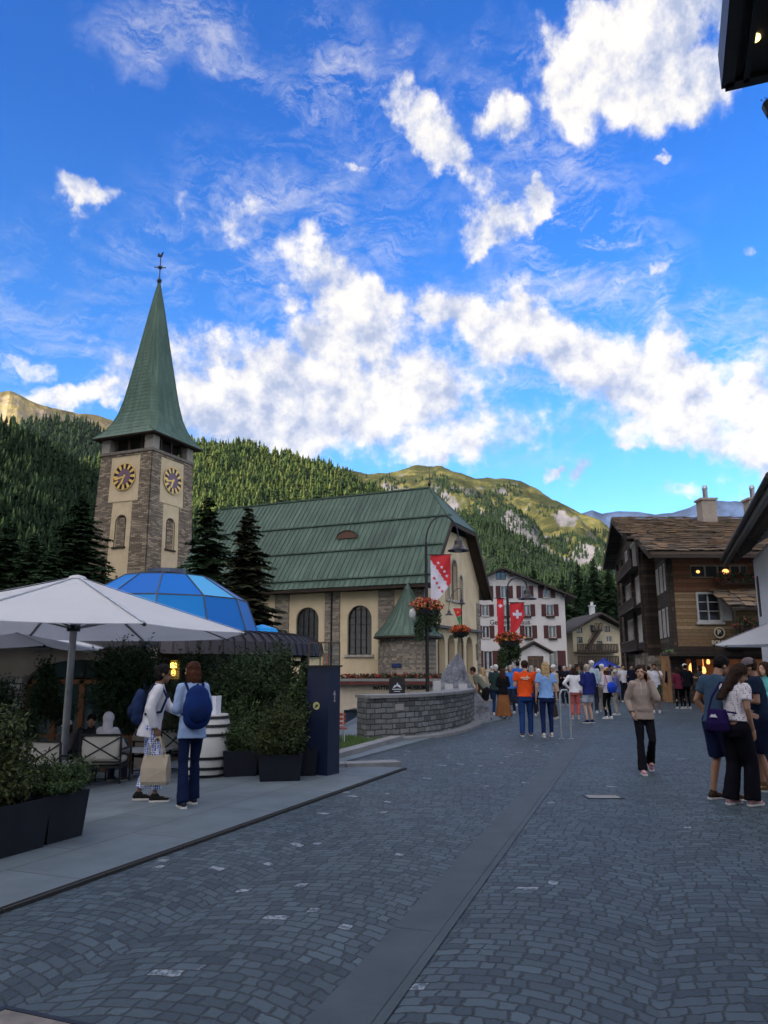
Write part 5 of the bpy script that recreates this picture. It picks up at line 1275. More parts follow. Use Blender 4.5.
shrub('shrub', 'dark bushy shrub at the left edge behind the nearest shrub', 'shrub', (P3.x, P3.y, tz(*P3)+.4), [(0,0,.3,.45,.45,.35),(.1,.1,.62,.36,.36,.3),(-.3,0,.5,.4,.4,.4),(.25,-.1,.35,.3,.3,.3)], 8000, .028, shrubm, None, None, 260)
# planters by the post box shaped column
mids = [(277,784,.62,.50,.36,'wide dark planter in the middle of the terrace edge holding a round bush'),(302,779,.40,.42,.36,'narrow dark planter between the round bush and the tall blue column'),(238,779,.52,.45,.36,'dark planter with a small round box bush beside the white barrel'),(262,778,.3,.3,.34,'thin dark planter between the two bushy planters')]
for (u, v, sx_, sy_, h, lb) in mids:
    x, y = gp(u, v); q = Vector((x, y))+KL*.0+Vector((0,.22)); planter('planter', lb, (q.x, q.y, tz(q.x,q.y)), sx_, sy_, h, .12 if u != 277 else .18, 'dark planters along the terrace edge')
def ub(u, v, Y): a = at(u, v, Y); return a
def blobpx(Y, L_, base):
    """ellipsoids given by where they stand on the square"""
    out = []
    for (u, v, r, rz) in L_:
        a = at(u, v, Y); k = Y/785; out.append((a[0]-base[0], a[1]-base[1]+random.uniform(-.15,.15), a[2]-base[2], r*k, r*k, rz*k))
    return out
def pxshrub(label, Y, L_, n, size, mat, sprig=200, cat='shrub', name='shrub', grp=None):
    u0 = sum(q[0] for q in L_)/len(L_); a = at(u0, 700, Y); base = (a[0], Y, tz(a[0], Y))
    return shrub(name, label, cat, base, blobpx(Y, L_, base), n, size, mat, grp, None, sprig)
pxshrub('round bush with yellow-green tips in the wide middle planter', 11.6, [(277,735,20,16),(284,722,18,16),(268,742,16,12),(290,738,16,16),(280,750,18,8)], 9000, .022, shruby, 400)
pxshrub('loose tall shrub right beside the tall blue column', 12.2, [(302,735,12,18),(300,712,10,16),(305,755,9,8),(296,695,9,12),(304,676,7,14)], 4500, .026, shrubl, 160)
pxshrub('small round box bush beside the white barrel', 12.1, [(237,744,17,14),(232,738,12,12),(244,740,11,14)], 6000, .020, shrubl, 260)
pxshrub('tall feathery plant rising beside the small box bush', 12.6, [(228,722,5,14),(240,722,5,16),(262,725,5,20),(252,720,5,16)], 900, .03, shrubl, 60, 'plant', 'plant')
pxshrub('large dark rounded bush in the middle behind the planters', 14.2, [(245,690,34,30),(262,680,28,30),(230,705,30,28),(270,712,26,34),(236,672,22,18),(255,730,30,26),(222,735,24,22),(268,664,14,12)], 19000, .034, shrubm, 500)
pxshrub('dark bush behind the head of the woman in the blue shirt', 14.8, [(198,690,20,30),(205,668,16,16),(192,665,12,12),(186,712,20,26),(210,730,22,28)], 7500, .034, shrubm, 260)
pxshrub('tall dark climbing bush right of the parasol pole', 16.4, [(128,670,26,24),(118,692,24,26),(140,695,24,30),(108,668,16,18),(150,660,14,14),(128,712,30,20),(158,690,14,24)], 13000, .04, shrubm, 380)
pxshrub('bush growing against the arcade pier behind the pole', 17.6, [(42,702,14,20),(50,690,14,16),(46,672,9,14),(60,712,14,14)], 4200, .04, shrubm, 160)
pxshrub('dark bush at the left edge behind the seats', 15.5, [(5,715,16,18),(18,722,16,14),(30,730,16,12),(-8,700,20,22)], 5200, .034, shrubm, 200)
pxshrub('dark green bush between the blue column and the round bush', 13.2, [(288,690,12,26),(284,665,9,18),(296,720,10,30)], 3600, .03, shrubm, 140)
# ================================================================ PARASOLS
canvas = M('white_canvas', (.86,.86,.86), (.82,.82,.83), .85, 2, .08, 60, spec=.2)
_nt = canvas.node_tree; _tr = N(_nt, 'ShaderNodeBsdfTranslucent'); _tr.inputs['Color'].default_value = (.75,.76,.80,1); _mx = N(_nt, 'ShaderNodeMixShader'); _mx.inputs[0].default_value = .5
L(_nt, _nt.nodes['Principled BSDF'].outputs[0], _mx.inputs[1]); L(_nt, _tr.outputs[0], _mx.inputs[2]); L(_nt, _mx.outputs[0], [q for q in _nt.nodes if q.type == 'OUTPUT_MATERIAL'][0].inputs[0])
alu = M('brushed_pole', (.30,.30,.31), (.22,.22,.23), .45, 4, .05, 40, .6)
def parasol(name, label, loc, r, zh, za, rot, mat, nrib=8, group=None, pole=.035, polez=0, sag=.08, hubz=None):
    t = thing(name, label, 'parasol', loc, rot, group)
    mb = MB(); mb.cyl((0,0,0), (0,0,za-.05), pole, None, 16); mb.build('pole', alu, t)
    mb = MB(); n = nrib; K = 8
    def cp(i, s, dz=0):
        a = 2*math.pi*i/n; return Vector((r*s*math.cos(a), r*s*math.sin(a), za-(za-zh)*(s**.97)+dz))
    vs_ = []; fs_ = []; m = 6
    for i in range(n):
        for k in range(m):
            for j in range(K+1):
                s = .02+.98*j/K; p = cp(i, s).lerp(cp(i+1, s), k/m); f = math.sin(math.pi*k/m); p.z -= sag*f*s*(r/3)
                if j == K: p = p*(1-.035*f)+Vector((0,0,p.z*.035*f))
                vs_.append(p)
    W_ = K+1; tot = n*m
    for q in range(tot):
        for j in range(K):
            a, b_ = q*W_+j, ((q+1) % tot)*W_+j; fs_.append((a, a+1, b_+1, b_))
    mb.add(vs_, fs_); o = mb.build('canopy', mat, t, smooth=False, uv=False)
    sol = o.modifiers.new('thickness', 'SOLIDIFY'); sol.thickness = .012
    mb = MB(); mb.lathe([(.02,za+.03),(.13,za+.0),(.17,za-.05),(0,za-.05)], 16); mb.build('cap', mat, t)
    zhub = hubz or za-(za-zh)*.62-.12
    mb = MB()
    for i in range(n): mb.bar(cp(i,.04,.012), cp(i,.99,.012), .05, .006)
    mb.build('seam_piping', M('seam_grey', (.50,.54,.60), None, .8) if mat is canvas else mat, t)
    mb = MB(); mb.lathe([(pole,zhub-.06),(.11,zhub-.06),(.12,zhub+.04),(pole,zhub+.05)], 12, cap=False); hb_ = mb.build('hub', dark, t)
    for i in range(n):
        mb = MB(); mb.bar(cp(i,.03,-.04), cp(i,.985,-.035), .035, .022); rb = mb.build('rib', alu, t)
        mb = MB(); mb.bar((.1*math.cos(2*math.pi*i/n),.1*math.sin(2*math.pi*i/n),zhub), cp(i,.5,-.05), .028, .028); mb.build('strut', alu, rb)
        mb = MB(); q = cp(i,1.0,-.02); mb.ell(q, (.03,.03,.03), 8, 6); mb.build('tip', dark, rb)
    return t
PX, PY = at(68,700,14.3)[0], 14.3
parasol('parasol', 'big white parasol in front with its whole aluminium pole visible', (PX, PY, tz(PX,PY)), 3.16, 2.24-tz(PX,PY), 3.27-tz(PX,PY), 0, canvas, 8, 'white parasols on the terrace', .06, sag=.02, hubz=2.32-tz(PX,PY)).scale = (1, 1.36, 1)
PX2, PY2 = at(-6,700,19.0)[0]+.0, 17.6
parasol('parasol', 'white parasol further back at the left edge, its pole hidden', (PX2-.1, PY2, tz(PX2,PY2)), 3.0, 2.06-tz(PX2,PY2), 2.85-tz(PX2,PY2), R(12), canvas, 8, 'white parasols on the terrace', .055)
PX3 = at(790,640,15.2)[0]
parasol('parasol', 'white parasol cut off by the right edge in front of the shop', (at(782,640,24)[0], 24, 0), at(782,640,24)[0]-at(714,640,24)[0], at(714,645,24)[2], at(782,618,24)[2], R(180), canvas, 6, None, .03, sag=.02)
bluec = M('blue_canvas', (.02,.06,.42), (.015,.045,.34), .8, 2, .08, 40)
parasol('parasol', 'blue parasol above the heads of the distant crowd', (at(605,680,44)[0], 44, 0), 1.0*(at(622,665,44)[0]-at(588,665,44)[0])/2, at(605,667.5,44)[2], at(605,661.5,44)[2]+.15, 0, bluec, 8)
# ================================================================ LOUNGE CHAIRS, TABLES
cush = M('cream_cushion', (.58,.55,.50), (.50,.47,.42), .9, 3, .15, 30)
def softbox(mb, x0, x1, y0, y1, z0, z1, T=None):
    """a cushion: box with swollen faces"""
    n = 8; vs_ = []; fs_ = []
    cx_, cy_, cz_ = (x0+x1)/2, (y0+y1)/2, (z0+z1)/2; hx, hy, hz = (x1-x0)/2, (y1-y0)/2, (z1-z0)/2
    T = T or Matrix.Identity(4)
    for j in range(n+1):
        for i in range(n*4):
            th_a = 2*math.pi*i/(n*4); ph = math.pi*(j/n-.5)
            sp_ = lambda c, e: math.copysign(abs(c)**e, c)
            a, b_, c_ = sp_(math.cos(ph), .35)*sp_(math.cos(th_a), .35), sp_(math.cos(ph), .35)*sp_(math.sin(th_a), .35), sp_(math.sin(ph), .6)
            vs_.append(T @ Vector((cx_+hx*a, cy_+hy*b_, cz_+hz*c_)))
    m = n*4
    for j in range(n):
        for i in range(m): fs_.append((j*m+i, j*m+(i+1) % m, (j+1)*m+(i+1) % m, (j+1)*m+i))
    mb.add(vs_, fs_)
def lounge(label, loc, rot, w_=.66):
    t = thing('lounge_chair', label, 'chair', loc, rot, 'cream lounge chairs on the terrace')    # back of the chair faces -y
    h = w_/2
    for sx_ in (-h, h):
        mb = MB(); mb.bar((sx_,-.32,0), (sx_,-.38,.82), .03, .03); mb.build('leg', dark, t)
        mb = MB(); mb.bar((sx_,.32,0), (sx_,.32,.58), .03, .03); mb.build('leg', dark, t)
        mb = MB(); mb.bar((sx_,.34,.585), (sx_,-.36,.60), .045, .03); mb.build('arm_rest', dark, t)
    mb = MB(); mb.bar((-h,-.385,.83),(h,-.385,.83),.03,.035); mb.bar((-h,-.355,.40),(h,-.355,.40),.03,.03)
    mb.bar((-h,-.385,.80),(h,-.357,.42),.018,.022); mb.bar((h,-.389,.80),(-h,-.361,.42),.018,.022); mb.build('back_frame', dark, t)
    mb = MB(); mb.bx(-h, h, -.34, .34, .30, .335); mb.bar((-h,.33,.05),(h,.33,.05),.02,.02); mb.build('seat_frame', dark, t)
    mb = MB(); softbox(mb, -h+.03, h-.03, -.33, .34, .34, .47); mb.build('seat_cushion', cush, t, smooth=True, uv=False)
    mb = MB(); softbox(mb, -h+.02, h-.02, -.33, -.18, .44, .86, Matrix.Rotation(R(4), 4, 'X')); mb.build('back_cushion', cush, t, smooth=True, uv=False)
    return t
def gpt(u, v):
    """where a point of the sloping terrace shows"""
    z = 0
    for _ in range(12): x, y = gp(u, v, z); z = tz(x, y)
    return x, y, z
def py(u, Y):
    x = atx(u, Y); return (x, Y, tz(x, Y))
def pla(u, v, dy=0):
    x, y, z = gpt(u, v); return (x, y+dy, tz(x, y+dy))
lounge('cream lounge chair with crossed back under the hooded guest', py(112,13.5), R(4), .66)
lounge('cream lounge chair with crossed back beside the parasol pole', py(64,13.6), R(-12), .62)
lounge('cream lounge chair at the far left behind the dark shrub', py(38,14.0), R(10), .62)
lounge('cream lounge chair behind the woman with the tote bag', py(163,15.2), R(60), .64)
lounge('cream lounge chair seen between the two standing women', py(186,15.6), R(150), .64)
def table(label, loc, r, h):
    t = thing('coffee_table', label, 'table', loc, 0)
    mb = MB(); mb.bx(-r, r, -r*.8, r*.8, h-.03, h); mb.build('table_top', M('white_table', (.7,.7,.7), None, .5), t)
    for sx_, sy_ in ((-1,-1),(1,-1),(1,1),(-1,1)):
        mb = MB(); mb.bar((sx_*(r-.04),sy_*(r*.8-.04),0),(sx_*(r-.04),sy_*(r*.8-.04),h-.03),.03,.03); mb.build('leg', dark, t)
table('low white table between the lounge chairs', py(148,14.6), .45, .48)
# ================================================================ WHITE BARREL with the menu on top
x, y, z = pla(200,779,.36)
bar_ = thing('barrel', 'white painted barrel with black hoops behind the woman with the blue backpack', 'barrel', (x, y, z))
def br(zf): return .30+.075*math.sin(math.pi*zf)
Hb = .92; mb = MB(); prof_ = [(br(i/14), Hb*i/14) for i in range(15)]; prof_ += [(br(1)-.03,Hb),(br(1)-.03,Hb-.03),(0,Hb-.03)]
mb.lathe([(0,0)]+prof_, 36, cap=False); mb.build('staves', Mbrick('painted_staves', (.60,.60,.58), (.70,.70,.68), (.3,.3,.3), .09, 5, .003, .6, .3, .004, .002), bar_, smooth=False)
for zf in (.02,.14,.30,.66,.80,.93):
    mb = MB(); mb.lathe([(br(zf)+.002,Hb*zf),(br(zf)+.010,Hb*zf),(br(zf+.045)+.010,Hb*(zf+.045)),(br(zf+.045)+.002,Hb*(zf+.045))], 36, cap=False); mb.build('hoop', dark, bar_)
mn = thing('menu_folder', 'pale menu folder standing open on the white barrel', 'menu', (x+.06, y-.05, z+Hb-.03), R(10))
paper = M('paper_white', (.72,.74,.80), (.66,.68,.74), .7, 3)
mb = MB(); mb.bar((-.12,-.05,0),(-.12,-.05,.001),.01,.01)
mb = MB(); mb.add([(-.13,-.04,.0),(.06,-.06,.0),(.06,-.06,.3),(-.13,-.04,.3)], [(0,1,2,3)]); mb.bx(-.13,.05,-.035,-.02,.0,.29); mb.build('front_cover', paper, mn)
mb = MB(); mb.bar((.062,-.055,.15),(.13,.08,.15),.012,.3); mb.build('back_cover', paper, mn)
# ================================================================ TALL BLUE COLUMN with a glass lantern
x, y = gp(322, 777)
tc_ = thing('display_column', 'tall dark blue column with a glass lantern top and a round yellow emblem', 'column', (x, y+.1, DZ*.5), R(-28))
navy = M('navy_lacquer', (.010,.017,.050), (.008,.013,.040), .45, 2, .04, 40, spec=.3)
mb = MB(); mb.bx(-.19,.19,-.17,.17,0,1.60); mb.build('body', navy, tc_)
mb = MB(); mb.bx(-.215,.215,-.195,.195,1.60,1.625); mb.build('top_plate', dark, tc_)
mb = MB()
for sx_ in (-.18,.18):
    for sy_ in (-.16,.16): mb.bar((sx_,sy_,1.625),(sx_,sy_,1.97),.014,.014)
for sy_ in (-.16,.16): mb.bar((-.18,sy_,1.97),(.18,sy_,1.97),.014,.014)
for sx_ in (-.18,.18): mb.bar((sx_,-.16,1.97),(sx_,.16,1.97),.014,.014)
ln_ = mb.build('lantern_frame', M('copper_trim', (.16,.09,.06), None, .4, 4, .05, 20, .6), tc_)
mg, ntg, bgs = nodes('clear_glass'); bgs.inputs['Base Color'].default_value = (.9,.95,.97,1); bgs.inputs['Transmission Weight'].default_value = 1; bgs.inputs['Roughness'].default_value = .02; bgs.inputs['IOR'].default_value = 1.05
mb = MB(); mb.bx(-.176,.176,-.163,-.16,1.63,1.965); mb.bx(-.176,.176,.16,.163,1.63,1.965); mb.bx(-.183,-.18,-.156,.156,1.63,1.965); mb.bx(.18,.183,-.156,.156,1.63,1.965); mb.build('glass_pane', mg, ln_)
for dx, cc in ((-.02,(.6,.25,.08)), (.05,(.55,.12,.08))):
    mb = MB(); mb.cyl((dx,0,1.626),(dx,0,1.80),.012,.008,8); mb.build('candle', M('candle%d' % int(cc[0]*100), cc, None, .6), tc_)
mb = MB(Matrix.Translation((-.02,-.171,1.02))@Matrix.Rotation(R(90),4,'X')); mb.lathe([(0,0),(.058,0),(.058,.006),(0,.006)], 24, cap=False); em = mb.build('emblem', M('emblem_yellow', (.60,.58,.22), None, .5), tc_)
mb = MB(); mb.prism([(-.055,.985),(-.035,1.0),(-.03,1.03),(0,1.045),(.02,1.035),(.012,1.02),(-.005,1.01),(-.02,.99)], -.180, -.1772); mb.build('emblem_bird', navy, em)
mb = MB(); mb.bx(.191,.195,-.03,.03,1.18,1.21); mb.bx(.1955,.199,-.012,.012,1.12,1.24); mb.bx(.1955,.199,-.02,.02,1.08,1.11); mb.build('side_mark', M('mark_pale', (.45,.40,.42), None, .6), tc_)
# ================================================================ FOUNTAIN: curved stone wall, rock, troughs
wallst = Mbrick('fountain_stone', (.075,.082,.086), (.20,.21,.215), (.03,.03,.03), .30, .12, .012, .9, 1.0, .04, .07, .4, (.145,.15,.148))
fo = thing('fountain', 'low grey stone fountain wall beside the lamp post', 'fountain', (0,0,0))
Pf = [Vector(p) for p in [(-.38,17.72),(.2,18.1),(.8,18.65),(1.4,19.6),(1.95,20.9),(2.4,22.4),(2.75,24.1),(2.9,25.6)]]
Pb = [Vector(p) for p in [(-.62,18.25),(.0,18.62),(.52,19.12),(1.02,19.95),(1.5,21.2),(1.9,22.7),(2.2,24.2),(2.32,25.7)]]
def ribbon(mb, A, B, z0, z1):
    n = len(A); vs_ = [(p.x,p.y,z) for z in (z0,z1) for L_ in (A,B) for p in L_]
    fs_ = []
    for i in range(n-1):
        a0,a1,b0,b1 = i,i+1,n+i,n+i+1; t0,t1,u0,u1 = a0+2*n,a1+2*n,b0+2*n,b1+2*n
        fs_ += [(a0,a1,t1,t0),(b1,b0,u0,u1),(t0,t1,u1,u0),(a1,a0,b0,b1)]
    fs_ += [(0,2*n,3*n,n),(n-1,2*n-1,4*n-1,3*n-1)]
    mb.add(vs_, fs_)
mb = MB(); ribbon(mb, Pf, Pb, -.1, .93); mb.build('wall', wallst, fo)
cp1 = [p+Vector((.05,-.05)) for p in Pf]; cp2 = [p+Vector((-.05,.05)) for p in Pb]
mb = MB(); ribbon(mb, cp1, cp2, .932, 1.0); mb.build('coping', M('coping_granite', (.22,.22,.22), (.16,.16,.165), .7, 4, .3, 40), fo)
mb = MB(); ribbon(mb, [p+Vector((.25,-.28)) for p in Pf], [p+Vector((-.1,.1)) for p in Pf], -.05, .07); mb.build('footing', mk, fo)
q = Pf[1].lerp(Pf[2], .25); mb = MB(Matrix.Translation((q.x,q.y-.02,.72))@Matrix.Rotation(math.atan2(Pf[2].y-Pf[1].y,Pf[2].x-Pf[1].x),4,'Z')); mb.bx(-.13,.13,-.012,.02,-.07,.07); mb.build('plaque', M('pale_plaque', (.34,.32,.30)), fo)
# model mountain of rock behind the wall
a = at(459,690,24.0); rk_ = thing('fountain_rock', 'pointed grey rock shaped like a mountain rising behind the fountain wall', 'rock', (a[0]-.12, 24.3, 0), 0)
tipz = at(459,652,24.3)[2]
rs = random.Random(4); vs_ = []; fs_ = []; n, m = 44, 34
for j in range(m+1):
    t = j/m; 
    for i in range(n):
        ang = 2*math.pi*i/n; r = (1-t)**.9*(.80+.22*math.cos(2*ang+.6)+.10*math.cos(5*ang+t*6))+.03*(1-t)
        k = 1+.28*noise.noise(Vector((math.cos(ang)*1.7, math.sin(ang)*1.7, t*4+3)))+.30*(.5-abs(noise.noise(Vector((math.cos(ang)*4, math.sin(ang)*4, t*9)))))
        vs_.append((r*k*.95*math.cos(ang)+.16*t*t, r*k*.7*math.sin(ang), tipz*t))
for j in range(m):
    for i in range(n): fs_.append((j*n+i, j*n+(i+1) % n, (j+1)*n+(i+1) % n, (j+1)*n+i))
mb = MB(); mb.add(vs_, fs_); rockm = M('grey_rock', (.23,.25,.29), (.08,.085,.10), .9, 3, .9, 9, 0, .05); mb.build('boulder', rockm, rk_)
for u, v0, v1, Y, wd in ((449,684,697,22.6,.22),(463,684,697,22.8,.24),(437,681,697,21.4,.2)):
    p = at(u, v0, Y); mb = MB(); mb.bx(p[0]-rk_.location.x-wd/2, p[0]-rk_.location.x+wd/2, Y-rk_.location.y, Y-rk_.location.y+.3, 0, p[2]); mb.build('pale_block', M('pale_block', (.5,.5,.5), (.4,.4,.42)), rk_)
# ================================================================ MUSEUM FRONT with its sign
a0, a1 = at(340,690,30), at(440,690,30)
mu = thing('museum_front', 'low pale museum wall with black lettering under the church', 'museum', (a0[0], 30, -.5), 0)
Wm = a1[0]-a0[0]+.5; zt1 = at(400,684,30)[2]+.5
cream = M('museum_cream', (.60,.52,.40), (.52,.45,.34), .9)
mb = MB(); mb.panel(rect(0, Wm, -.7, zt1), [rect(.15, Wm-.9, -.6, .55)], .3); mb.bx(0, Wm, 2.8, 3, -.7, zt1); mb.bx(0,.2,.31,2.79,-.7,zt1); mb.bx(Wm-.2,Wm,.31,2.79,-.7,zt1); mb.build('wall', cream, mu)
mb = MB(); mb.bx(.15, Wm-.9, .2, .25, -.6, .55); mw = mb.build('window', Mglass('museum_glass', (.05,.09,.16), .2), mu)
P = [(.0,.55),(.25,.62),(.5,.55),(.75,.72),(.95,.60),(1.15,.8),(1.3,.95),(1.45,.72),(1.8,.6),(2.1,.66),(2.5,.55)]
mb = MB(); mb.prism([(x+.3,z) for x,z in P], -.03, -.004); mb.build('mountain_relief', M('slate_relief', (.08,.09,.11)), mu)
mb = MB(); mb.bx(-.1, Wm+.1, -.35, 3.1, zt1+.002, zt1+.10); mb.build('roof', M('red_ledge', (.18,.04,.035)), mu)
mb = MB(); mb.bx(-.1, Wm+.1, -.38, -.1, zt1+.102, zt1+.2); mb.build('ledge', M('stone_ledge', (.25,.24,.22)), mu)
tT = Matrix.Translation((at(408,688,30)[0]-a0[0], -.02, at(400,689.5,30)[2]+.5))@UP
text_mesh('MATTERHORN MUSEUM', .185, MATS['sign_black'], mu, Matrix.Translation((at(399.5,688,30)[0]-a0[0], -.02, at(400,688,30)[2]+.5))@UP, 'lettering', .01, bold=.008)
fl = thing('flower_trough', 'long trough of red flowers on the ledge under the turret', 'flower box', (a0[0], 30.6, zt1-.4))
mb = MB(); mb.bx(0, Wm, -.12, .12, -.02, .12); mb.build('trough', darkwood, fl)
flowers(fl, [(x, 0, .16, .4, .14, .12) for x in np.arange(.3, Wm-.2, .45)], 1400, 500, .05, .04)
# black sign board standing above the fountain wall
p = at(397,688,19.9); sb = thing('sign_board', 'black square sign board with white mountain emblem above the fountain wall', 'sign', (p[0], 19.9, -.1))
z0_, z1_s = at(397,695,19.9)[2]+.1, at(397,678.5,19.9)[2]+.1
mb = MB(); mb.bx(-.2,.2,-.02,.02,z0_,z1_s); bd_ = mb.build('board', black, sb); mb = MB(); mb.bar((-.15,.03,0),(-.15,.03,z1_s-.05),.03,.03); mb.bar((.15,.03,0),(.15,.03,z1_s-.05),.03,.03); mb.build('post', dark, sb)
zc0 = (z0_+z1_s)/2
mb = MB(); wpnt = M('sign_white', (.62,.66,.72), None, .6)
mb.prism([(-.11,zc0-.03),(-.05,zc0+.05),(-.03,zc0+.03),(.01,zc0+.11),(.04,zc0+.04),(.06,zc0+.05),(.11,zc0-.03),(.05,zc0-.01),(.0,zc0+.02),(-.05,zc0-.015)], -.024, -.0205); mb.build('emblem', wpnt, bd_)
mb = MB(); mb.bx(-.12,.12,-.024,-.0205,zc0-.07,zc0-.05); mb.bx(-.08,.08,-.024,-.0205,zc0-.12,zc0-.105); mb.build('caption_lines', wpnt, bd_)
# ================================================================ STREET LAMPS with baskets and flags
red = M('flag_red', (.60,.02,.03), (.5,.015,.025), .75, 3, .05, 30); flw = M('flag_white', (.68,.66,.74), (.6,.58,.68), .75, 3, .05, 30)
lampg = M('bell_lamp', (.07,.06,.055), (.04,.035,.033), .4, 4, .05, 20, .5)
glassy = M('frosted_glass', (.45,.45,.44), None, .4)
def lamp(label, loc, pz, ax, az_, dz, side=1, sc=1.0, rot=0, grp='bell lamps with flower baskets'):
    """pole to pz, arc reaching ax sideways and up to az_, lamp hanging at dz"""
    t = thing('street_lamp', label, 'street lamp', loc, rot, grp)
    mb = MB(); mb.cyl((0,0,0),(0,0,.9),.075*sc,.065*sc,14); mb.cyl((0,0,.9),(0,0,pz),.055*sc,.04*sc,14); mb.lathe([(.11*sc,0),(.11*sc,.05),(.08*sc,.12)], 14); mb.build('pole', dark, t)
    pts = []
    for i in range(13):
        th = math.pi*i/12; pts.append((side*(ax/2-ax/2*math.cos(th)), 0, pz+(az_-pz)*math.sin(th)+(dz+.32*sc-pz)*i/12*(i/12)))
    mb = MB(); mb.tube(pts, .022*sc, 8); mb.build('arc', dark, t)
    X = side*ax
    mb = MB(); mb.lathe([(.035*sc,.32*sc),(.06*sc,.26*sc),(.11*sc,.22*sc),(.12*sc,.10*sc),(.17*sc,.02*sc),(.32*sc,-.06*sc),(.31*sc,-.075*sc),(.14*sc,-.0*sc)], 20, (X,0,dz), cap=False); sh_ = mb.build('lamp_shade', lampg, t)
    mb = MB(); mb.lathe([(0,-.10*sc),(.10*sc,-.08*sc),(.13*sc,-.01*sc),(0,.0)], 14, (X,0,dz)); mb.build('bulb', glassy, sh_)
    return t
def basket(label, loc, r, h, nl, nf, seed, trail=.6, cols=None):
    t = thing('flower_basket', label, 'flower basket', loc, 0, 'flower baskets on the lamp posts')
    mb = MB(); mb.lathe([(r*.35,-r*.6),(r*.7,-r*.35),(r*.8,0),(r*.74,0)], 16, cap=False); mb.bar((-r*.8,0,0),(r*.8,0,0),.03,.02); mb.build('bowl', dark, t)
    bl_ = [(0,0,.05,r*.9,r*.8,r*.5)]+[(r*.6*math.cos(i*1.3),r*.5*math.sin(i*1.3),-trail*(.25+.16*(i % 4)),r*.34,r*.34,trail*.42) for i in range(9)]
    npmesh('foliage', leafquads(blobpts(bl_, nl, .3), .035 if r < .5 else .06, .4), 4, gerl if not cols else shrubl, t)
    npmesh('blossoms', leafquads(blobpts([(0,0,.12,r*1.05,r*.85,r*.5)], nf, .7), .035 if r < .5 else .06, .95), 4, flm_, t)
    return t
flm_ = M('mixed_blossom', (.45,.04,.03), (.3,.02,.02), .7, 6, 0, island=[(.40,.015,.03),(.50,.03,.03),(.55,.12,.02),(.55,.30,.03),(.45,.02,.04)])
LX, LY = gp(428,731)
lamp('nearest tall black lamp post with arched arm by the fountain', (LX,LY,0), 4.95, .88, 5.66, 4.78, 1, .95)
def flagcloth(T, w_, h, split, mats, parent, seed=0, cut=.3):
    """hanging cloth with soft folds; split(x,z)->material index; lower right corner curls away"""
    nx, nz_ = 22, 44; mbs = [MB(T) for _ in mats]
    def P(i, j):
        x = w_*i/nx; f = j/nz_; hh = h*(1-cut*(i/nx)**1.6); z = -hh*f
        y = .035*math.sin(x/w_*6+f*2+seed)*f+.02*math.sin(f*7+x*9)
        return Vector((x, y, z))
    def surf(x, z):
        hh = h*(1-cut*(x/w_)**1.6); f = max(0, min(1, -z/hh)); return .035*math.sin(x/w_*6+f*2+seed)*f+.02*math.sin(f*7+x*9)
    for i in range(nx):
        for j in range(nz_):
            q = [P(i,j),P(i+1,j),P(i+1,j+1),P(i,j+1)]; c = sum(q, Vector())/4
            mbs[split(c.x/w_, -c.z/h)].add(q, [(0,3,2,1)])
    return mbs, surf
def starpoly(cx_, cz_, r, rot=0):
    return [(cx_+(r if k % 2 == 0 else r*.42)*math.sin(math.pi*k/5+rot), cz_+(r if k % 2 == 0 else r*.42)*math.cos(math.pi*k/5+rot)) for k in range(10)]
fx, fz = at(430.5,555,LY)[0], at(430,555,LY)[2]; fw = at(450.5,555,LY)[0]-fx; fh = fz-at(430,603,LY)[2]
f1 = thing('flag', 'red and white flag with thirteen stars hanging from the nearest lamp post', 'flag', (fx, LY, fz))
mbs, sf_ = flagcloth(Matrix.Identity(4), fw, fh, lambda x, f: 0 if f < .10+x*.66 else 1, (red, flw), f1, 0, .42)
mbs[0].build('red_field', red, f1); mbs[1].build('white_field', flw, f1)
mb = MB(); mb.cyl((-.12,0,.01),(fw+.03,0,.01),.012,None,8); mb.build('flag_rod', dark, f1)
fw_ = fw
for (sx_, sz_s, cc) in [(.38,.17,1),(.54,.26,1),(.68,.35,1),(.80,.44,1),(.22,.24,1),(.32,.335,1),(.44,.42,1),(.56,.50,1),(.72,.57,1),(.17,.485,0),(.30,.585,0),(.41,.68,0),(.56,.76,0)]:
    mb = MB(); x_, z_ = fw*sx_, -fh*sz_s
    mb.prism([(a, b_) for a, b_ in starpoly(x_, z_, .052)], 0, 0.004)
    y_ = sf_(x_, z_); o = mb.build('star', flw if cc else red, f1); o.location.y = y_-.012
basket('overflowing basket of red and orange flowers on the nearest lamp post', (LX,LY-.05,3.12), .42, .5, 4200, 420, 1, .75)
bp = bpy.data.objects['flower_basket']; 
mb = MB(); mb.ell((-.38,-.1,-.12), (.1,.1,.16), 12, 8); mb.build('pale_ball', M('pale_lantern', (.5,.52,.5), None, .5), bp)
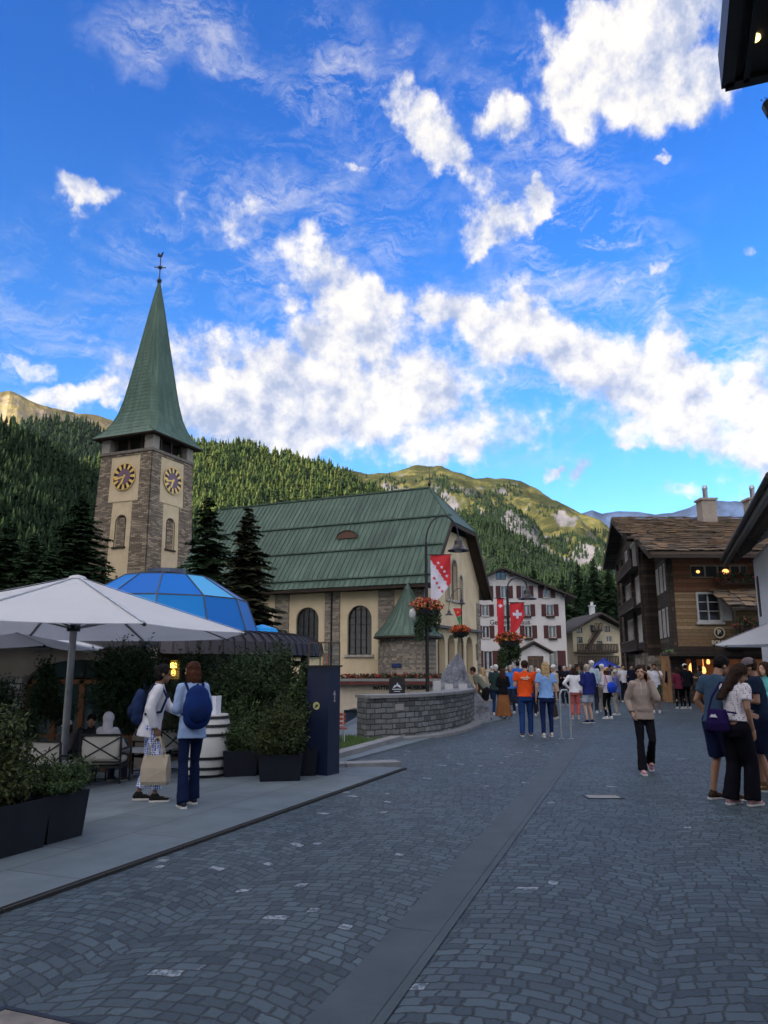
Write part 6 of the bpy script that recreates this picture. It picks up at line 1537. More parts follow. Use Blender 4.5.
# second and third lamp
L2Y = 35.0; L2X = at(510,680,L2Y)[0]
lamp('second lamp post in front of the town hall with two red flags', (L2X,L2Y,0), 5.1, at(528,590,L2Y)[0]-at(508,590,L2Y)[0], 5.62, 4.75, 1, 1.35)
def swiss(label, u0, v0, u1, v1, Y, cut=.4, wsc=1.0):
    x0, z0q = at(u0,v0,Y)[0], at(u0,v0,Y)[2]; w_ = at(u1,v0,Y)[0]-x0; h = z0q-at(u0,v1,Y)[2]
    t = thing('flag', label, 'flag', (x0, Y-.1, z0q))
    s_ = w_*.30; ccx, ccz = .5, .5*w_/h*1.25+.08
    def sp__(x, f):
        X, Z_ = abs(x-ccx)*w_, abs(f-ccz)*h; return 1 if (X < w_*.10 and Z_ < w_*.30) or (Z_ < w_*.10 and X < w_*.30) else 0
    mbs, _ = flagcloth(Matrix.Identity(4), w_, h, sp__, (red, flw), t, u0, cut)
    mbs[0].build('red_field', red, t)
    if mbs[1].f: mbs[1].build('white_cross', flw, t)
    mb = MB(); mb.cyl((-.1,0,.01),(w_+.03,0,.01),.02,None,8); mb.build('flag_rod', dark, t)
swiss('narrow folded red flag with white cross, left of the second lamp pole', 496.5,598.5, 503,642, L2Y, .1)
swiss('red flag with white cross, right of the second lamp pole', 509.5,603,523.5,635, L2Y, .55)
basket('green and red flower basket on the second lamp post', (L2X-.02,L2Y-.1,at(510,641,L2Y)[2]), .60, .5, 4200, 420, 2, 1.3, 1)
L3Y = 46.0; L3X = at(463,690,L3Y)[0]
l3 = lamp('third smaller lamp post close to the church gable', (L3X,L3Y,0), at(463,590,L3Y)[2], -(at(449,614,L3Y)[0]-L3X), at(463,586,L3Y)[2], at(449,614,L3Y)[2], -1, .8)
mb = MB(); X = 0; zq = at(463,603,L3Y)[2]; mb.lathe([(.03,.28),(.09,.2),(.11,.06),(.26,-.05),(.12,.0)], 16, (.02,0,zq), cap=False); mb.build('lamp_shade', lampg, l3)
t = thing('pennant', 'small red and green pennant under the third lamp', 'flag', (at(453,609,L3Y-.2)[0], L3Y-.2, at(453,608.5,L3Y)[2]))
w_ = at(461,609,L3Y)[0]-at(453,609,L3Y)[0]; h_ = at(453,608,L3Y)[2]-at(453,628,L3Y)[2]
mb = MB(); mb.prism([(0,0),(w_,0),(w_*.97,-h_*.35),(w_*.42,-h_*.45)], 0, .01); mb.build('red_field', red, t); mb = MB(); mb.prism([(w_*.42,-h_*.455),(w_*.965,-h_*.36),(w_*.9,-h_)], 0, .01); mb.build('green_field', M('flag_green', (.03,.22,.08), None, .7), t); mb = MB(); mb.prism(starpoly(w_*.6,-h_*.2,w_*.18), -.012, -.002); mb.build('emblem', M('flag_yellow', (.6,.45,.05), None, .7), t)
basket('compact red flower basket on the third lamp post', (L3X-.1,L3Y-.1,at(459,632,L3Y)[2]), .55, .4, 1200, 700, 3, .35)
# ================================================================ SMALL STREET THINGS
x, y = gp(568,739)
hp = thing('hoop_barrier', 'thin pale metal hoop standing in the middle of the street', 'barrier', (x,y,0), R(12))
pale = M('galvanised_steel', (.42,.43,.45), (.34,.35,.37), .4, 4, .05, 30, .6)
ht = at(568,690,y)[2]
mb = MB(); mb.tube([(-.16,0,0),(-.16,0,ht-.1),(-.1,0,ht),(.02,0,ht),(.08,0,ht-.1),(.08,0,0)], .02, 8); mb.build('hoop', pale, hp)
mb = MB(); mb.lathe([(.06,0),(.06,.012),(0,.012)], 12, (-.16,0,0)); mb.lathe([(.06,0),(.06,.012),(0,.012)], 12, (.08,0,0)); mb.build('base_plate', pale, hp)
def drain(label, loc, sx_, sy_, rot, frame_m, lid_m):
    t = thing('drain_cover', label, 'drain cover', loc, rot)
    mb = MB(); mb.bx(-sx_-.03, sx_+.03, -sy_-.03, -sy_, -.02, .009); mb.bx(-sx_-.03, sx_+.03, sy_, sy_+.03, -.02, .009); mb.bx(-sx_-.03, -sx_, -sy_, sy_, -.02, .009); mb.bx(sx_, sx_+.03, -sy_, sy_, -.02, .009); mb.build('frame', frame_m, t)
    mb = MB(); mb.bx(-sx_+.004, sx_-.004, -sy_+.004, sy_-.004, -.02, .007); mb.build('lid', lid_m, t)
x, y = gp(603,797); drain('pale rectangular drain cover in the right half of the street', (x,y,0), .20, .12, 0, dark, M('pale_lid', (.30,.30,.28), (.2,.2,.19)))
x, y = gp(45,1024); drain('dark framed stone filled cover at the lower left corner', (x-.10,y-.20,0), .27, .26, R(-22), dark, M('inset_stone', (.22,.19,.17), (.12,.11,.10), .8, 6, .4, 30))
# hanging plant seen below the dark overhang
p = at(764,103,5.9); hg = thing('hanging_plant', 'small dark red hanging plant at the upper right edge', 'plant', p)
mb = MB(); mb.cyl((.12,0,0),(.12,0,Z-p[2]),.003,None,5); mb.lathe([(.02,-.12),(.1,-.1),(.13,0),(.12,0)], 12, (.12,0,0), cap=False); mb.build('pot', dark, hg)
npmesh('foliage', leafquads(blobpts([(.12,0,.02,.13,.13,.08),(.03,0,.0,.06,.05,.04)], 260, .2), .014), 4, M('plum_leaves', (.06,.02,.03), (.03,.02,.02), .7, 6, 0, island=[(.02,.03,.015),(.10,.015,.03)]), hg)
# cafe seat behind the blue column
x, y, z = pla(348,752,1.5)
cs_ = thing('red_bench', 'small red slatted bench behind the tall blue column', 'bench', (x-.45, y, z), R(10)); cs_.scale = (.7,.7,.75)
redw = M('red_slats', (.32,.06,.04), (.24,.045,.03), .6)
mb = MB(); [mb.bx(-.5,.5,-.2+i*.1,-.12+i*.1,.42,.45) for i in range(4)]; mb.build('seat', redw, cs_)
mb = MB(); [mb.bar((-.5,.26,.55+i*.12),(.5,.26,.55+i*.12),.02,.08) for i in range(3)]; mb.build('backrest', redw, cs_)
for sx_ in (-.42,.42):
    for a_, b_ in (((sx_,-.18,0),(sx_,-.1,.42)), ((sx_,.24,0),(sx_,.26,.85))): mb = MB(); mb.bar(a_,b_,.02,.02); mb.build('leg', pale, cs_)
# ================================================================ PEOPLE
def fuse(name, mb, mat, parent, voxel, smooth_it=4, wrinkle=0, wsc=14, matfn=None, mats=None):
    """melt overlapping closed shapes into one continuous surface"""
    me = bpy.data.meshes.new(name); me.from_pydata(mb.v, [], mb.f); me.update()
    tmp = bpy.data.objects.new('tmp', me); COL.objects.link(tmp)
    md = tmp.modifiers.new('r', 'REMESH'); md.mode = 'VOXEL'; md.voxel_size = voxel; md.adaptivity = 0
    if smooth_it: s_ = tmp.modifiers.new('s', 'SMOOTH'); s_.factor = .5; s_.iterations = smooth_it
    dg = bpy.context.evaluated_depsgraph_get(); m2 = bpy.data.meshes.new_from_object(tmp.evaluated_get(dg))
    bpy.data.objects.remove(tmp); bpy.data.meshes.remove(me)
    if wrinkle:
        no = [v.normal.copy() for v in m2.vertices]
        for v, n_ in zip(m2.vertices, no):
            c = v.co; k = noise.noise(Vector((c.x*wsc, c.y*wsc, c.z*wsc*.55)))+.5*noise.noise(Vector((c.x*wsc*2.3, c.y*wsc*2.3+5, c.z*wsc*1.5)))
            v.co = c+n_*k*wrinkle
    m2.polygons.foreach_set('use_smooth', [True]*len(m2.polygons)); m2.materials.clear()
    for q in (mats or [mat]): m2.materials.append(q)
    if matfn:
        for p in m2.polygons: p.material_index = matfn(p.center)
    m2.name = name; return link(name, m2, parent)
def rc(mb, a, b, ra, rb, n=14):
    """tapered limb with rounded ends"""
    mb.cyl(a, b, ra, rb, n); mb.ell(a, (ra,)*3, n, 8); mb.ell(b, (rb,)*3, n, 8)
def rings(mb, L_, Tm, n=20, ex=1.0):
    out = []
    for (z, rx, ry, y) in L_:
        out.append([Tm(Vector((rx*math.cos(2*math.pi*i/n), y+ry*math.sin(2*math.pi*i/n), z))) for i in range(n)])
    mb.loft(out)
SK = dict(light=M('skin_light', (.50,.30,.21), (.44,.25,.17), .55, 6, .05, 60), tan=M('skin_tan', (.34,.18,.11), (.28,.14,.085), .55, 6, .05, 60), brown=M('skin_brown', (.20,.10,.06), (.16,.08,.05), .55, 6, .05, 60))
HR = dict(black=M('hair_black', (.012,.010,.010), (.006,.005,.005), .75, 10, .5, 90, spec=.12), brown=M('hair_brown', (.038,.020,.013), (.018,.010,.007), .75, 10, .5, 90, spec=.12), auburn=M('hair_auburn', (.075,.028,.014), (.03,.012,.008), .75, 10, .5, 90, spec=.12),
 blonde=M('hair_blonde', (.42,.30,.15), (.28,.19,.09), .75, 10, .5, 90, spec=.12), grey=M('hair_grey', (.38,.37,.36), (.24,.23,.22), .75, 10, .5, 90, spec=.12), white=M('hair_white', (.6,.59,.57), (.45,.44,.42), .75, 10, .5, 90, spec=.12))
_cl = {}
def cloth(c, v=.8, tag_=''):
    k = tuple(round(q, 3) for q in c)
    if k not in _cl: _cl[k] = M('cloth_%02d' % len(_cl), c, tuple(q*v for q in c), .95, 5, .25, 120, spec=.08)
    return _cl[k]
eye_m = M('eye_dark', (.015,.012,.012), None, .3); lip_m = M('lip', (.30,.10,.09), None, .5)
def patterned(name, base, mark, scale, rad, kind='dots'):
    m, nt, b = nodes(name); tc = N(nt, 'ShaderNodeTexCoord').outputs['Object']
    v = N(nt, 'ShaderNodeTexVoronoi', i_Scale=scale, feature='F1'); v.inputs['Randomness'].default_value = .25 if kind == 'dots' else .6; L(nt, tc, v.inputs['Vector'])
    f = ramp(nt, v.outputs['Distance'], [(rad-.03, (1,1,1)), (rad+.03, (0,0,0))])
    L(nt, mixc(nt, f, base, mark), b.inputs['Base Color']); b.inputs['Roughness'].default_value = .9; return m
ARM = {'down': ((.245,-.02,1.15), (.26,.06,.90)), 'relaxed': ((.24,-.04,1.16), (.22,.08,.92)), 'pocket': ((.265,-.07,1.16), (.19,.05,.96)), 'bent': ((.24,-.01,1.16), (.13,.22,1.20)),
 'ear': ((.245,.13,1.20), (.12,.09,1.50)), 'fwd': ((.23,.16,1.20), (.16,.38,1.13)), 'hip': ((.38,-.08,1.19), (.19,.03,1.02)), 'eat': ((.24,.12,1.18), (.08,.28,1.38)), 'back': ((.26,-.14,1.17), (.20,-.20,.95)), 'strap': ((.24,.06,1.18), (.10,.16,1.34)), 'side': ((.33,.0,1.18),(.38,.04,.95)), 'rest': ((.26,.22,1.10), (.20,.44,1.00)), 'swing': ((.25,.10,1.17), (.24,.26,.98)), 'swingb': ((.25,-.16,1.18), (.25,-.20,.93)),'phone': ((.23,.04,1.17), (.06,.28,1.26))}
def person(label, x, y, ang, H=1.70, fem=False, skin='light', hair='brown', hairstyle='short', top=((.3,.3,.3), 'tee'), bottom=((.03,.04,.08), 'trousers'), shoes=(.5,.5,.5), arms=('down', 'down'), lean=0, stride=.0, head=(0, 0), hat=None, sit=0, voxel=.02, group=None, z=None, sway=0, build=1.0, mats={}, twist=0, stand=.10, hem=None):
    k = H/1.72; near = voxel < .015
    zt = gz(x, y) if z is None else z
    t = thing('person', label, 'person', (x, y, zt), -R(ang), group); t.scale = (k, k, k)
    hipz = .92 if not sit else sit
    drop = .92-hipz
    Lm = Matrix.Rotation(-R(lean), 4, 'X')@Matrix.Rotation(R(sway), 4, 'Y'); hp_ = Vector((0, 0, .92))
    base = Vector((0, -.0, -drop))
    def Tt(p):    # torso space -> local
        return hp_+Lm @ (Vector(p)-hp_)+base
    s = -1
    bw = build*(1.0 if not fem else .93); sh = .175 if not fem else .152
    skin_m = SK[skin]
    # ---- joints
    hips = [Tt((q*.088*bw, 0, .92)) for q in (-1, 1)]
    if sit:
        knees = [Vector((q*.12, .44, sit+.02)) for q in (-1, 1)]; ank = [Vector((q*.13, .46, .09)) for q in (-1, 1)]
    else:
        ank = [Vector((-stand, -stride*.5, .085+(.09 if stride > .3 else 0))), Vector((stand, stride*.5, .085))]
        knees = []
        for h_, a in zip(hips, ank):
            m = (h_+a)/2; d = (h_-a).length; bend = math.sqrt(max(0, .425**2-(d/2)**2)); knees.append(m+Vector((0, min(bend, .16)+.01, 0)))
        if stride > .3: knees[0] += Vector((0, .06, -.02))
    Ls = []
    for sg, nm in ((-1, arms[0]), (1, arms[1])):
        e, w_ = ARM[nm]; S_ = Tt((sg*sh*bw, 0, 1.415)); E_ = Tt((sg*(e[0]-.185+sh*bw), e[1], e[2])); W_ = Tt((sg*(w_[0]-.0*1), w_[1], w_[2]))
        if nm in ('down', 'relaxed', 'side', 'swing', 'swingb', 'back', 'fwd') : W_ = Tt((sg*(w_[0]-.185+sh*bw), w_[1], w_[2]))
        if lean > 12 and nm in ('rest',): W_ = Tt((sg*.2, .40, .92)); E_ = Tt((sg*.25, .16, 1.10))
        Ls.append((S_, E_, W_, nm))
    hd = Tt((0, .015, 1.60)); hy, hpz = head
    Hm = Matrix.Rotation(-R(hy), 4, 'Z')@Matrix.Rotation(-R(hpz), 4, 'X'); 
    if abs(lean) > 5: Hm = Hm@Matrix.Rotation(-R(lean*.5), 4, 'X')
    hm3 = Hm.to_3x3()
    nk = Tt((0, -.005, 1.50)); hc = nk+hm3@Vector((0, .03, .115))
    # ---- body
    mb = MB()
    w1 = .118 if fem else .142
    rings(mb, [(.84,.12*bw,.095,0),(.92,.155*bw,.105,-.01),(1.0,.150*bw,.10,-.005),(1.10,w1*bw,.085,0),(1.25,.145*bw,.10,.0),(1.35,.155*bw,.10,-.005),(1.43,.125*bw,.075,-.01),(1.475,.06,.055,-.005)], Tt)
    rc(mb, Tt((0,-.008,1.45)), nk+hm3@Vector((0,.005,.06)), .056, .050)
    for S_, E_, W_, nm in Ls:
        rc(mb, S_, E_, .050*bw, .038); rc(mb, E_, W_, .038, .026)
    for h_, kn, a in zip(hips, knees, ank):
        cvk = .72 if bottom[1] not in ('shorts', 'longshorts') else .94; cva = cvk if bottom[1] != 'cropped' else .85
        rc(mb, h_, kn, .083*bw*cvk, .055*cvk); m = kn.lerp(a, .3)+Vector((0,-.015*cvk,0)); rc(mb, kn, m, .053*cvk, .054*cvk); rc(mb, m, a, .054*cvk, .034*cva)
        fwd = Vector((0, .13, -.045)) if not sit else Vector((0, .13, -.05)); mb.cyl(a+Vector((0,-.03,-.03)), a+fwd, .035, .028, 10); mb.ell(a+fwd, (.035,.05,.025), 10, 6)
    # head: skull, jaw, nose, ears
    def hv(p): return hc+hm3@Vector(p)
    mb.ell(hv((0,-.008,.028)), (.074,.092,.088), 18, 12, Rm=hm3); mb.ell(hv((0,.022,-.045)), (.056,.064,.062), 16, 10, Rm=hm3); mb.ell(hv((0,.058,-.088)), (.024,.022,.020), 10, 6, Rm=hm3)
    mb.cyl(hv((0,.078,.018)), hv((0,.104,-.022)), .007, .014, 8); mb.ell(hv((0,.100,-.024)), (.016,.014,.011), 8, 6, Rm=hm3); mb.ell(hv((0,.076,-.056)), (.024,.012,.010), 8, 6, Rm=hm3); mb.ell(hv((0,.072,.034)), (.050,.016,.010), 8, 6, Rm=hm3)
    for q in (-1, 1): mb.ell(hv((q*.074,-.005,-.008)), (.010,.020,.032), 10, 6, Rm=hm3)
    # hands
    for (S_, E_, W_, nm), sg in zip(Ls, (-1, 1)):
        d = (W_-E_).normalized(); inw = Vector((-sg, 0, 0)); side_ = d.cross(inw).normalized() if abs(d.dot(inw)) < .95 else Vector((0,1,0)); pn = side_.cross(d).normalized()
        pc_ = W_+d*.055
        Rm = Matrix((side_, pn, d)).transposed()
        mb.ell(pc_, (.040,.018,.052), 12, 8, Rm=Rm)
        curl = .35 if nm not in ('ear', 'strap', 'pocket') else .8
        for f in range(4):
            o = side_*(-.028+.019*f); ln = (.062,.074,.070,.056)[f]
            a0 = W_+d*.095+o; a1 = a0+(d*math.cos(curl*.6)+pn*math.sin(curl*.6)*(-1))*ln*.5*-1 if False else a0+(d*math.cos(curl*.6)+inw*math.sin(curl*.6))*ln*.5
            a2 = a1+(d*math.cos(curl*1.5)+inw*math.sin(curl*1.5))*ln*.5; rf_ = .0088 if near else .011
            rc(mb, a0-d*.02, a1, rf_, rf_*.95, 8); rc(mb, a1, a2, rf_*.95, rf_*.8, 8)
        tsg = side_ if side_.y > 0 else -side_
        b0 = W_+d*.025+tsg*.028; b1 = b0+(d*.7+tsg*.6+inw*.3).normalized()*.035; b2 = b1+(d*.95+tsg*.1+inw*.4).normalized()*.03; rc(mb, b0-d*.01, b1, .012, .0105, 8); rc(mb, b1, b2, .0105, .009, 8)
    iv = hm3.inverted()
    def fm(c):
        q = iv@(c-hc)
        if q.y > .055 and abs(abs(q.x)-.031) < .014 and abs(q.z-.012) < .007: return 1
        if q.y > .070 and abs(q.x) < .022 and abs(q.z+.057) < .007: return 2
        return 0
    fuse('body', mb, skin_m, t, (.0085 if near else .016), 2 if near else 1, 0, matfn=fm if near else None, mats=[skin_m, eye_m, lip_m])
    # ---- upper clothes
    col, kind = top; tm = mats.get('top') or cloth(col)
    loose = {'tee': .014, 'shirt': .020, 'jacket': .032, 'hoodie': .030, 'tunic': .026}[kind]
    hz = hem if hem is not None else {'tee': .90, 'shirt': .88, 'jacket': .84, 'hoodie': .86, 'tunic': .76}[kind]
    mb = MB()
    L_ = [(hz,(.170+loose*1.1)*bw,.124+loose*1.1,-.008),(max(hz+.06,.97),(.155+loose)*bw,.108+loose,-.004),(1.10,(w1+.012+loose)*bw,.097+loose,0),(1.25,(.150+loose*.8)*bw,.108+loose*.8,.006 if fem else 0),(1.35,(.158+loose*.6)*bw,.105+loose*.6,0),(1.425,(.135+loose*.5)*bw,.080+loose*.4,-.008),(1.468,.078,.066,-.008),(1.49,.066,.060,-.004)]
    rings(mb, L_, Tt, 24)
    long_ = kind in ('shirt', 'jacket', 'hoodie', 'tunic')
    for S_, E_, W_, nm in Ls:
        r0 = .058*bw+loose*.7
        if long_: rc(mb, S_, E_, r0, .043+loose*.8, 16); e2_ = E_.lerp(W_, .93); mb.cyl(E_, e2_, .043+loose*.8, .034+loose*.55, 16); 
        else: mb.ell(S_, (r0,)*3, 16, 10); mb.cyl(S_, S_.lerp(E_, .62), r0, .056*bw+loose*.5, 16)
    if kind == 'hoodie':
        rings(mb, [(1.44,.10,.085,-.03),(1.49,.10,.085,-.04),(1.53,.075,.07,-.055),(1.545,.03,.03,-.06)], Tt, 16)
        mb.ell(Tt((0,-.11,1.42)), (.10,.055,.10), 14, 8); mb.ell(Tt((0,.105,1.02)), (.11,.035,.07), 14, 8)
    if kind == 'jacket': rings(mb, [(1.46,.08,.07,-.01),(1.52,.072,.065,-.012)], Tt, 16)
    fuse('top', mb, tm, t, .011 if near else .018, 3 if near else 1, .0105 if near else .009, 10)
    if kind == 'hoodie' and near:
        mb = MB()
        for q in (-1, 1): mb.tube([Tt((q*.035,.10,1.45)), Tt((q*.04,.135,1.36)), Tt((q*.038,.15,1.26))], .004, 6)
        mb.build('drawstring', M('cord_white', (.6,.58,.55)), t)
    # ---- lower clothes
    col, kind = bottom; bm_ = mats.get('bottom') or cloth(col)
    mb = MB()
    rings(mb, [(.80,.150*bw,.115,-.006),(.90,.170*bw,.124,-.012),(.97,.148*bw,.100,-.006),(1.02,(w1-.004)*bw,.080,0)], Tt, 22)
    if kind in ('skirt', 'longskirt'):
        zz0 = .45 if kind == 'skirt' else .10
        n = 28; rr = []
        for z_, rx in ((.9,.175),(.7,.20),(.45,.235),(zz0,.235+(.45-zz0)*.16)):
            if z_ < zz0-1e-6: continue
            q = .02 if z_ < .9 else 0
            rr.append([Vector((rx*(1+.07*math.sin(7*i*2*math.pi/n)*(z_ < .8))*math.cos(2*math.pi*i/n), rx*.78*(1+.07*math.sin(7*i*2*math.pi/n)*(z_ < .8))*math.sin(2*math.pi*i/n)+stride*.1, z_)) for i in range(n)])
        mb.loft(rr)
    else:
        ra, rk, rb_, end = {'trousers': (.100,.072,.062,.97), 'jeans': (.096,.064,.055,.97), 'slim': (.090,.058,.043,.96), 'flare': (.096,.062,.078,.985), 'wide': (.105,.092,.098,.99), 'shorts': (.104,.088,0,0), 'cropped': (.098,.076,.072,.78), 'longshorts': (.106,.088,0,0)}[kind]
        for h_, kn, a in zip(hips, knees, ank):
            if kind in ('shorts', 'longshorts'):
                f = .72 if kind == 'shorts' else 1.02
                mb.ell(h_, (ra*bw,)*3, 16, 10); mb.cyl(h_, h_.lerp(kn, f), ra*bw, rk*bw, 18)
            else:
                rc(mb, h_, kn, ra*bw, rk*bw, 18); e2_ = kn.lerp(a+Vector((0,0,-.03)), end); mb.cyl(kn, e2_, rk*bw, rb_*bw**.5, 18)
    fuse('trousers' if kind not in ('skirt', 'longskirt', 'shorts', 'longshorts') else ('skirt' if 'skirt' in kind else 'shorts'), mb, bm_, t, .011 if near else .018, 3 if near else 1, .009, 8)
    # ---- shoes
    sm_ = cloth(shoes); sol = M('rubber_sole', (.62,.60,.58), (.5,.48,.46), .7)
    for i, (a, kn) in enumerate(zip(ank, knees)):
        pit = Matrix.Rotation(R(-28), 3, 'X') if (stride > .3 and i == 0) else Matrix.Identity(3)
        mb = MB(); mb.ell(a+pit@Vector((0,.0,-.02)), (.043,.058,.055), 12, 8); mb.ell(a+pit@Vector((0,.07,-.045)), (.046,.075,.034), 12, 8); mb.ell(a+pit@Vector((0,.13,-.052)), (.046,.055,.026), 12, 8); mb.ell(a+pit@Vector((0,-.035,-.04)), (.037,.04,.038), 12, 8)
        so_ = fuse('shoe', mb, sm_, t, .010 if near else .015, 2, 0)
        mb = MB(); P = [(-.032,-.07),(.032,-.07),(.04,-.02),(.042,.08),(.048,.14),(.03,.185),(-.03,.185),(-.048,.14),(-.042,.08),(-.04,-.02)]
        mb.loft([[a+pit@Vector((px_,py_,-.085)) for px_, py_ in P], [a+pit@Vector((px_,py_,-.062)) for px_, py_ in P]]); mb.build('sole', sol, so_, uv=False)
    # ---- hair and hats
    hmat = HR.get(hair)
    if hmat and hat != 'hood':
        mb = MB()
        mb.ell(hv((0,-.020,.044)), (.088,.098,.092), 18, 12, Rm=hm3)
        if hairstyle != 'short': mb.ell(hv((0,-.048,-.02)), (.090,.076,.095), 16, 10, Rm=hm3)
        else: mb.ell(hv((0,-.045,.0)), (.074,.058,.065), 16, 10, Rm=hm3)
        if hairstyle in ('long', 'verylong'):
            bt = -.30 if hairstyle == 'long' else -.40
            ys = -.10
            for q in (-.05, 0, .05): rc(mb, hv((q,-.06,0)), hv((q*1.1,ys,bt)), .055, .028, 12)
            for q in (-1, 1): rc(mb, hv((q*.068,-.02,.02)), hv((q*.08,-.045,bt*.62)), .030, .020, 10)
        if hairstyle == 'bob':
            for q in (-1, 1): mb.ell(hv((q*.066,-.015,-.04)), (.034,.058,.100), 12, 8, Rm=hm3)
            mb.ell(hv((0,-.062,-.08)), (.088,.058,.085), 12, 8, Rm=hm3)
        if hairstyle == 'tail': rc(mb, hv((0,-.11,.03)), hv((0,-.14,-.20)), .030, .014, 10); mb.ell(hv((0,-.10,.04)), (.03,.03,.03), 10, 6)
        if hairstyle == 'bun': mb.ell(hv((0,-.11,.05)), (.04,.038,.04), 12, 8)
        fuse('hair', mb, hmat, t, .009 if near else .014, 2, .007 if near else .005, 34)
    if hat in ('cap', 'sunhat'):
        hcol = mats.get('hat', (.7,.68,.64)); mb = MB(Matrix.Translation(hc)@Hm)
        mb.lathe([(.093,.045),(.092,.075),(.078,.11),(.045,.135),(0,.143)], 20, (0,-.012,0), cap=False)
        if hat == 'cap': mb.prism([(-.07,.055),(-.06,.12),(-.03,.155),(.03,.155),(.06,.12),(.07,.055)], .042, .052, ax='z')
        else: mb.lathe([(.088,.046),(.155,.032),(.155,.027),(.088,.040)], 20, (0,-.012,0), cap=False)
        mb.build('hat', cloth(hcol), t, smooth=True, uv=False)
    if hat == 'hood':
        mb = MB(); mb.ell(hv((0,-.02,.03)), (.10,.11,.115), 18, 12, Rm=hm3); rc(mb, hv((0,-.03,-.03)), Tt((0,-.02,1.42)), .085, .10, 14); fuse('hood', mb, cloth((.62,.60,.64)), t, .014, 3, .004)
    return t, Tt, Ls
def gs(u, v): return gp(u, v)
NV = .0115
# ---- the two women on the terrace
blue_pat = patterned('blue_white_print', (.62,.66,.78), (.05,.10,.42), 36, .47)
x, y = gs(146, 804)
wA, TA_, LA_ = person('woman in white blouse and blue patterned trousers holding a tote bag', x, y, 78, 1.60, True, 'brown', 'black', 'bun', ((.68,.68,.74), 'tunic'), ((.2,.3,.6), 'cropped'), (.02,.02,.02), ('fwd', 'relaxed'), 9, .22, (0, 6), voxel=NV, z=DZ, mats={'bottom': blue_pat}, hem=.80)
x, y = gs(188, 809)
wB, TB_, LB_ = person('woman in pale blue shirt and dark jeans carrying a blue backpack', x, y, 330, 1.62, True, 'light', 'auburn', 'bob', ((.28,.38,.60), 'tunic'), ((.008,.015,.05), 'flare'), (.03,.035,.06), ('bent', 'bent'), 3, .24, (-35, 0), voxel=NV, z=DZ, hem=.80)
def backpack(label, Tt, parent_obj, col, col2, size=1.0, zc=1.22):
    """a bag resting against a back: built in the wearer's own space, kept as a thing of its own"""
    t = thing('backpack', label, 'backpack'); t.matrix_world = parent_obj.matrix_basis.copy() if False else Matrix.LocRotScale(parent_obj.location, parent_obj.rotation_euler, parent_obj.scale)
    mb = MB(); P = lambda x_, y_, z_: Tt((x_, y_, z_))
    for (z_, rx, ry) in ((0,0,0),): pass
    mb.ell(P(0,-.215,zc-.03), (.165*size,.10*size,.21*size), 20, 12); mb.ell(P(0,-.205,zc+.10), (.135*size,.085*size,.15*size), 18, 10); mb.ell(P(0,-.19,zc-.14), (.155*size,.10*size,.12*size), 18, 10)
    fuse('bag', mb, col, t, .013, 3, .006, 12)
    mb = MB(); mb.ell(P(0,-.285,zc-.08), (.115*size,.055*size,.11*size), 16, 10); fuse('front_pocket', mb, col2, t, .012, 3, .004, 14)
    for q in (-1, 1):
        mb = MB(); mb.tube([P(q*.09,-.13,zc+.18), P(q*.11,-.06,1.47), P(q*.125,.05,1.45), P(q*.13,.135,1.33), P(q*.15,.10,1.14), P(q*.13,-.10,1.08)], .016, 6); mb.build('strap', col2, t)
    mb = MB(); mb.tube([P(-.03,-.18,zc+.24), P(0,-.19,zc+.28), P(.03,-.18,zc+.24)], .008, 6); mb.build('grab_loop', col2, t)
    return t
navyc = cloth((.02,.035,.10)); bluec_ = cloth((.010,.028,.13)); dkblue = cloth((.007,.018,.08))
backpack('dark navy backpack worn by the woman in the white blouse', TA_, wA, navyc, cloth((.015,.025,.07)), .86, 1.16)
backpack('large blue backpack worn by the woman in the pale blue shirt', TB_, wB, bluec_, dkblue, 1.12, 1.18)
# tote bag hanging from the right hand of the first woman
W_ = LA_[1][2]; hand = wA.matrix_basis if False else (Matrix.LocRotScale(wA.location, wA.rotation_euler, wA.scale) @ (W_+Vector((0,0,-.09))))
tb = thing('tote_bag', 'cream canvas tote bag hanging from the hand of the woman in white', 'bag', (hand.x+.03, hand.y, hand.z-.56), R(-8))
canv = M('canvas_cream', (.42,.36,.28), (.34,.29,.22), .95, 4, .3, 60)
mb = MB(); mb.loft([[(-.15,-.04,0),(.14,-.035,.01),(.15,.04,.0),(-.14,.045,.01)], [(-.165,-.06,.04),(.16,-.055,.05),(.165,.055,.04),(-.16,.06,.05)], [(-.17,-.05,.2),(.155,-.065,.2),(.17,.05,.2),(-.165,.04,.2)], [(-.155,-.02,.33),(.165,-.03,.345),(.16,.02,.35),(-.16,.03,.335)]]); mb.build('bag', canv, tb)
for q in (-.035, .035):
    mb = MB(); mb.tube([(-.10,q,.33),(-.06,q*.8,.46),(-.01,q*.3,.55),(.03,q*.3,.55),(.07,q*.8,.45),(.10,q,.33)], .009, 6); mb.build('handle', canv, tb)
# ---- young woman in a hoodie walking towards the viewer
x, y = gs(647, 773)
person('young woman in beige hoodie and black trousers walking with a hand at her ear', x, y, 186, 1.63, True, 'light', 'brown', 'long', ((.36,.29,.25), 'hoodie'), ((.010,.010,.014), 'flare'), (.45,.22,.30), ('ear', 'pocket'), 2, .36, (18, 0), voxel=NV)
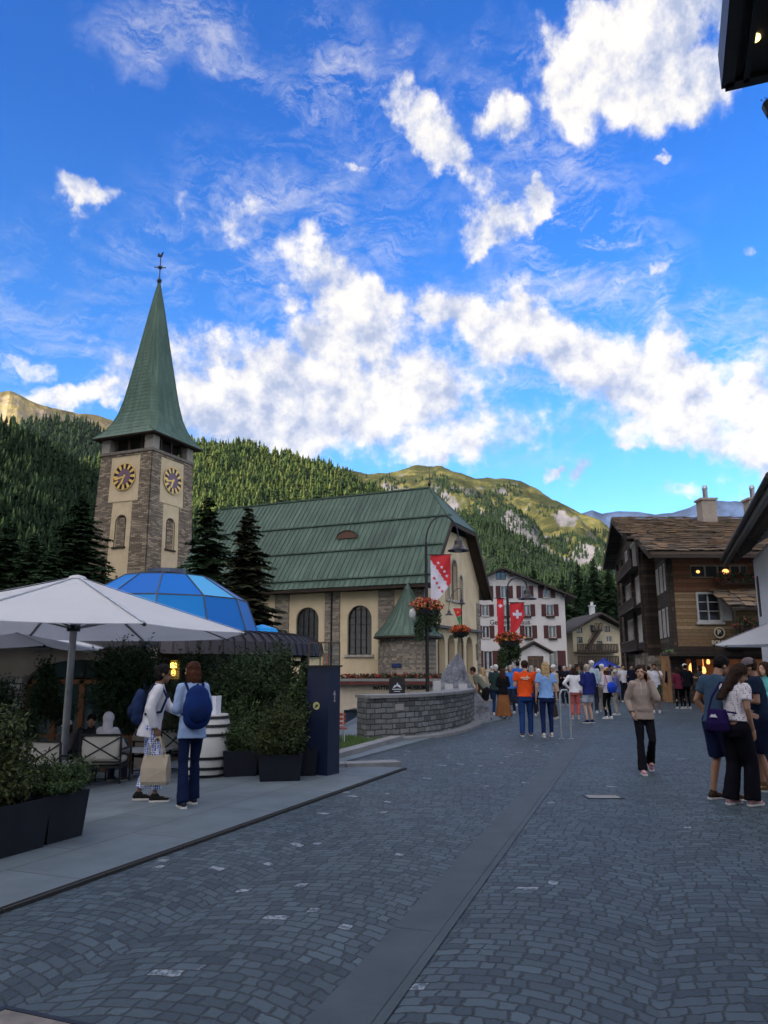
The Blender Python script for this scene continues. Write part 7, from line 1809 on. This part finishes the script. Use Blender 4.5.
# ---- group at the right
x, y = gs(724, 800)
person('man in dark blue t-shirt and navy shorts standing with head bowed', x, y, 68, 1.76, False, 'tan', 'black', 'short', ((.045,.085,.14), 'tee'), ((.012,.018,.06), 'longshorts'), (.05,.035,.025), ('pocket', 'pocket'), 6, .12, (10, 22), voxel=NV, build=1.12)
dots = patterned('polka_dot_print', (.66,.62,.66), (.03,.03,.05), 40, .30)
x, y = gs(742, 805)
wC, TC_, LC_ = person('woman in white dotted top and wide black trousers with a purple shoulder bag', x, y, 62, 1.66, True, 'tan', 'brown', 'verylong', ((.6,.6,.6), 'tee'), ((.008,.008,.013), 'wide'), (.52,.30,.32), ('fwd', 'relaxed'), 6, .14, (30, 26), voxel=NV, build=1.08, mats={'top': dots}, hem=1.0)
x, y = gs(768, 791)
person('man in dark navy t-shirt and grey cap standing behind the dotted woman', x, y, 300, 1.72, False, 'tan', 'brown', 'short', ((.012,.022,.045), 'tee'), ((.008,.012,.03), 'longshorts'), (.12,.08,.04), ('bent', 'relaxed'), 4, .10, (-10, 15), 'cap', voxel=NV, build=1.25, mats={'hat': (.16,.13,.14)})
x, y = gs(776, 770)
person('person in pale turquoise jacket at the right edge of the photo', x, y, 250, 1.68, True, 'light', 'brown', 'bob', ((.12,.42,.42), 'jacket'), ((.03,.03,.05), 'trousers'), (.3,.3,.3), ('bent', 'down'), 2, .1)
Mw = Matrix.LocRotScale(wC.location, wC.rotation_euler, wC.scale); purp = cloth((.026,.013,.085))
sb_ = thing('shoulder_bag', 'purple shoulder bag hanging at the back of the dotted woman', 'bag', wC.location, wC.rotation_euler.z); sb_.scale = wC.scale
mb = MB(); b0 = Vector((-.10,-.19,.86)); mb.loft([[b0+Vector(p) for p in [(-.12,-.04,.02),(.12,-.04,.02),(.12,.05,.02),(-.12,.05,.02)]], [b0+Vector(p) for p in [(-.14,-.06,.12),(.14,-.06,.12),(.14,.06,.12),(-.14,.06,.12)]], [b0+Vector(p) for p in [(-.12,-.03,.29),(.12,-.03,.29),(.12,.04,.29),(-.12,.04,.29)]]])
fuse('bag', mb, purp, sb_, .013, 4, .006)
mb = MB(); mb.tube([(-.22,-.19,1.14),(-.19,-.15,1.30),(-.13,-.05,1.475),(-.05,.08,1.45),(.06,.16,1.28),(.14,.10,1.08),(.05,-.18,1.12)], .013, 6); mb.build('strap', purp, sb_)
mb = MB(); mb.prism([(-.16,1.05),(-.13,1.085),(-.10,1.078),(-.08,1.09),(-.05,1.05)], -.262, -.25); mb.build('tissue', M('tissue', (.7,.7,.74)), sb_)
# ---- middle distance
def pp(label, u, v, ang, H=1.7, **k):
    x, y = gs(u, v); return person(label, x, y, ang, H, **k)
pO = pp('man in orange t-shirt and blue jeans seen from behind', 527, 736, 8, 1.76, hair='brown', skin='light', top=((.75,.09,.02), 'tee'), bottom=((.02,.05,.17), 'jeans'), shoes=(.08,.08,.10), arms=('bent', 'bent'), stride=.2, voxel=.014, build=1.12)[0]
text_mesh('STAFF', .085, M('print_cream', (.7,.6,.5)), pO, Matrix.Translation((0,-.142,1.33))@UP, 'print', .012) if False else None
mb = MB(); mb.bx(-.10,.10,-.150,-.128,1.325,1.35); mb.bx(-.06,.06,-.150,-.128,1.295,1.31); mb.build('shirt_print', M('print_cream', (.7,.6,.5)), pO)
pp('woman in sky blue t-shirt and dark jeans seen from behind, blonde hair', 548, 737, 5, 1.72, fem=True, hair='blonde', hairstyle='long', top=((.20,.36,.68), 'tee'), bottom=((.012,.022,.08), 'slim'), shoes=(.5,.45,.4), arms=('down', 'down'), stride=.15, voxel=.014, build=1.15)
pp('man in grey-green t-shirt and black shorts leaning on the fountain wall', 487, 721, 285, 1.74, hair='brown', skin='tan', top=((.13,.14,.11), 'tee'), bottom=((.01,.01,.012), 'shorts'), shoes=(.015,.015,.015), arms=('rest', 'rest'), lean=38, stride=.2, head=(0,-8), voxel=.016, build=1.15)
pp('blonde woman behind the man leaning on the fountain', 484, 716, 320, 1.60, fem=True, hair='blonde', hairstyle='long', top=((.45,.38,.26), 'jacket'), bottom=((.1,.09,.08), 'trousers'), arms=('bent','down'))
pp('white haired man in dark green jacket beside the fountain', 497, 715, 10, 1.70, hair='white', top=((.025,.045,.045), 'jacket'), bottom=((.02,.04,.10), 'jeans'), arms=('bent','down'))
pp('woman in black top and wide rust brown long skirt', 504, 719, 5, 1.56, fem=True, hair='auburn', hairstyle='long', top=((.01,.01,.012), 'jacket'), bottom=((.24,.10,.04), 'longskirt'), arms=('bent','bent'), voxel=.016)
pp('man in bright blue shirt standing beside the woman in the rust skirt', 512, 713, 200, 1.68, hair='grey', top=((.05,.18,.55), 'shirt'), bottom=((.02,.03,.06), 'jeans'))
pp('tall dark haired man in blue shirt behind the orange t-shirt', 519, 706, 30, 1.86, hair='black', skin='brown', top=((.04,.15,.5), 'tee'), bottom=((.02,.02,.03), 'jeans'))
pp('grey haired woman in dark jacket between orange and sky blue shirts', 533, 716, 20, 1.66, fem=True, hair='grey', hairstyle='bob', top=((.03,.035,.07), 'jacket'), bottom=((.015,.015,.02), 'trousers'), arms=('bent','bent'))
pp('lady in pale patterned jacket and white hat among the crowd', 540, 714, 350, 1.55, fem=True, hair='white', hairstyle='bob', top=((.25,.30,.42), 'jacket'), bottom=((.03,.03,.05), 'trousers'), hat='sunhat')
pp('man in cream shirt and white cap right of the sky blue t-shirt', 556, 719, 300, 1.68, hair='grey', top=((.50,.42,.32), 'shirt'), bottom=((.05,.04,.03), 'trousers'), hat='cap', arms=('bent','bent'), build=1.1)
pp('woman in white t-shirt and coral trousers seen from behind', 576, 719, 10, 1.60, fem=True, hair='brown', hairstyle='bob', top=((.68,.68,.72), 'shirt'), bottom=((.50,.13,.12), 'cropped'), shoes=(.45,.3,.25), arms=('hip','down'), voxel=.016, build=1.15)
pp('man in dark blue jacket, pale shorts and beige cap', 590, 723, 330, 1.68, hair='grey', top=((.018,.025,.14), 'jacket'), bottom=((.42,.46,.55), 'shorts'), shoes=(.02,.03,.08), hat='cap', arms=('bent','down'), voxel=.016, mats={'hat': (.42,.34,.25)}, build=1.1)
pp('tall man in pale blue shirt and white cap behind the blue jacket', 594, 713, 20, 1.84, hair='white', top=((.40,.50,.60), 'shirt'), bottom=((.03,.03,.04), 'trousers'), hat='cap', arms=('down','down'))
pB = pp('woman in black trousers and white shoes with a bright blue front bag', 609, 719, 335, 1.60, fem=True, hair='auburn', hairstyle='bob', top=((.60,.55,.60), 'shirt'), bottom=((.008,.008,.01), 'slim'), shoes=(.7,.7,.7), arms=('bent','bent'), hat='sunhat', voxel=.016, mats={'hat': (.55,.36,.22)})
bagb = thing('sling_bag', 'bright blue bag carried by the woman in black trousers', 'bag', pB[0].location, pB[0].rotation_euler.z)
mb = MB(); mb.ell((0,-.20,1.0), (.17,.09,.17), 16, 10); mb.ell((0,-.19,.90), (.15,.08,.09), 14, 8); fuse('bag', mb, cloth((.02,.07,.55)), bagb, .015, 3, .004); mb = MB(); mb.tube([(-.13,-.19,1.1),(-.12,-.05,1.40),(-.10,.1,1.3)], .012, 6); mb.build('strap', cloth((.4,.05,.12)), bagb)
pp('person in white sun cap and pale top just behind the blue bag', 604, 712, 20, 1.72, fem=True, hair='white', top=((.5,.42,.38), 'tee'), bottom=((.3,.28,.25), 'trousers'), hat='cap')
pp('child-sized person in purple and teal jacket with pale cap', 618, 715, 300, 1.52, fem=True, hair='grey', top=((.10,.12,.30), 'jacket'), bottom=((.3,.28,.25), 'trousers'), hat='cap', mats={'hat': (.5,.45,.4)})
pp('man in white t-shirt and black trousers standing further up the street', 625, 702, 190, 1.74, hair='brown', top=((.66,.66,.70), 'tee'), bottom=((.012,.012,.02), 'trousers'), arms=('bent','down'))
pp('person in dark navy jacket beside the distant white t-shirt', 633, 702, 170, 1.74, hair='black', top=((.012,.015,.035), 'jacket'), bottom=((.012,.012,.02), 'trousers'))
pW = pp('man in white t-shirt and dark green shorts behind the hoodie woman', 657, 713, 200, 1.74, hair='brown', skin='tan', top=((.66,.68,.74), 'tee'), bottom=((.035,.05,.025), 'longshorts'), shoes=(.6,.6,.6), arms=('ear','down'), voxel=.016, build=1.1)
pp('person in maroon jacket and black trousers seen from behind', 680, 709, 5, 1.60, fem=True, hair='brown', hairstyle='bob', top=((.16,.025,.05), 'jacket'), bottom=((.008,.008,.012), 'slim'), arms=('bent','bent'), voxel=.016)
pp('person in black jacket and white cap beside the maroon jacket', 688, 709, 355, 1.74, hair='black', top=((.010,.012,.018), 'jacket'), bottom=((.008,.008,.012), 'slim'), hat='cap', voxel=.016)
pp('person in dark blue jacket and jeans near the shop door', 672, 702, 340, 1.70, hair='black', top=((.012,.018,.05), 'jacket'), bottom=((.015,.03,.08), 'jeans'), shoes=(.6,.6,.6))
# ---- far crowd closing the street
far = [(561,700,1.72,(.02,.02,.03),'black','man in black jacket far back, left end of the far row'),(567,698,1.66,(.30,.05,.05),'brown','woman in dark red top in the far row'),(572,701,1.74,(.03,.04,.09),'grey','grey haired man in navy jacket in the far row'),
 (583,699,1.70,(.10,.10,.11),'brown','person in charcoal top in the far row, left of the tall white cap'),(599,700,1.72,(.02,.02,.025),'black','person in black behind the blue parasol pole'),(612,698,1.76,(.06,.08,.14),'brown','person in slate blue top under the blue parasol'),
 (617,701,1.68,(.55,.50,.45),'grey','person in cream top under the right side of the blue parasol'),(640,699,1.70,(.02,.025,.04),'black','person in black left of the hoodie woman, far back'),(646,701,1.74,(.20,.16,.13),'brown','person in tan jacket directly behind the hoodie woman'),
 (664,700,1.74,(.03,.03,.04),'brown','person in dark grey near the stone base of the timber house'),(527,699,1.74,(.015,.015,.02),'black','person in black in front of the town hall porch'),(545,700,1.68,(.18,.15,.12),'grey','person in brown jacket before the porch of the town hall'),
 (551,698,1.74,(.025,.03,.05),'black','dark clothed person near the red ground floor shutter'),(537,701,1.70,(.04,.05,.07),'brown','person in dark slate coat left of the porch door'),(492,700,1.68,(.50,.45,.38),'white','pale haired person in cream by the church porch'),
 (601,704,1.66,(.02,.02,.03),'black','short person in black between the crowd groups'),(578,704,1.72,(.02,.03,.02),'brown','person in dark green top behind the white t-shirt woman'),(566,705,1.66,(.012,.012,.02),'grey','person in black coat behind the cream shirt man'),
 (700,704,1.70,(.05,.05,.06),'brown','person in grey inside the lit shop entrance'),(651,705,1.66,(.02,.02,.03),'black','person in black beside the white t-shirt and green shorts')]
for i, (u, v, H, c, h, lb) in enumerate(far):
    x, y = gs(u, v)
    if u == 700: y = min(y, 34.2); x = atx(u, y)
    if u == 492: y = 40; x = atx(u, y)
    person(lb, x, y, (i*97) % 360, H, i % 3 == 0, 'light' if i % 4 else 'tan', h, 'short' if i % 3 else 'bob', (c, 'jacket' if i % 2 else 'tee'), ((.015,.018,.03), 'trousers'), (.1,.1,.1), (('down','bent')[i % 2], ('bent','down')[i % 3 == 1]), 0, .08, group='far crowd in front of the houses', voxel=.022)
# ---- guests sitting on the terrace
cx_, cy_, cz_ = py(112,13.58)
person('seated guest with white hooded head on the lounge chair', cx_, cy_-.0, 10, 1.60, True, 'light', 'brown', 'short', ((.62,.60,.64), 'jacket'), ((.05,.05,.08), 'trousers'), (.1,.1,.1), ('rest','rest'), 0, 0, (0,0), 'hood', sit=.44, z=cz_)
cx_, cy_, cz_ = py(96,15.0)
person('seated dark haired man in dark clothes between the lounge chairs', cx_, cy_, 165, 1.70, False, 'tan', 'black', 'short', ((.03,.03,.035), 'jacket'), ((.03,.03,.04), 'jeans'), (.1,.1,.1), ('rest','rest'), 8, 0, (0,10), None, sit=.44, z=cz_)
cx_, cy_, cz_ = py(74,15.3)
person('seated guest in pale cap right beside the parasol pole', cx_, cy_, 190, 1.62, True, 'light', 'auburn', 'bob', ((.10,.09,.10), 'jacket'), ((.03,.03,.04), 'jeans'), (.1,.1,.1), ('rest','rest'), 4, 0, (0,10), 'cap', sit=.44, z=cz_)
for (u, dy, ro, lb) in ((96, 15.0, 165, 'cream lounge chair facing the viewer under the dark haired man'), (74, 15.3, 190, 'cream lounge chair facing the viewer under the capped guest')):
    p_ = py(u, dy); lounge(lb, p_, -R(ro))
# ================================================================ AIR between here and the far mountains
hm, nth, _b = nodes('haze_air'); nth.nodes.remove(_b)
pv = N(nth, 'ShaderNodeVolumePrincipled'); pv.inputs['Color'].default_value = (.62,.76,1,1); pv.inputs['Density'].default_value = HAZE; pv.inputs['Anisotropy'].default_value = 0
L(nth, pv.outputs[0], [q for q in nth.nodes if q.type == 'OUTPUT_MATERIAL'][0].inputs['Volume'])
mb = MB(); mb.bx(-2600, 4600, -1500, 6900, -3, 1420); tag(mb.build('haze', hm, uv=False), kind='stuff')
